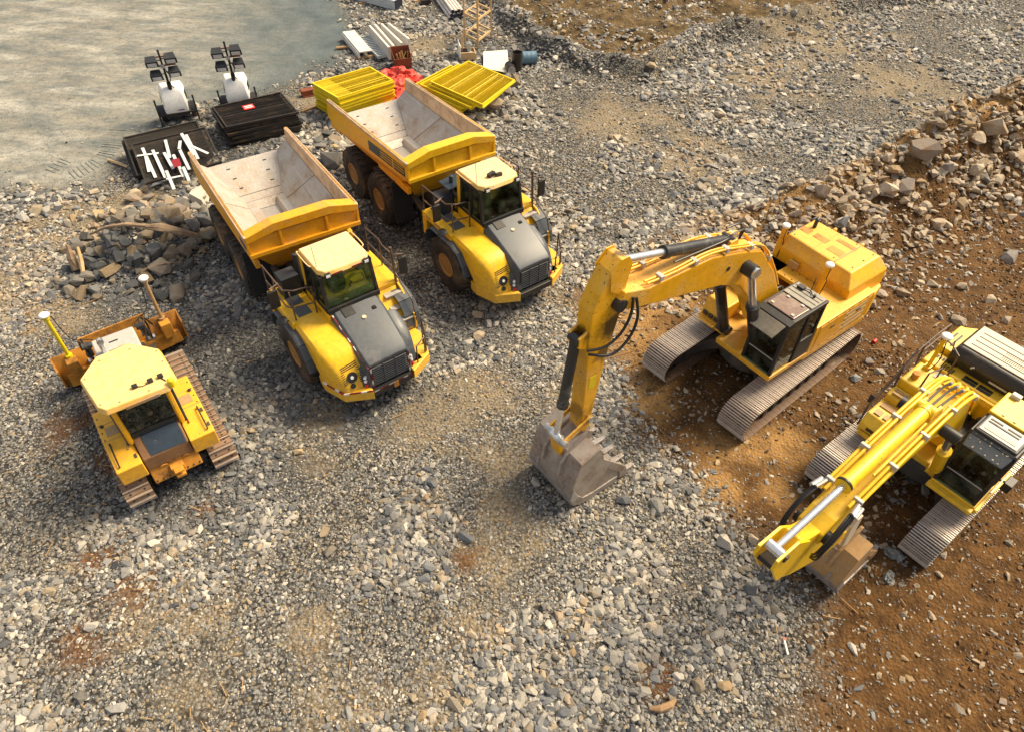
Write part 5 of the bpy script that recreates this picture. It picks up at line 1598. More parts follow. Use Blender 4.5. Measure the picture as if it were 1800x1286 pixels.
    # antenna posts with white domes
    for x, y in ((-1.40, 0.50), (-1.90, -1.30)):
        mb = MB(); mb.hexa([(x - 0.22, y - 0.10, 2.2), (x + 0.06, y - 0.10, 2.2), (x + 0.06, y + 0.04, 2.2), (x - 0.22, y + 0.04, 2.2), (x - 0.08, y - 0.06, 3.2), (x + 0.06, y - 0.06, 3.2), (x + 0.06, y + 0.05, 3.2), (x - 0.08, y + 0.05, 3.2)])
        ps = mb.build('antenna_post', DY, root, 0.015, xf=XF)
        mb = MB(); dome(mb, x, y, 3.21, 0.12); mb.build('antenna_dome', 'white', ps, smooth=50)
        mb = MB(); mb.tube([(x + 0.02, y + 0.08, 3.18), (x + 0.10, y + 0.1, 2.9), (x + 0.02, y + 0.1, 2.75), (x + 0.08, y + 0.08, 2.25)], 0.014, 5); mb.build('antenna_cable', 'hose', ps)
    mb = MB()
    railing(mb, [(0.6, -1.38, 1.95), (0.5, -1.40, 2.5), (-0.3, -1.42, 2.95), (-1.3, -1.42, 2.95), (-1.35, -1.42, 2.2)]); railing(mb, [(-0.3, -1.42, 2.95), (-0.35, -1.42, 2.2)]); railing(mb, [(0.3, -1.40, 2.1), (-0.35, -1.42, 2.55), (-1.3, -1.42, 2.55)])
    mb.build('hand_rail', 'rail', root, xf=XF)
    # cab
    def roof():
        mb = MB(); mb.prism_y([(-0.14, 3.18), (1.36, 3.18), (1.40, 3.13), (1.46, 2.98), (1.40, 3.22), (1.20, 3.27), (-0.14, 3.27)], 0.43, 1.40)
        rf = mb.build('cab_roof', 'black_steel', root, 0.02, xf=XF)
        mb = MB(); mb.box(-0.10, 0.50, 0.48, 1.34, 3.272, 3.30); mb.build('roof_panel', 'cab_roof_grey', rf, 0.01)
        mb = MB()
        for x in (0.05, 0.18, 0.33):
            mb.box(x - 0.012, x + 0.012, 0.50, 1.32, 3.302, 3.307)
        mb.build('roof_groove', 'black_steel', rf)
        mb = MB(); mb.box(0.56, 1.18, 0.52, 1.32, 3.272, 3.31); mb.build('roof_hatch', 'hatch_brown', rf, 0.02)
        mb = MB(); mb.hexa([(1.42, 0.52, 3.17), (1.72, 0.56, 2.90), (1.72, 1.24, 2.90), (1.42, 1.32, 3.17), (1.42, 0.52, 3.20), (1.73, 0.56, 2.93), (1.73, 1.24, 2.93), (1.42, 1.32, 3.20)]); mb.build('sun_visor', 'cab_roof_grey', rf, 0.01)
        for x, y in ((1.1, 0.62), (1.1, 1.22), (0.62, 0.72), (0.62, 1.15)):
            mb = MB(); mb.box(x - 0.03, x + 0.03, y - 0.04, y + 0.04, 3.312, 3.335); mb.build('hatch_hinge', 'silver', rf)
        mb = MB(); mb.box(0.0, 0.14, 0.6, 0.78, 3.30, 3.37); mb.tube([(0.1, 0.72, 3.33), (0.0, 0.9, 3.34), (0.12, 1.05, 3.33)], 0.012); mb.tube([(0.02, 0.92, 3.3), (0.0, 0.92, 3.75)], 0.01); mb.cyl((0.1, 1.1, 3.3), (0.1, 1.1, 3.38), 0.035, n=8)
        mb.build('roof_aerial', 'black_steel', rf)
    cab_excavator(root, XF, -0.12, 1.38, 0.44, 1.39, 1.36, 3.2, roof, 'cab_dark', DY)
    # boom
    BY = 'boom_yellow'
    prof = [(0.10, 1.62), (0.55, 1.85), (1.23, 3.00), (2.33, 4.22), (3.1, 4.59), (4.5, 4.98), (5.91, 5.35), (6.22, 5.50), (6.34, 5.72), (6.20, 5.92), (5.5, 5.70), (4.6, 5.66), (3.67, 5.62), (2.61, 5.30), (1.83, 5.0), (0.99, 4.03), (0.30, 2.95), (-0.02, 1.95)]
    prof = [(x, z) for x, z in prof]
    boom = profile_plate(prof, -0.33, 0.33).build('boom', BY, root, 0.03, 2, xf=XF)
    mb = MB(); mb.prism_y([(2.62, 5.25), (3.05, 5.42), (2.95, 5.62), (2.72, 5.62)], -0.20, -0.12); mb.prism_y([(2.62, 5.25), (3.05, 5.42), (2.95, 5.62), (2.72, 5.62)], 0.12, 0.20)
    mb.build('ram_bracket', BY, boom, 0.01)
    for s in (-1, 1):
        mb = MB(); mb.cyl((2.36, s * 0.30, 4.80), (2.36, s * 0.62, 4.80), 0.17, n=18); mb.build('ram_pin_boss', 'cyl_black', boom, smooth=40)
        mb = MB(); mb.cyl((2.36, s * 0.61, 4.80), (2.36, s * 0.64, 4.80), 0.10, n=14); mb.build('pin_cap', 'steel_end', boom, smooth=40)
        ram(root, (0.95, s * 0.52, 1.50), (2.36, s * 0.52, 4.80), 0.145, 0.095, 0.60, 'cyl_black', 'boom_cylinder', XF)
        mb = MB(); mb.cyl((3.0, s * 0.31, 5.02), (3.0, s * 0.345, 5.02), 0.06, n=10); mb.build('boom_hole', 'black_steel', boom)
        # rigid pipes over the boom
        for k, off in enumerate((0.30, 0.22)):
            mb = MB(); y = s * off
            mb.tube([(0.55, y, 3.40), (1.0, y, 4.12), (1.80, y, 5.10), (2.6, y, 5.42), (3.7, y, 5.73), (4.8, y, 5.75), (5.6, y, 5.83)], 0.028, 7); mb.build('boom_pipe', BY, boom, smooth=60)
        for x, z in ((1.40, 4.62), (2.3, 5.30), (3.2, 5.60), (4.2, 5.72), (5.2, 5.79)):
            mb = MB(); mb.box(x - 0.05, x + 0.05, s * 0.17, s * 0.345 if s > 0 else s * 0.345, z - 0.06, z + 0.06) if s > 0 else mb.box(x - 0.05, x + 0.05, -0.345, -0.17, z - 0.06, z + 0.06)
            mb.build('pipe_clamp', 'silver', boom, 0.01)
    mb = MB()
    for k in range(4):
        mb.tube([(0.35, -0.2 + k * 0.13, 3.05), (0.05, -0.2 + k * 0.13, 3.0), (-0.25, -0.2 + k * 0.13, 2.5), (-0.4, -0.2 + k * 0.13, 1.9)], 0.03, 7)
    mb.build('boom_hoses', 'hose', boom, smooth=60)
    ram(root, (2.82, 0, 5.52), (6.20, 0, 6.46), 0.125, 0.085, 0.62, 'cyl_black', 'arm_cylinder', XF)
    mb = MB(); mb.tube([(2.6, 0.1, 5.45), (2.5, 0.12, 5.72), (2.9, 0.14, 5.78), (3.2, 0.14, 5.72), (4.7, 0.15, 5.86)], 0.022, 6); mb.tube([(2.2, -0.1, 5.25), (2.3, -0.12, 5.66), (2.75, -0.15, 5.72)], 0.03, 6)
    mb.build('arm_cylinder_hose', 'hose', boom, smooth=60)
    # arm
    ap = [(6.06, 6.50), (6.14, 6.64), (6.30, 6.66), (6.52, 6.45), (6.76, 6.02), (6.90, 5.62), (6.90, 5.25), (6.86, 4.4), (6.81, 3.2), (6.79, 2.1), (6.70, 1.93), (6.54, 1.95), (6.49, 2.3), (6.45, 3.0), (6.30, 4.26), (6.12, 5.25), (6.06, 5.7)]
    arm = profile_plate(ap, -0.20, 0.20).build('arm', BY, root, 0.025, 2, xf=XF)
    mb = MB(); mb.cyl((6.27, -0.36, 5.62), (6.27, 0.36, 5.62), 0.15, n=18); mb.build('arm_pivot', 'cyl_black', arm, smooth=40)
    for s in (-1, 1):
        mb = MB(); mb.prism_y([(6.03, 6.48), (6.14, 6.68), (6.34, 6.68), (6.56, 6.45), (6.5, 6.0), (6.15, 5.75)], s * 0.212 - 0.012, s * 0.212 + 0.012); mb.build('arm_cheek', BY, arm)
    mb = MB(); mb.prism_y([(6.90, 5.15), (7.12, 5.05), (7.12, 4.80), (6.88, 4.65)], -0.17, -0.11); mb.prism_y([(6.90, 5.15), (7.12, 5.05), (7.12, 4.80), (6.88, 4.65)], 0.11, 0.17); mb.build('ram_bracket', BY, arm, 0.01)
    mb = MB(); mb.box(6.54, 6.72, 0.201, 0.207, 3.4, 3.75); mb.build('caution_label', 'panel_yellow', arm)
    ram(root, (7.06, 0, 4.93), (7.33, 0, 2.08), 0.115, 0.075, 0.66, 'cyl_black', 'bucket_cylinder', XF)
    for s in (-1, 1):
        mb = MB(); mb.tube([(6.0, s * 0.36, 5.72), (6.05, s * 0.42, 5.35), (6.25, s * 0.42, 4.95), (6.6, s * 0.38, 4.75), (6.95, s * 0.24, 4.72)], 0.03, 8); mb.tube([(5.9, s * 0.36, 5.66), (5.88, s * 0.46, 5.2), (6.05, s * 0.48, 4.75), (6.45, s * 0.45, 4.5), (6.9, s * 0.25, 4.6)], 0.03, 8)
        mb.build('arm_hose', 'hose', arm, smooth=60)
        mb = MB(); mb.hexa([(6.50, s * 0.24, 2.42), (6.66, s * 0.24, 2.28), (6.66, s * 0.29, 2.28), (6.50, s * 0.29, 2.42), (6.56, s * 0.24, 2.52), (7.30, s * 0.24, 2.18), (7.30, s * 0.29, 2.18), (6.56, s * 0.29, 2.52)]); mb.hexa([(6.58, s * 0.24, 2.34), (7.30, s * 0.24, 2.0), (7.30, s * 0.29, 2.0), (6.58, s * 0.29, 2.34), (6.62, s * 0.24, 2.50), (7.34, s * 0.24, 2.16), (7.34, s * 0.29, 2.16), (6.62, s * 0.29, 2.50)])
        mb.build('side_link', BY, root, 0.01, xf=XF)
        mb = MB(); mb.cyl((6.6, s * 0.22, 2.42), (6.6, s * 0.31, 2.42), 0.07, n=12); mb.build('link_pin', 'steel_end', arm)
    mb = MB(); mb.cyl((7.33, -0.36, 2.08), (7.33, 0.36, 2.08), 0.085, n=14); mb.cyl((7.33, -0.20, 2.08), (7.33, -0.12, 2.08), 0.11, n=14); mb.cyl((7.33, 0.12, 2.08), (7.33, 0.20, 2.08), 0.11, n=14); mb.build('link_axle', 'steel_end', root, smooth=40, xf=XF)
    mb = MB(); mb.prism_y([(7.25, 2.12), (7.42, 2.06), (7.30, 1.45), (7.12, 1.45)], -0.16, 0.16); mb.build('push_link', BY, root, 0.03, xf=XF)
    bucket(root, XF, lambda x, z: (6.66 + x, z + 0.02), 0.76, 'bucket_steel', 'bucket_steel', 'bucket_wear')
    return root


make_excavator_a()


# ------------------------------------------------------------------ excavator with lowered boom
def make_excavator_b():
    root = thing('excavator', 'lemon yellow excavator with its boom folded low and a black and cream engine cover', 'excavator', (10.388, 10.718, 0), -2.459, 'excavators parked on the brown soil')
    XF = Matrix.Identity(4)
    LY = 'lemon_yellow'
    shoe = make_shoe(0.19, 0.35, 'triple', ['shoe_grey', 'grouser'])
    for s in (-1, 1):
        make_track(root, s * 1.27, 2.66, -2.50, 0.48, 0.52, 0.19, shoe)
    xframe(root, 1.15, 1.0)
    mb = MB()
    mb.prism_z([(1.30, -1.42), (1.30, -0.80), (0.30, -0.45), (1.0, -0.40), (1.0, 0.45), (0, 0.55), (-0.2, 1.45), (-2.2, 1.45), (-2.75, 1.0), (-2.95, 0), (-2.75, -1.0), (-2.2, -1.42)], 1.16, 1.34)
    mb.build('house_frame', LY, root, 0.02, xf=XF)
    # right side: stepped boxes and tank
    mb = MB(); mb.prism_y([(0.55, 1.34), (1.36, 1.34), (1.36, 1.52), (1.18, 1.76), (0.55, 1.80)], -1.42, -0.86); sb = mb.build('step_box', LY, root, 0.03, 3)
    mb = MB(); mb.prism_y([(0.22, 1.34), (0.545, 1.34), (0.545, 1.98), (0.24, 2.10)], -1.41, -0.62); sb2 = mb.build('step_box', LY, root, 0.03, 3)
    mb = MB(); mb.box(-0.72, 0.215, -1.40, -0.58, 1.34, 2.33); tank = mb.build('fuel_tank', LY, root, 0.05, 3)
    for x, y in ((1.0, -1.25), (1.0, -1.02)):
        mb = MB(); mb.box(x - 0.06, x + 0.12, y - 0.06, y + 0.10, 1.765, 1.80); mb.build('tread_pad', 'bucket_brown', sb)
    for x in (0.72,):
        mb = MB(); mb.box(x - 0.1, x + 0.1, -1.34, -0.95, 1.79, 1.815); mb.build('tread_pad', 'bucket_brown', sb)
    for x in (0.34, 0.46):
        mb = MB(); mb.box(x - 0.035, x + 0.035, -1.32, -0.75, 2.045, 2.075); mb.build('tread_pad', 'bucket_brown', sb2)
    mb = MB()
    for k in range(3):
        mb.box(1.358, 1.372, -1.22, -1.02, 1.40 + k * 0.035, 1.42 + k * 0.035)
    mb.build('side_vent', 'black_steel', sb)
    mb = MB(); mb.box(1.36, 1.40, -1.36, -0.92, 1.18, 1.30)
    for k in range(9):
        mb.box(1.40, 1.415, -1.34 + k * 0.045, -1.32 + k * 0.045, 1.19, 1.29)
    mb.build('step', LY, sb)
    mb = MB(); mb.cyl((-0.05, -1.20, 2.33), (-0.05, -1.20, 2.50), 0.085, n=14); mb.build('filler_cap', 'rust_yellow', tank)
    mb = MB(); mb.box(-0.70, -0.45, -0.95, -0.80, 2.332, 2.345); mb.build('tank_sticker', 'silver', tank)
    mb = MB()
    for i in range(4):
        for j in range(3):
            mb.box(-0.98 + j * 0.07, -0.94 + j * 0.07, -0.95 + i * 0.07, -0.90 + i * 0.07, 2.405, 2.415)
    for i in range(8):
        for j in range(2):
            mb.box(-1.16 + j * 0.06, -1.12 + j * 0.06, -1.30 + i * 0.07, -1.25 + i * 0.07, 2.405, 2.415)
    # engine deck and cover
    mbd = MB(); mbd.box(-1.30, -0.74, -1.40, 1.42, 1.34, 2.40); deck = mbd.build('engine_deck', LY, root, 0.03)
    mb.build('vent_holes', 'black_steel', deck)
    for x in (-0.98, -0.86):
        for y in (-0.30, 0.06):
            mb = MB(); mb.box(x - 0.045, x + 0.045, y - 0.16, y + 0.16, 2.40, 2.415); mb.build('vent_grille', 'black_steel', deck)
    mb = MB(); mb.loft([[(-1.10, -1.02, 2.40), (-1.10, 1.30, 2.40), (-2.45, 1.30, 2.40), (-2.45, -1.02, 2.40)], [(-1.02, -1.02, 2.72), (-1.02, 1.30, 2.72), (-2.40, 1.30, 2.72), (-2.40, -1.02, 2.72)], [(-1.16, -0.94, 2.94), (-1.16, 1.22, 2.94), (-2.30, 1.22, 2.94), (-2.30, -0.94, 2.94)]])
    hood = mb.build('engine_cover', 'black_steel', root, 0.06, 4)
    mb = MB(); mb.box(-2.28, -1.26, -0.92, 1.20, 2.945, 2.975); tp = mb.build('cover_top', 'pale_beige', hood, 0.02)
    mb = MB()
    for k, x in enumerate((-1.42, -1.62, -1.82, -2.02)):
        mb.box(x - 0.012, x + 0.012, -0.8, 0.62, 2.974, 2.984)
    for i in range(12):
        for x in (-1.50, -1.56, -1.74, -1.80):
            mb.box(x - 0.015, x + 0.015, -0.12 + i * 0.045, -0.10 + i * 0.045, 2.974, 2.984)
    mb.build('cover_slots', 'black_steel', tp)
    mb = MB(); mb.box(-1.07, -1.05, 0.0, 0.42, 2.55, 2.6); mb.tube([(-1.08, -0.45, 2.6), (-0.98, -0.45, 2.7), (-0.98, -0.40, 2.75)], 0.02); mb.tube([(-1.08, 0.55, 2.6), (-0.98, 0.55, 2.7), (-0.98, 0.60, 2.75)], 0.02); mb.build('cover_handle', 'silver', hood)
    mb = MB(); mb.prism_z([(-1.32, -1.40), (-1.32, -1.04), (-2.46, -1.04), (-2.46, -1.40)], 1.34, 2.55); rc = mb.build('rear_corner', LY, root, 0.04, 3)
    mb = MB()
    for k in range(2):
        mb.box(-2.1, -1.5, -1.32 + k * 0.12, -1.27 + k * 0.12, 2.55, 2.56)
    mb.build('vent_slots', 'black_steel', rc)
    mb = MB(); mb.prism_z([(-2.47, 1.42), (-2.47, -1.40), (-2.75, -1.1), (-2.95, -0.5), (-2.95, 0.5), (-2.75, 1.1)], 1.18, 2.5); mb.build('counterweight', LY, root, 0.05, 3)
    mb = MB(); mb.box(-2.4, -0.22, 0.62, 1.44, 1.34, 2.38); mb.build('left_side_body', LY, root, 0.03)
    mb = MB(); mb.box(-0.72, 0.2, -0.56, 0.40, 1.34, 1.7); mb.tube([(-0.6, 0.2, 1.7), (-0.4, 0.1, 2.2), (-0.1, 0.15, 2.0)], 0.04, 7); mb.tube([(-0.5, -0.1, 1.7), (-0.35, -0.05, 2.15), (-0.1, -0.1, 1.9)], 0.035, 7); mb.tube([(-0.65, 0.35, 1.8), (-0.1, 0.42, 2.3)], 0.05, 8); mb.build('pump_bay', 'black_steel', root, smooth=40)
    mb = MB(); mb.tube([(-0.70, -0.45, 2.3), (-0.50, -0.40, 2.5), (-0.40, -0.3, 2.42), (-0.42, -0.15, 2.25)], 0.06, 8); mb.tube([(-0.70, -0.25, 2.3), (-0.55, -0.22, 2.48), (-0.42, -0.12, 2.4)], 0.05, 8); mb.cyl((-0.5, -0.42, 1.8), (-0.5, -0.42, 2.35), 0.10, n=12); mb.box(-0.74, -0.66, -0.5, 0.5, 2.2, 2.36); mb.build('filter_pipes', LY, root, smooth=50)
    # antenna mast, rails
    mb = MB(); mb.cyl((-0.60, -1.18, 2.33), (-0.60, -1.18, 3.34), 0.045, n=12); mb.box(-0.68, -0.52, -1.26, -1.10, 2.33, 2.42); ms = mb.build('antenna_post', LY, root, smooth=40)
    mb = MB(); dome(mb, -0.60, -1.18, 3.35, 0.13); mb.build('antenna_dome', 'white', ms, smooth=50)
    mb = MB(); mb.tube([(-0.5, -1.1, 3.3), (-0.45, -1.02, 2.9), (-0.55, -1.05, 2.6), (-0.45, -1.1, 2.4)], 0.014, 5); mb.tube([(-0.72, -1.0, 3.3), (-0.8, -0.95, 2.9), (-0.7, -0.95, 2.42)], 0.014, 5); mb.build('antenna_cable', 'hose', ms)
    mb = MB()
    railing(mb, [(1.25, -1.46, 1.3), (1.15, -1.48, 1.9), (0.70, -1.48, 2.25), (-0.2, -1.46, 2.95), (-0.9, -1.44, 3.1), (-1.5, -1.42, 3.1), (-1.6, -1.42, 2.5)])
    railing(mb, [(0.95, -1.47, 1.95), (0.25, -1.46, 2.45), (-0.6, -1.44, 2.75), (-1.5, -1.42, 2.85)])
    railing(mb, [(0.30, -1.40, 2.0), (0.20, -1.46, 2.62)]); railing(mb, [(-0.45, -1.40, 2.33), (-0.45, -1.45, 3.0)])
    railing(mb, [(0.1, -0.95, 2.33), (0.05, -0.95, 2.75), (-0.35, -0.85, 2.75), (-0.4, -0.85, 2.33)]); railing(mb, [(-0.55, -0.7, 2.33), (-0.6, -0.75, 3.1), (-0.75, -1.0, 3.15), (-0.85, -1.3, 3.15)])
    mb.build('hand_rail', 'rail', root)
    mb = MB(); mb.box(0.98, 1.02, -1.60, -1.48, 1.85, 2.12); mb.build('mirror', 'black_steel', root, 0.02)
    # cab
    def roof():
        mb = MB(); mb.box(-0.22, 0.66, 0.52, 1.50, 3.16, 3.26); rf = mb.build('cab_roof', LY, root, 0.03, 3)
        for y in (0.78, 1.02, 1.26):
            mb = MB(); mb.box(-0.05, 0.60, y - 0.03, y + 0.03, 3.262, 3.285); mb.build('roof_rib', 'roof_cream', rf, 0.012)
        mb = MB(); mb.box(-0.2, -0.06, 0.60, 0.80, 3.26, 3.36); mb.build('roof_lamp', 'silver', rf, 0.02)
        mb = MB(); mb.box(0.70, 1.36, 0.56, 1.46, 3.15, 3.24)
        ht = mb.build('roof_hatch', 'black_steel', root, 0.04, 3)
        mb = MB(); mb.box(0.76, 1.30, 0.62, 1.40, 3.24, 3.26); fr = mb.build('hatch_frame', 'silver', ht, 0.02)
        mb = MB(); mb.box(1.05, 1.22, 0.68, 1.34, 3.261, 3.272); mb.build('hatch_glass', 'pale_beige', ht, 0.01)
        mb = MB(); mb.box(0.94, 0.98, 0.66, 1.30, 3.262, 3.274); mb.box(0.84, 0.88, 0.66, 0.92, 3.262, 3.274); mb.box(0.84, 0.88, 1.02, 1.30, 3.262, 3.274); mb.build('hatch_slot', 'black_steel', ht)
        mb = MB(); mb.hexa([(1.34, 0.54, 3.10), (1.66, 0.60, 2.94), (1.66, 1.42, 2.94), (1.34, 1.48, 3.10), (1.34, 0.54, 3.18), (1.68, 0.60, 2.97), (1.68, 1.42, 2.97), (1.34, 1.48, 3.18)]); vz = mb.build('sun_visor', 'hood_grey', root, 0.02)
        mb = MB()
        r = random.Random(5)
        for k in range(24):
            t = r.random() ** 1.3; x = 1.38 + 0.26 * t; y = r.uniform(0.62, 1.40); z = 3.182 - (x - 1.34) * 0.617 - 0.004
            w = r.uniform(0.008, 0.024)
            mb.lathe([(0, w), (0.012, w * 0.5), (0.014, 0)], (x, y, z), (0.5, 0, 0.85), 6)
        mb.build('mud_splashes', 'pale_beige', vz)
    cab_excavator(root, XF, -0.20, 1.42, 0.52, 1.50, 1.32, 3.15, roof, 'cab_dark', LY)
    mb = MB(); mb.box(1.455, 1.60, 0.50, 1.53, 1.29, 1.40); mb.box(-0.2, 1.45, 1.525, 1.60, 1.29, 1.40); mb.build('cab_step', LY, root, 0.02)
    mb = MB(); mb.box(0.40, 0.72, 1.60, 1.78, 1.62, 1.86); mb.tube([(0.55, 1.5, 1.7), (0.55, 1.62, 1.74)], 0.03); mb.build('side_mirror', 'black_steel', root, 0.02)
    mb = MB(); mb.box(0.52, 1.35, 1.54, 1.57, 1.95, 1.99); mb.build('door_rail', 'silver', root)
    # boom
    prof = [(0.05, 1.52), (0.45, 1.40), (1.6, 2.9), (3.0, 3.78), (4.6, 3.72), (6.2, 3.50), (6.62, 3.62), (6.66, 3.95), (6.35, 4.12), (4.8, 4.52), (3.3, 4.70), (2.4, 4.50), (1.4, 3.75), (0.5, 2.6), (0.0, 1.85)]
    boom = profile_plate(prof, -0.25, 0.25).build('boom', LY, root, 0.03, 2)
    for s in (-1, 1):
        ram(root, (1.15, s * 0.46, 1.35), (2.75, s * 0.46, 3.95), 0.125, 0.08, 0.62, LY, 'boom_cylinder', XF)
        mb = MB(); mb.cyl((2.75, s * 0.27, 3.95), (2.75, s * 0.62, 3.95), 0.13, n=16); mb.build('ram_pin_boss', 'black_steel', boom, smooth=40)
        for k, off in enumerate((0.315, 0.235)):
            mb = MB(); y = s * off
            zz = 0.03 + 0.05 * k
            mb.tube([(0.45, y * 0.8, 2.75), (1.3, y * 0.9, 3.85), (2.35, y, 4.62 + zz), (3.3, y, 4.80 + zz), (4.8, y, 4.58 + zz), (6.1, y, 4.24 + zz)], 0.034, 8); mb.build('boom_pipe', LY, boom, smooth=60)
        for x, z in ((2.0, 4.40), (3.2, 4.83), (4.1, 4.76), (5.0, 4.60), (5.9, 4.36)):
            ya, yb = (0.19, 0.36) if s > 0 else (-0.36, -0.19)
            mb = MB(); mb.box(x - 0.035, x + 0.035, ya, yb, z - 0.06, z + 0.07)
            mb.build('pipe_clamp', 'silver', boom, 0.01)
    mb = MB()
    for k in range(5):
        y = -0.2 + k * 0.1
        mb.tube([(0.6, y, 2.9), (1.2, y, 3.72), (1.9, y, 4.36), (2.5, y, 4.66)], 0.028, 7)
    mb.build('hump_pipes', LY, boom, smooth=60)
    mb = MB()
    for y in (-0.12, 0.0, 0.12):
        mb.tube([(2.3, y, 4.62), (2.8, y, 4.86), (3.3, y * 0.9, 4.92), (3.6, y * 0.8, 4.90)], 0.022, 7)
    mb.build('hump_hoses', 'hose', boom, smooth=60)
    mb = MB()
    for y in (-0.12, 0.0, 0.12):
        mb.cyl((2.26, y, 4.60), (2.4, y, 4.68), 0.036, n=8); mb.cyl((3.52, y * 0.8, 4.91), (3.66, y * 0.8, 4.89), 0.036, n=8)
    mb.build('hose_fitting', 'steel_end', boom)
    mb = MB(); mb.prism_y([(3.2, 4.68), (3.9, 4.62), (3.70, 4.98), (3.45, 5.0)], -0.17, -0.11); mb.prism_y([(3.2, 4.68), (3.9, 4.62), (3.70, 4.98), (3.45, 5.0)], 0.11, 0.17); mb.build('ram_bracket', LY, boom, 0.01)
    ram(root, (3.72, 0, 4.98), (7.90, 0, 4.54), 0.13, 0.062, 0.58, LY, 'arm_cylinder', XF)
    mb = MB(); mb.tube([(4.0, 0.17, 4.95), (5.0, 0.19, 4.85), (5.6, 0.2, 4.78)], 0.025, 6); mb.build('arm_cylinder_pipe', LY, boom, smooth=60)
    mb = MB(); mb.cyl((6.12, 0, 4.76), (6.155, 0, 4.757), 0.15, n=18); mb.build('cylinder_gland', 'black_steel', boom, smooth=40)
    # arm curled under the boom
    ap = [(7.62, 4.10), (7.45, 3.28), (6.9, 2.75), (5.2, 1.55), (4.5, 1.36), (4.32, 1.55), (4.45, 1.75), (5.4, 2.55), (6.3, 3.62), (6.45, 3.9), (6.9, 4.12), (7.3, 4.36)]
    arm = profile_plate(ap, -0.18, 0.18).build('arm', LY, root, 0.025, 2)
    for s in (-1, 1):
        mb = MB(); mb.prism_y([(8.14, 4.66), (8.17, 4.42), (7.62, 3.42), (7.35, 3.30), (7.0, 4.10), (7.55, 4.62)], s * 0.175 - 0.025, s * 0.175 + 0.025); mb.build('arm_cheek', LY, arm, 0.008)
        mb = MB(); mb.cyl((7.90, s * 0.15, 4.52), (7.90, s * 0.23, 4.52), 0.07, n=12); mb.build('pin_cap', 'black_steel', arm)
    mb = MB(); mb.box(7.5, 8.02, -0.15, 0.15, 4.02, 4.10, rot=Matrix.Rotation(-0.5, 3, 'Y')); mb.cyl((7.90, -0.17, 4.52), (7.90, 0.17, 4.52), 0.05, n=10); mb.build('arm_web', 'black_steel', arm)
    mb = MB(); mb.cyl((6.48, -0.34, 3.78), (6.48, 0.34, 3.78), 0.13, n=16); mb.build('arm_pivot', 'black_steel', arm, smooth=40)
    for s in (-1, 1):
        mb = MB()
        for k in range(3):
            o = k * 0.06
            mb.tube([(6.15, s * (0.33 + o * 0.6), 4.33), (6.5, s * (0.36 + o * 0.6), 4.22 - o), (6.78, s * (0.36 + o * 0.5), 3.92 - o), (6.78, s * (0.32 + o * 0.5), 3.6 - o), (6.6, s * 0.25, 3.3 - o)], 0.02, 8)
        mb.build('arm_hose', 'hose', arm, smooth=60)
        mb = MB(); mb.cyl((5.95, s * 0.32, 4.36), (6.2, s * 0.36, 4.34), 0.042, n=8); mb.cyl((5.95, s * 0.40, 4.33), (6.2, s * 0.43, 4.31), 0.042, n=8); mb.build('hose_fitting', 'steel_end', arm)
        mb = MB(); mb.prism_y([(4.55, 1.55), (4.85, 1.75), (5.20, 2.85), (5.12, 3.05), (4.92, 3.02), (4.62, 2.1)], s * 0.30 - 0.03, s * 0.30 + 0.03); mb.build('side_link', 'pale_beige', root, 0.01)
    ram(root, (6.3, 0, 2.6), (5.02, 0, 2.95), 0.10, 0.065, 0.6, LY, 'bucket_cylinder', XF)
    mb = MB(); mb.cyl((5.02, -0.3, 2.95), (5.02, 0.3, 2.95), 0.075, n=12); mb.build('link_axle', 'steel_end', root)
    bucket(root, XF, lambda x, z: (4.10 + x * 0.88, 0.02 + z * 0.82), 0.67, 'bucket_brown', 'bucket_brown', 'bucket_wear')
    mb = MB(); mb.box(4.50, 4.62, 0.14, 0.26, 1.285, 1.302, rot=Matrix.Rotation(0.35, 3, 'Y')); mb.build('bucket_label', 'white_tape', root)
    mb = MB(); mb.box(4.44, 4.54, 0.27, 0.39, 1.302, 1.319, rot=Matrix.Rotation(0.35, 3, 'Y')); mb.build('bucket_label', 'blue_decal', root)
    return root


make_excavator_b()


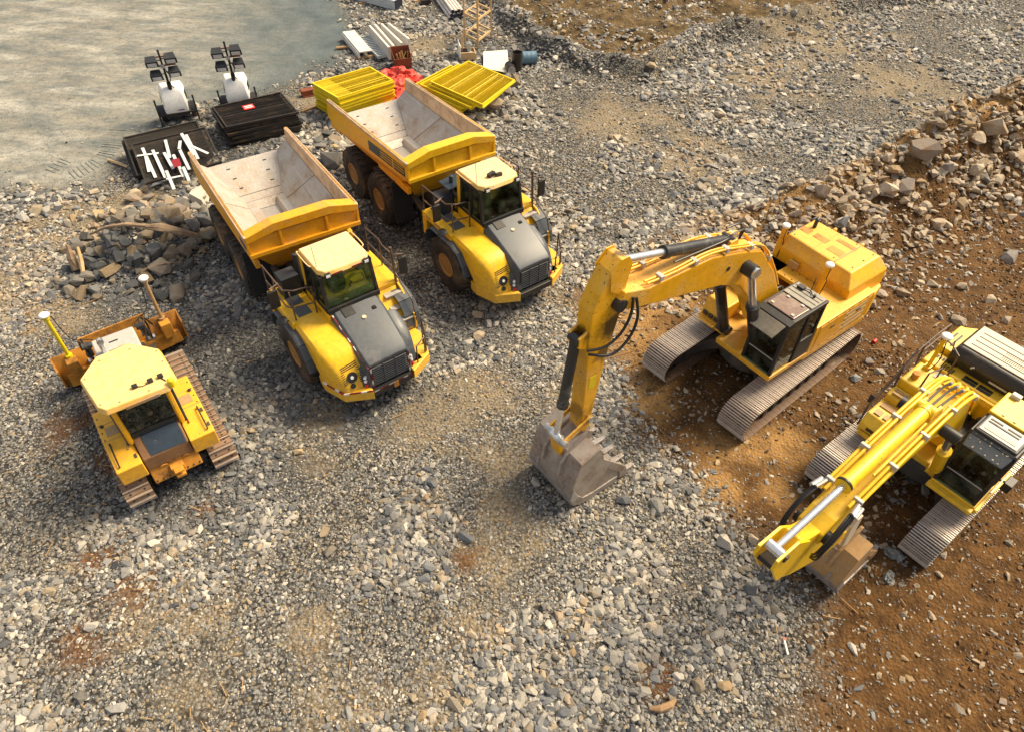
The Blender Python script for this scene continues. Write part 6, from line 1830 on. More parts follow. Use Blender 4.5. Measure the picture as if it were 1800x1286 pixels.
# ------------------------------------------------------------------ bulldozer
def make_dozer():
    root = thing('bulldozer', 'yellow bulldozer with octagonal pale roof and rusty blade, seen from behind', 'bulldozer', (-8.923, 11.163, 0), 2.204)
    DZ = 'dozer_yellow'
    shoe = make_shoe(0.203, 0.292, 'single', ['dozer_shoe', 'dozer_grouser'])
    for s in (-1, 1):
        make_track(root, s * 1.0, 2.12, -1.92, 0.43, 0.44, 0.203, shoe, True)
    mb = MB(); mb.box(-1.7, 2.4, -0.52, 0.58, 0.45, 1.2); mb.box(-0.2, 2.2, -0.66, 0.70, 0.6, 0.95); mb.build('main_frame', 'chassis', root, 0.02)
    # hood
    mb = MB(); mb.prism_y([(0.2, 1.15), (2.42, 1.15), (2.50, 1.3), (2.48, 1.74), (2.36, 1.80), (0.2, 1.86)], -0.44, 0.60); hd = mb.build('engine_hood', 'silver', root, 0.05, 3)
    mb = MB(); mb.box(2.05, 2.10, 0.0, 0.22, 1.80, 1.815); mb.box(1.7, 1.74, -0.1, 0.3, 1.815, 1.83); mb.build('hood_latch', 'black_steel', hd)
    mb = MB(); mb.cyl((1.75, 0.36, 1.8), (1.75, 0.36, 2.15), 0.085, n=14); mb.tube([(1.75, 0.36, 2.1), (1.72, 0.36, 2.25), (1.55, 0.36, 2.3)], 0.08, 10); mb.build('exhaust_pipe', 'chrome', hd, smooth=50)
    mb = MB(); mb.cyl((1.15, -0.05, 1.82), (1.15, -0.05, 2.12), 0.22, 0.20, n=18); mb.lathe([(0, 0.2), (0.06, 0.2), (0.12, 0.1), (0.13, 0)], (1.15, -0.05, 2.12), (0, 0, 1), 18); mb.build('air_cleaner', 'pale_timber', hd, smooth=40)
    # cab and roof
    roofp = [(0.12, 0.52), (0.16, -0.26), (-0.43, -0.77), (-1.48, -0.81), (-1.74, -0.57), (-1.70, 0.73), (-1.50, 0.86), (-0.44, 0.98)]
    inner = [(0.08, 0.49), (0.12, -0.24), (-0.44, -0.73), (-1.46, -0.77), (-1.70, -0.55), (-1.66, 0.70), (-1.48, 0.82), (-0.45, 0.94)]
    mb = MB(); mb.prism_z(roofp, 2.98, 3.13, top=inner); rf = mb.build('cab_roof', 'dozer_roof', root, 0.025, 3)
    mb = MB(); mb.prism_z([(0.0, 0.42), (0.02, -0.20), (-0.45, -0.62), (-1.40, -0.64), (-1.40, 0.72), (-0.45, 0.80)], 1.6, 2.98); mb.build('cab', 'navy', root, 0.02)
    # roof fittings
    for x, y in ((-1.36, -0.52), (-1.36, 0.02), (-1.38, -0.30)):
        mb = MB(); mb.box(x - 0.05, x + 0.05, y - 0.06, y + 0.06, 3.13, 3.21); mb.build('roof_lamp', 'black_steel', rf, 0.02)
    mb = MB(); mb.tube([(-1.36, 0.0, 3.15), (-1.42, -0.12, 3.14), (-1.40, -0.22, 3.14)], 0.012, 5); mb.tube([(-1.40, -0.52, 3.15), (-1.55, -0.58, 3.14)], 0.012, 5); mb.build('roof_cable', 'hose', rf)
    mb = MB()
    for x, y in ((-0.1, 0.45), (-0.1, -0.2), (-0.5, 0.85), (-1.45, 0.75), (-1.6, 0.4), (-1.62, -0.2), (-0.5, -0.68), (-0.9, -0.7)):
        mb.cyl((x, y, 3.13), (x, y, 3.145), 0.022, n=8)
    mb.build('roof_bolts', 'bucket_brown', rf)
    mb = MB(); mb.cyl((-1.66, -0.66, 3.05), (-1.66, -0.66, 3.16), 0.07, n=12); mb.lathe([(0, 0.075), (0.07, 0.07), (0.11, 0.03), (0.115, 0)], (-1.66, -0.66, 3.16), (0, 0, 1), 12); mb.build('beacon', 'panel_yellow', rf)
    mb = MB(); mb.box(-1.76, -1.735, -0.35, 0.35, 2.99, 3.07)
    for k in range(12):
        mb.box(-1.765, -1.755, -0.33 + k * 0.055, -0.30 + k * 0.055, 3.0, 3.06)
    mb.build('rear_vent', 'bucket_brown', rf)
    for y in (-0.52, 0.62):
        mb = MB(); mb.tube([(-1.55, y, 3.0), (-1.42, y, 1.7)], 0.06, 6)
        mb.build('roof_post', DZ, root)
    mb = MB(); mb.box(-1.43, -1.41, -0.50, 0.60, 1.95, 2.95); mb.build('rear_window', 'cab_dark', root)
    mb = MB(); mb.box(-1.46, -1.40, -0.56, 0.66, 1.85, 1.96); mb.box(-1.46, -1.40, -0.56, 0.66, 2.9, 2.98); mb.build('window_frame', 'black_steel', root)
    # rear fenders
    for s, yi, yo in ((1, 0.60, 1.16), (-1, -0.47, -1.05)):
        ya, yb = min(yi, yo), max(yi, yo)
        mb = MB(); mb.prism_y([(-0.05, 1.55), (-0.05, 1.72), (-1.10, 1.72), (-1.92, 1.48), (-1.90, 1.0), (-1.75, 1.0), (-1.6, 1.3)], ya, yb)
        fd = mb.build('rear_fender', DZ, root, 0.025, 3)
        mb = MB(); yy = yo - s * 0.12
        mb.tube([(-1.25, yy, 1.69), (-1.26, yy, 1.75), (-1.80, yy, 1.59), (-1.80, yy, 1.53)], 0.018, 6); mb.build('grab_handle', 'black_steel', fd)
        mb = MB(); mb.tube([(-1.0, yi + s * 0.1, 1.72), (-0.98, yi + s * 0.08, 2.2), (-1.15, yi + s * 0.05, 2.3)], 0.018, 6); mb.build('grab_rail', 'black_steel', fd)
        mb = MB(); mb.box(-1.50, -1.30, yo - s * 0.42 - 0.012, yo - s * 0.42 + 0.012, 1.62, 1.655); mb.build('red_decal', 'red_dark', fd) if s < 0 else mb.build('decal', 'bucket_brown', fd)
        mb = MB(); mb.cyl((-0.60, yo - s * 0.1, 1.72), (-0.60, yo - s * 0.1, 1.76), 0.04, n=8); mb.build('filler_cap', 'black_steel', fd)
    bolts(root, [(-0.3 - 0.25 * k, 1.10, 1.722) for k in range(4)] + [(-0.3 - 0.25 * k, -0.99, 1.722) for k in range(4)], (0, 0, 1), 0.016)
    for y0, y1 in ((0.62, 1.15), (-1.04, -0.48)):
        seam(root, (-1.10, y0, 1.722), (-1.10, y1, 1.722), 0.007)
        seam(root, (-0.55, y0, 1.722), (-0.55, y1, 1.722), 0.005)
        mb = MB(); mb.box(-0.98, -0.68, y0 + 0.12, y1 - 0.12, 1.720, 1.728); mb.build('tread_pad', 'bucket_brown', root)
        for xx in (-1.3, -1.7):
            mb = MB(); mb.box(xx - 0.05, xx + 0.05, y0 + 0.02, y0 + 0.07, 1.72 - (-1.10 - xx) * 0.293 - 0.01, 1.72 - (-1.10 - xx) * 0.293 + 0.025, rot=Matrix.Rotation(-0.285, 3, 'Y')); mb.build('hinge', 'chassis', root)
    for k in range(6):
        mb = MB(); mb.box(1.0 + k * 0.16, 1.08 + k * 0.16, 0.598, 0.612, 1.3, 1.65); mb.build('hood_louvre', 'black_steel', root)
        mb = MB(); mb.box(1.0 + k * 0.16, 1.08 + k * 0.16, -0.452, -0.438, 1.3, 1.65); mb.build('hood_louvre', 'black_steel', root)
    # fuel tank, dusty with a wiped dark panel
    mb = MB(); mb.prism_y([(-1.10, 1.2), (-1.10, 1.98), (-1.62, 1.66), (-1.86, 1.46), (-1.88, 1.1)], -0.45, 0.58); tk = mb.build('fuel_tank', 'tank_dirty', root, 0.03, 3)
    mb = MB(); mb.plate([(-1.20, 0.30, 1.930), (-1.24, 0.38, 1.905), (-1.34, 0.36, 1.845), (-1.45, 0.41, 1.775), (-1.62, 0.40, 1.675), (-1.84, 0.38, 1.485), (-1.86, -0.40, 1.472), (-1.62, -0.41, 1.675), (-1.18, -0.38, 1.945), (-1.15, -0.1, 1.96)][::-1], 0.006); mb.build('clean_panel', 'navy', tk)
    mb = MB(); mb.cyl((-1.22, 0.50, 1.8), (-1.25, 0.50, 1.98), 0.045, n=10); mb.build('filler_cap', 'galv', tk)
    mb = MB(); mb.box(-1.18, -0.95, 0.42, 0.72, 1.75, 1.93); mb.box(-1.15, -0.9, -0.56, -0.34, 1.75, 1.95); mb.build('rear_lamp', 'black_steel', root, 0.02)
    # rear plate with drawbar
    mb = MB(); mb.prism_y([(-1.78, 1.16), (-1.96, 0.66), (-1.78, 0.62), (-1.6, 1.16)], -0.52, 0.58); rp = mb.build('rear_plate', 'rust_yellow', root, 0.02)
    mb = MB()
    mb.cyl((-1.80, 0.26, 1.02), (-1.86, 0.26, 1.0), 0.10, n=14); mb.cyl((-1.80, -0.26, 1.02), (-1.86, -0.26, 1.0), 0.10, n=14); mb.box(-2.02, -1.80, -0.14, 0.16, 0.72, 0.98); mb.box(-2.16, -1.95, -0.10, 0.12, 0.74, 0.82); mb.box(-2.16, -1.95, -0.10, 0.12, 0.90, 0.96)
    mb.build('drawbar', 'rust_yellow', rp, 0.015)
    mb = MB()
    for y in np.linspace(-0.46, 0.52, 8):
        mb.cyl((-1.92, y, 0.74), (-1.96, y, 0.73), 0.018, n=6); mb.cyl((-1.79, y, 1.10), (-1.83, y, 1.09), 0.018, n=6)
    mb.build('plate_bolts', 'chassis', rp)
    # blade
    SK = Matrix.Translation((3.1, 0.03, 0)) @ Matrix.Rotation(0.045, 4, 'Z')
    prof = [(0.12, 0.06), (0.0, 0.22), (-0.06, 0.5), (-0.05, 0.8), (0.02, 1.02), (0.10, 1.16), (0.15, 1.14), (0.08, 1.0), (0.01, 0.8), (0.0, 0.5), (0.06, 0.24), (0.17, 0.06)]
    mb = MB(); mb.prism_y(prof, -1.63, 1.63); bl = mb.build('blade', 'rust_yellow', root, smooth=35, xf=SK)
    mb = MB(); mb.prism_y([(0.07, 1.12), (0.12, 1.40), (0.16, 1.40), (0.14, 1.12)], -0.84, 0.86); mb.build('blade_guard', 'rust_yellow', bl)
    mb = MB(); mb.box(0.08, 0.20, -1.66, 1.66, 0.03, 0.16); mb.build('cutting_edge', 'bucket_steel', bl, 0.01)
    for s in (-1, 1):
        mb = MB(); mb.prism_y([(0.14, 0.05), (-0.18, 0.3), (-0.20, 0.9), (0.12, 1.17)], s * 1.64 - 0.02, s * 1.64 + 0.02); mb.build('end_plate', 'rust_yellow', bl)
        mb = MB(); mb.box(-0.30, -0.03, s * 1.22 - 0.14, s * 1.22 + 0.14, 0.6, 1.10); mb.hexa([(-0.3, s * 0.3, 0.25), (-0.05, s * 0.3, 0.25), (-0.05, s * 1.5, 0.25), (-0.2, s * 1.5, 0.25), (-0.25, s * 0.3, 0.7), (-0.05, s * 0.3, 0.7), (-0.05, s * 1.5, 0.65), (-0.15, s * 1.5, 0.65)]); mb.build('blade_brace', 'rust_yellow', bl, 0.02)
        mb = MB(); mb.cyl((-0.02, s * 1.22, 1.10), (-0.02, s * 1.22, 2.50), 0.05, n=12); mb.cyl((-0.02, s * 1.22, 1.1), (-0.02, s * 1.22, 1.18), 0.09, n=12); mb.cyl((-0.02, s * 1.22, 2.44), (-0.02, s * 1.22, 2.52), 0.085, n=12)
        ms = mb.build('antenna_post', 'panel_yellow' if s > 0 else 'bucket_brown', bl, smooth=40)
        mb = MB(); dome(mb, -0.02, s * 1.22, 2.52, 0.13); mb.build('antenna_dome', 'white', root, smooth=50, xf=SK)
        mb = MB(); mb.tube([(0.0, s * 1.10, 2.45), (0.05, s * 1.05, 1.9), (0.15, s * 0.95, 1.45), (0.0, s * 0.6, 1.35), (-0.4, s * 0.5, 1.5)], 0.012, 5); mb.build('antenna_cable', 'hose', bl)
        ram(root, (2.35, s * 0.66 + 0.05, 1.75), (3.0, s * 0.78 + 0.03, 0.75), 0.085, 0.055, 0.6, 'cyl_black', 'lift_cylinder', Matrix.Identity(4))
        mb = MB(); mb.tube([(2.2, s * 0.62 + 0.05, 1.5), (2.55, s * 0.72 + 0.05, 1.85), (2.8, s * 0.78, 1.4), (2.75, s * 0.75, 0.9)], 0.025, 6); mb.tube([(2.2, s * 0.66 + 0.05, 1.3), (2.65, s * 0.80 + 0.05, 1.7), (2.95, s * 0.9, 1.2)], 0.025, 6); mb.build('lift_hose', 'hose', root, smooth=60)
        mb = MB(); mb.hexa([(1.0, s * 0.62 + 0.03, 0.4), (2.95, s * 0.55, 0.3), (2.95, s * 0.75, 0.3), (1.0, s * 0.70 + 0.03, 0.4), (1.0, s * 0.62 + 0.03, 0.65), (2.95, s * 0.55, 0.6), (2.95, s * 0.75, 0.6), (1.0, s * 0.70 + 0.03, 0.65)]); mb.build('push_arm', 'chassis', root, 0.02)
    return root


make_dozer()
#@@PROPS@@


# ------------------------------------------------------------------ boulders and rocks one can pick out
ROCKM = {}
for key, mat in (('g', 'stone'), ('d', 'stone_dark'), ('w', 'stone_warm'), ('p', 'stone')):
    ROCKM[key] = [rock_mesh(500 + 31 * k + ord(key), 16 + 2 * (k % 4), 0.55 + 0.08 * (k % 5), mat, 'rock', boxy=0.25 + 0.15 * (k % 4)) for k in range(7)]


ANCH = [('the bucket of the raised boom', 6.9, 8.7), ('the bulldozer', -8.9, 11.2), ('the taped front truck', -4.0, 13.2), ('the rear truck', -0.2, 17.6), ('the lowered bucket', 6.6, 8.0), ('the tan sandy patch at the centre', -0.5, 7.8), ('the bottom edge, left corner', -9.0, 4.4), ('the bottom edge, middle', 0.0, 4.2), ('the bottom edge towards the right', 4.6, 4.6), ('the yellow panels', -1.5, 30.5), ('the pit ridge', 8.0, 33.0)]
ANCH[0] = ('the bucket of the raised boom', 2.0, 10.0)


def loose_label(x, y, s, key):
    col = {'w': 'tan', 'p': 'pale', 'd': 'dark grey', 'g': 'grey'}[key]
    a = min(ANCH, key=lambda q: math.hypot(x - q[1], y - q[2]))
    size = 'small' if s < 0.28 else 'big' if s > 0.4 else 'medium'
    if abs(x - a[1]) > abs(y - a[2]):
        w = 'right of' if x > a[1] else 'left of'
    else:
        w = 'beyond' if y > a[2] else 'on the camera side of'
    if 'edge' in a[0]: w = 'near'
    return '%s %s stone loose on gravel, %s %s' % (size, col, w, a[0])


def mid_label(x, y, s, key, a):
    col = {'w': 'tan', 'p': 'pale', 'd': 'dark', 'g': 'grey'}[key]
    size = 'small' if s < 0.36 else 'large' if s > 0.55 else 'medium'
    if a:
        return '%s %s rock between the two dump bodies, %s' % (size, col, 'nearer the black stack' if y > 26.2 else 'by the rear truck wheels' if x > -7.2 else 'by the front truck tail')
    return '%s %s rock under the fanned yellow panels, %s' % (size, col, 'right of them' if y > 30.6 else 'at their near corner')


def heap_label(x, y, s, key):
    col = 'tan' if key == 'w' else 'pale' if key == 'p' else 'dark grey'
    size = 'small' if s < 0.34 else 'large' if s > 0.47 else 'medium'
    dep = 'behind the log' if y > 19.7 else 'before the log' if y < 18.2 else 'beside the log'
    sid = 'by the truck wheels' if x > -11.0 else 'at its left end' if x < -13.3 else 'left of centre' if x < -12.4 else 'at the centre' if x < -11.7 else 'right of centre'
    return '%s %s rock in the heap, %s, %s' % (size, col, dep, sid)


def bank_label(x, y, s, key, kind='rock'):
    d, side, t = seg_dist(np.array([x]), np.array([y]), BANK)
    d = float(d[0]) * (1 if side[0] > 0 else -1); t = float(t[0])
    size = 'small' if s < 0.34 else 'large' if s > 0.6 else 'medium'
    where = 'on the crest' if d > -0.6 else 'on the face' if d > -2.6 else 'near the foot'
    along = 'behind the raised boom' if t < 0.3 else 'behind the orange engine cover' if t < 0.45 else 'right of the orange excavator' if t < 0.56 else 'towards the right edge'
    return '%s %s %s %s of the soil bank, %s' % (size, 'tan' if key == 'w' else 'grey', kind, where, along)


REST = []                                     # smaller rubble, joined into one object at the end
SHAPES = {}


def put_rock(x, y, s, key, name, label, group, sink=0.12, k=None):
    me = ROCKM[key][rnd.randrange(7) if k is None else k]
    o = bpy.data.objects.new(name, me)
    COL.objects.link(o)
    z = float(height(np.array([x]), np.array([y]))[0])
    sc = (s * rnd.uniform(0.95, 1.2), s * rnd.uniform(0.85, 1.1), s * rnd.uniform(0.85, 1.15))
    o.location = (x, y, z + s * (0.22 - sink))
    o.rotation_euler = (rnd.gauss(0, 0.22), rnd.gauss(0, 0.22), rnd.uniform(0, 6.28))
    o.scale = sc
    return tag(o, label, 'rock', group)


BANKROCKS = [(22.23, 31.74, 1.1, 'w'), (16.57, 27.86, 0.96, 'w'), (15.46, 24.52, 0.81, 'w'), (20.07, 30.64, 0.67, 'w'), (19.33, 29.14, 0.89, 'g'), (17.74, 24.79, 1.08, 'w'), (16.87, 24.18, 0.89, 'w'), (14.61, 23.28, 1.15, 'w'), (13.54, 22.77, 0.66, 'w'), (10.32, 23.54, 0.95, 'w'), (10.73, 21.74, 0.73, 'w'), (13.06, 21.79, 0.85, 'w'), (13.77, 22.0, 0.73, 'w'), (16.62, 23.11, 0.75, 'w'), (16.9, 19.6, 0.7, 'w'), (14.24, 21.29, 0.56, 'w'), (12.53, 17.6, 0.55, 'w'), (11.81, 17.5, 0.46, 'w'), (13.67, 18.09, 0.47, 'w'), (13.25, 18.11, 0.41, 'w'), (13.79, 16.34, 0.53, 'w'), (10.41, 14.47, 0.3, 'g'), (9.78, 13.79, 0.39, 'g'), (10.36, 14.42, 0.36, 'w'), (10.56, 14.06, 0.36, 'g'), (15.21, 21.08, 0.48, 'w'), (15.42, 22.95, 0.62, 'w'), (17.69, 23.18, 0.63, 'w'), (18.73, 24.06, 0.73, 'w'), (19.34, 25.39, 0.75, 'w'), (11.46, 21.19, 0.52, 'w'), (12.47, 22.03, 0.61, 'w'), (14.61, 18.01, 0.52, 'w'), (15.3, 16.39, 0.39, 'w'), (4.12, 20.91, 0.53, 'g'), (4.42, 18.56, 0.38, 'w'), (3.39, 18.46, 0.45, 'w'), (3.93, 21.0, 0.53, 'w'), (4.96, 19.22, 0.42, 'w'), (11.57, 15.26, 0.31, 'w'), (15.25, 17.36, 0.47, 'w')]
BANKLAB = {0: 'large pale boulder standing alone at the far end of the soil bank', 1: 'rounded tan boulder on the gravel just before the soil bank', 4: 'grey boulder lying at the foot of the soil bank on its gravel side', 7: 'broad pale flat boulder half buried in the face of the soil bank', 9: 'squat brown boulder where the soil bank begins behind the raised boom'}
BANK_S = 'tan boulder lying on the face of the brown soil bank'
for i, (x, y, s, k) in enumerate(BANKROCKS):
    lab = BANKLAB.get(i)
    if lab is None:
        if i in (21, 22, 23, 24, 39):
            lab = 'small grey stone on brown soil between the two excavators'
        elif y < 18.4 and x > 9:
            lab = 'tan rock at the foot of the soil bank behind the excavators'
        elif x < 6:
            lab = 'brown stone at the edge of the soil near the raised boom'
        else:
            lab = bank_label(x, y, s, k, 'boulder')
    put_rock(x, y, s, k, 'boulder', lab, None if i in BANKLAB else 'boulders on the brown soil bank')
cand = []
while len(cand) < 150:
    t = rnd.random() ** 0.8
    j = min(int(t * 4), 3); f = t * 4 - j
    ax, ay = BANK[j]; bx, by = BANK[j + 1]
    dx, dy = bx - ax, by - ay; L = math.hypot(dx, dy)
    off = rnd.gauss(-0.9 - 1.3 * t, 1.2 + 0.8 * t)
    x = ax + f * dx - dy / L * off; y = ay + f * dy + dx / L * off
    if math.hypot(x - 6.84, y - 14.33) < 4.6 or math.hypot(x - 10.4, y - 10.7) < 4.2:
        continue
    s = 0.18 + 0.42 * rnd.random() ** 1.8
    kk = 'w' if rnd.random() < 0.85 else 'g'
    cand.append((s, x, y, kk))
cand.sort(reverse=True)
for s, x, y, kk in cand[:62]:
    put_rock(x, y, s, kk, 'rock', bank_label(x, y, s, kk), 'rocks on the brown soil bank')
REST += cand[62:]
HEAP = [(-11.41, 19.47, 0.88, 'd'), (-12.0, 19.27, 0.68, 'w'), (-12.9, 17.55, 0.7, 'd'), (-11.53, 22.1, 0.96, 'p'), (-10.61, 20.22, 0.79, 'p'), (-14.06, 17.3, 0.36, 'd'), (-12.79, 21.83, 0.54, 'w'), (-11.95, 20.57, 0.6, 'w'), (-13.46, 22.03, 0.46, 'w'), (-13.96, 22.17, 0.46, 'w'), (-12.64, 18.86, 0.53, 'd'), (-13.72, 19.27, 0.38, 'w'), (-12.05, 18.39, 0.41, 'w'), (-13.91, 18.41, 0.49, 'd'), (-13.48, 18.35, 0.45, 'd'), (-12.83, 18.14, 0.56, 'd'), (-14.68, 18.56, 0.38, 'w'), (-11.83, 17.93, 0.37, 'g'), (-11.02, 18.24, 0.37, 'w'), (-10.62, 18.03, 0.41, 'd'), (-12.05, 17.02, 0.47, 'g'), (-12.94, 16.44, 0.35, 'd'), (-13.47, 16.55, 0.32, 'd'), (-10.87, 19.6, 0.5, 'w'), (-11.26, 20.04, 0.43, 'd'), (-12.04, 21.48, 0.62, 'd'), (-11.4, 21.11, 0.53, 'd'), (-14.47, 17.17, 0.36, 'd'), (-11.47, 19.01, 0.42, 'w'), (-12.98, 18.45, 0.41, 'd')]
HEAPLAB = {0: 'large rounded brown boulder in the middle of the rock heap by the log', 1: 'pale pointed boulder beside the large brown one in the rock heap', 2: 'dark blue grey boulder in front of the log at the rock heap', 3: 'big pale slab of stone behind the rear wheels of the taped truck', 4: 'tall pale stone touching the rear wheels of the taped truck'}
for i, (x, y, s, k) in enumerate(HEAP):
    lab = HEAPLAB.get(i) or heap_label(x, y, s, k)
    put_rock(x, y, s * 1.08, k, 'boulder' if i in HEAPLAB else 'rock', lab, None if i in HEAPLAB else 'rocks in the heap by the log', 0.05)
cand = []
while len(cand) < 210:
    x = rnd.gauss(-12.2, 1.2); y = rnd.gauss(19.2, 1.45)
    if x > -10.2 or math.hypot(x + 8.9, y - 11.2) < 4.5 or y < 16.4:
        continue
    s = 0.32 + 0.42 * rnd.random() ** 1.5
    w = rnd.random() < (0.34 if y > 19.6 else 0.05)
    cand.append((s, x, y, 'w' if w else 'd'))
cand.sort(reverse=True)
for s, x, y, kk in cand[:80]:
    put_rock(x, y, s, kk, 'rock', heap_label(x, y, s, kk), 'rocks in the heap by the log', 0.05)
REST += cand[80:]
MIDR = [(-7.2, 24.59, 0.98, 'd'), (-6.8, 24.18, 0.57, 'w'), (-7.8, 25.35, 0.54, 'd'), (-7.45, 26.43, 0.65, 'w'), (-7.89, 26.9, 0.57, 'd'), (-6.88, 26.17, 0.6, 'g'), (-6.53, 26.55, 0.56, 'w'), (-8.14, 26.41, 0.51, 'd'), (-8.16, 25.0, 0.49, 'd'), (-6.15, 23.04, 0.47, 'g'), (-0.97, 29.48, 0.85, 'w'), (-1.54, 29.8, 0.6, 'd'), (-0.49, 31.16, 0.67, 'd'), (-0.19, 32.04, 0.79, 'd'), (-0.67, 29.2, 0.55, 'd'), (-1.99, 31.09, 0.62, 'g'), (-0.16, 30.27, 0.51, 'd'), (-0.6, 32.64, 0.59, 'd')]
for i, (x, y, s, k) in enumerate(MIDR):
    lab = mid_label(x, y, s, k, i < 10)
    g_ = 'rocks between the dump bodies' if i < 10 else 'rocks under the yellow panels'
    if i == 0: lab, g_ = 'large dark boulder lying between the dump bodies of the two trucks', None
    if i == 10: lab, g_ = 'large brown boulder under the near corner of the fanned yellow panels', None
    put_rock(x, y, s, k, 'boulder' if g_ is None else 'rock', lab, g_, 0.05)
for i in range(15):
    a = i < 9
    x, y = (rnd.gauss(-7.3, 0.7), rnd.gauss(25.8, 0.9)) if a else (rnd.gauss(-0.7, 0.7), rnd.gauss(30.2, 1.0))
    s, k = rnd.uniform(0.25, 0.48), rnd.choice('ddgw')
    put_rock(x, y, s, k, 'rock', mid_label(x, y, s, k, a), 'rocks between the dump bodies' if a else 'rocks under the yellow panels', 0.05)
LOOSE = [(3.6, 9.38, 0.5, 'p'), (-0.96, 8.38, 0.45, 'p'), (-9.85, 6.84, 0.34, 'p'), (-8.64, 6.1, 0.31, 'g'), (-7.48, 4.52, 0.4, 'g'), (-8.28, 4.68, 0.33, 'g'), (-1.02, 15.15, 0.44, 'w'), (-1.09, 16.06, 0.45, 'w'), (-0.77, 15.67, 0.38, 'g'), (-5.38, 10.73, 0.29, 'w'), (2.8, 9.54, 0.47, 'p'), (0.65, 9.95, 0.34, 'p'), (5.72, 8.56, 0.35, 'w'), (5.02, 8.41, 0.48, 'g'), (3.87, 5.21, 0.39, 'd'), (4.41, 5.22, 0.34, 'w'), (4.62, 5.59, 0.3, 'w'), (5.38, 7.3, 0.33, 'g'), (11.69, 8.6, 0.21, 'p'), (11.32, 7.82, 0.19, 'w'), (-0.95, 4.72, 0.38, 'p'), (1.28, 4.88, 0.27, 'w'), (-4.05, 7.98, 0.34, 'd'), (-4.28, 8.48, 0.34, 'w'), (3.09, 6.41, 0.27, 'w'), (-1.89, 9.87, 0.31, 'g'), (-3.2, 7.57, 0.25, 'w'), (9.78, 9.97, 0.17, 'g'), (9.42, 9.71, 0.2, 'g'), (4.17, 27.26, 0.57, 'w'), (9.77, 32.26, 0.48, 'g'), (8.77, 29.43, 0.55, 'g'), (8.76, 25.36, 0.45, 'g')]
LOOSELAB = {0: 'broad pale flat stone to the right of the bucket on gravel', 29: 'brown boulder alone on the gravel beyond the rear truck'}
for i, (x, y, s, k) in enumerate(LOOSE):
    lab = LOOSELAB.get(i) or loose_label(x, y, s, k)
    if i in (18, 19, 27, 28): lab = ('pale' if k == 'p' else 'tan' if k == 'w' else 'grey') + ' small stone on soil beside the excavator with lowered boom'
    put_rock(x, y, s, k, 'stone', lab, None if i in LOOSELAB else 'loose bigger stones on the gravel', 0.10)
BERMR = [(0.88, 36.55, 0.57, 'g'), (4.04, 37.38, 0.41, 'g'), (4.03, 36.18, 0.58, 'g'), (5.99, 38.8, 0.43, 'w'), (6.23, 33.26, 0.64, 'w'), (7.38, 35.12, 0.61, 'g'), (7.35, 34.43, 0.5, 'w'), (14.71, 40.18, 0.43, 'g'), (16.32, 40.29, 0.56, 'g'), (15.02, 36.78, 0.41, 'g'), (2.36, 39.81, 0.44, 'w'), (2.58, 37.92, 0.36, 'g'), (5.14, 36.39, 0.41, 'g'), (5.68, 35.96, 0.35, 'w'), (8.75, 36.35, 0.4, 'g'), (0.48, 42.41, 0.46, 'g'), (-1.08, 40.13, 0.43, 'g'), (11.44, 38.45, 0.36, 'w'), (12.77, 39.0, 0.36, 'g')]
lab = 'rock on the low ridge round the brown pit at the back'
def berm_label(x, y, s, k):
    return '%s %s rock on the ridge round the pit, %s' % ('small' if s < 0.38 else 'large' if s > 0.52 else 'medium', {'w': 'tan', 'd': 'dark', 'g': 'grey'}[k], 'beyond the timber frame' if x < 1.5 else 'on its left arm' if x < 3.8 else 'at its near corner' if x < 7.5 else 'on its right arm' if x < 12 else 'at its far right end')


for x, y, s, k in BERMR:
    put_rock(x, y, s, k, 'rock', berm_label(x, y, s, k), 'rocks on the ridge round the pit')
for i in range(48):
    t = rnd.uniform(0.6, 6.9); j = int(t); f = t - j
    x = BERM[j][0] + f * (BERM[j + 1][0] - BERM[j][0]) + rnd.gauss(0, 0.6); y = BERM[j][1] + f * (BERM[j + 1][1] - BERM[j][1]) + rnd.gauss(-0.2, 0.7)
    s, k = rnd.uniform(0.25, 0.5), rnd.choice('ggdw')
    if s < 0.42:
        REST.append((s, x, y, k))
        continue
    put_rock(x, y, s, k, 'rock', berm_label(x, y, s, k), 'rocks on the ridge round the pit')

keys = [('w', 0), ('d', 7), ('g', 14)]
pr = ROCKM['w'] + ROCKM['d'] + ROCKM['g']
P = np.array([(x, y, 0.0) for s, x, y, k in REST]); sz = np.array([s for s, x, y, k in REST]); n = len(REST)
P[:, 2] = height(P[:, 0], P[:, 1]) + sz * 0.15
scatter('rubble', pr, P, np.stack([nrng.normal(0, 0.25, n), nrng.normal(0, 0.25, n), nrng.uniform(0, 6.28, n)], 1), np.stack([sz * 1.08, sz * 0.98, sz], 1), np.array([dict(keys)[k] + nrng.integers(0, 7) for s, x, y, k in REST]), 'smaller broken rock filling the heap, the bank and the pit ridge', 'rubble')

# broken timber on the rock heap
gz = lambda x, y: float(height(np.array([x]), np.array([y]))[0])


def branch(name, label, pts, radii, mat='drift_wood', n=8):
    mb = MB(); rings = []
    P_ = [Vector(p) for p in pts]
    for i, p in enumerate(P_):
        d = (P_[min(i + 1, len(P_) - 1)] - P_[max(i - 1, 0)]).normalized()
        a = d.cross(Vector((0, 0, 1))).normalized(); b_ = a.cross(d)
        rings.append([tuple(p + radii[i] * rnd.uniform(0.75, 1.2) * (math.cos(t) * a + math.sin(t) * b_)) for t in [2 * PI * k / n for k in range(n)]])
    mb.loft(rings)
    return tag(mb.build(name, mat), label, 'log')


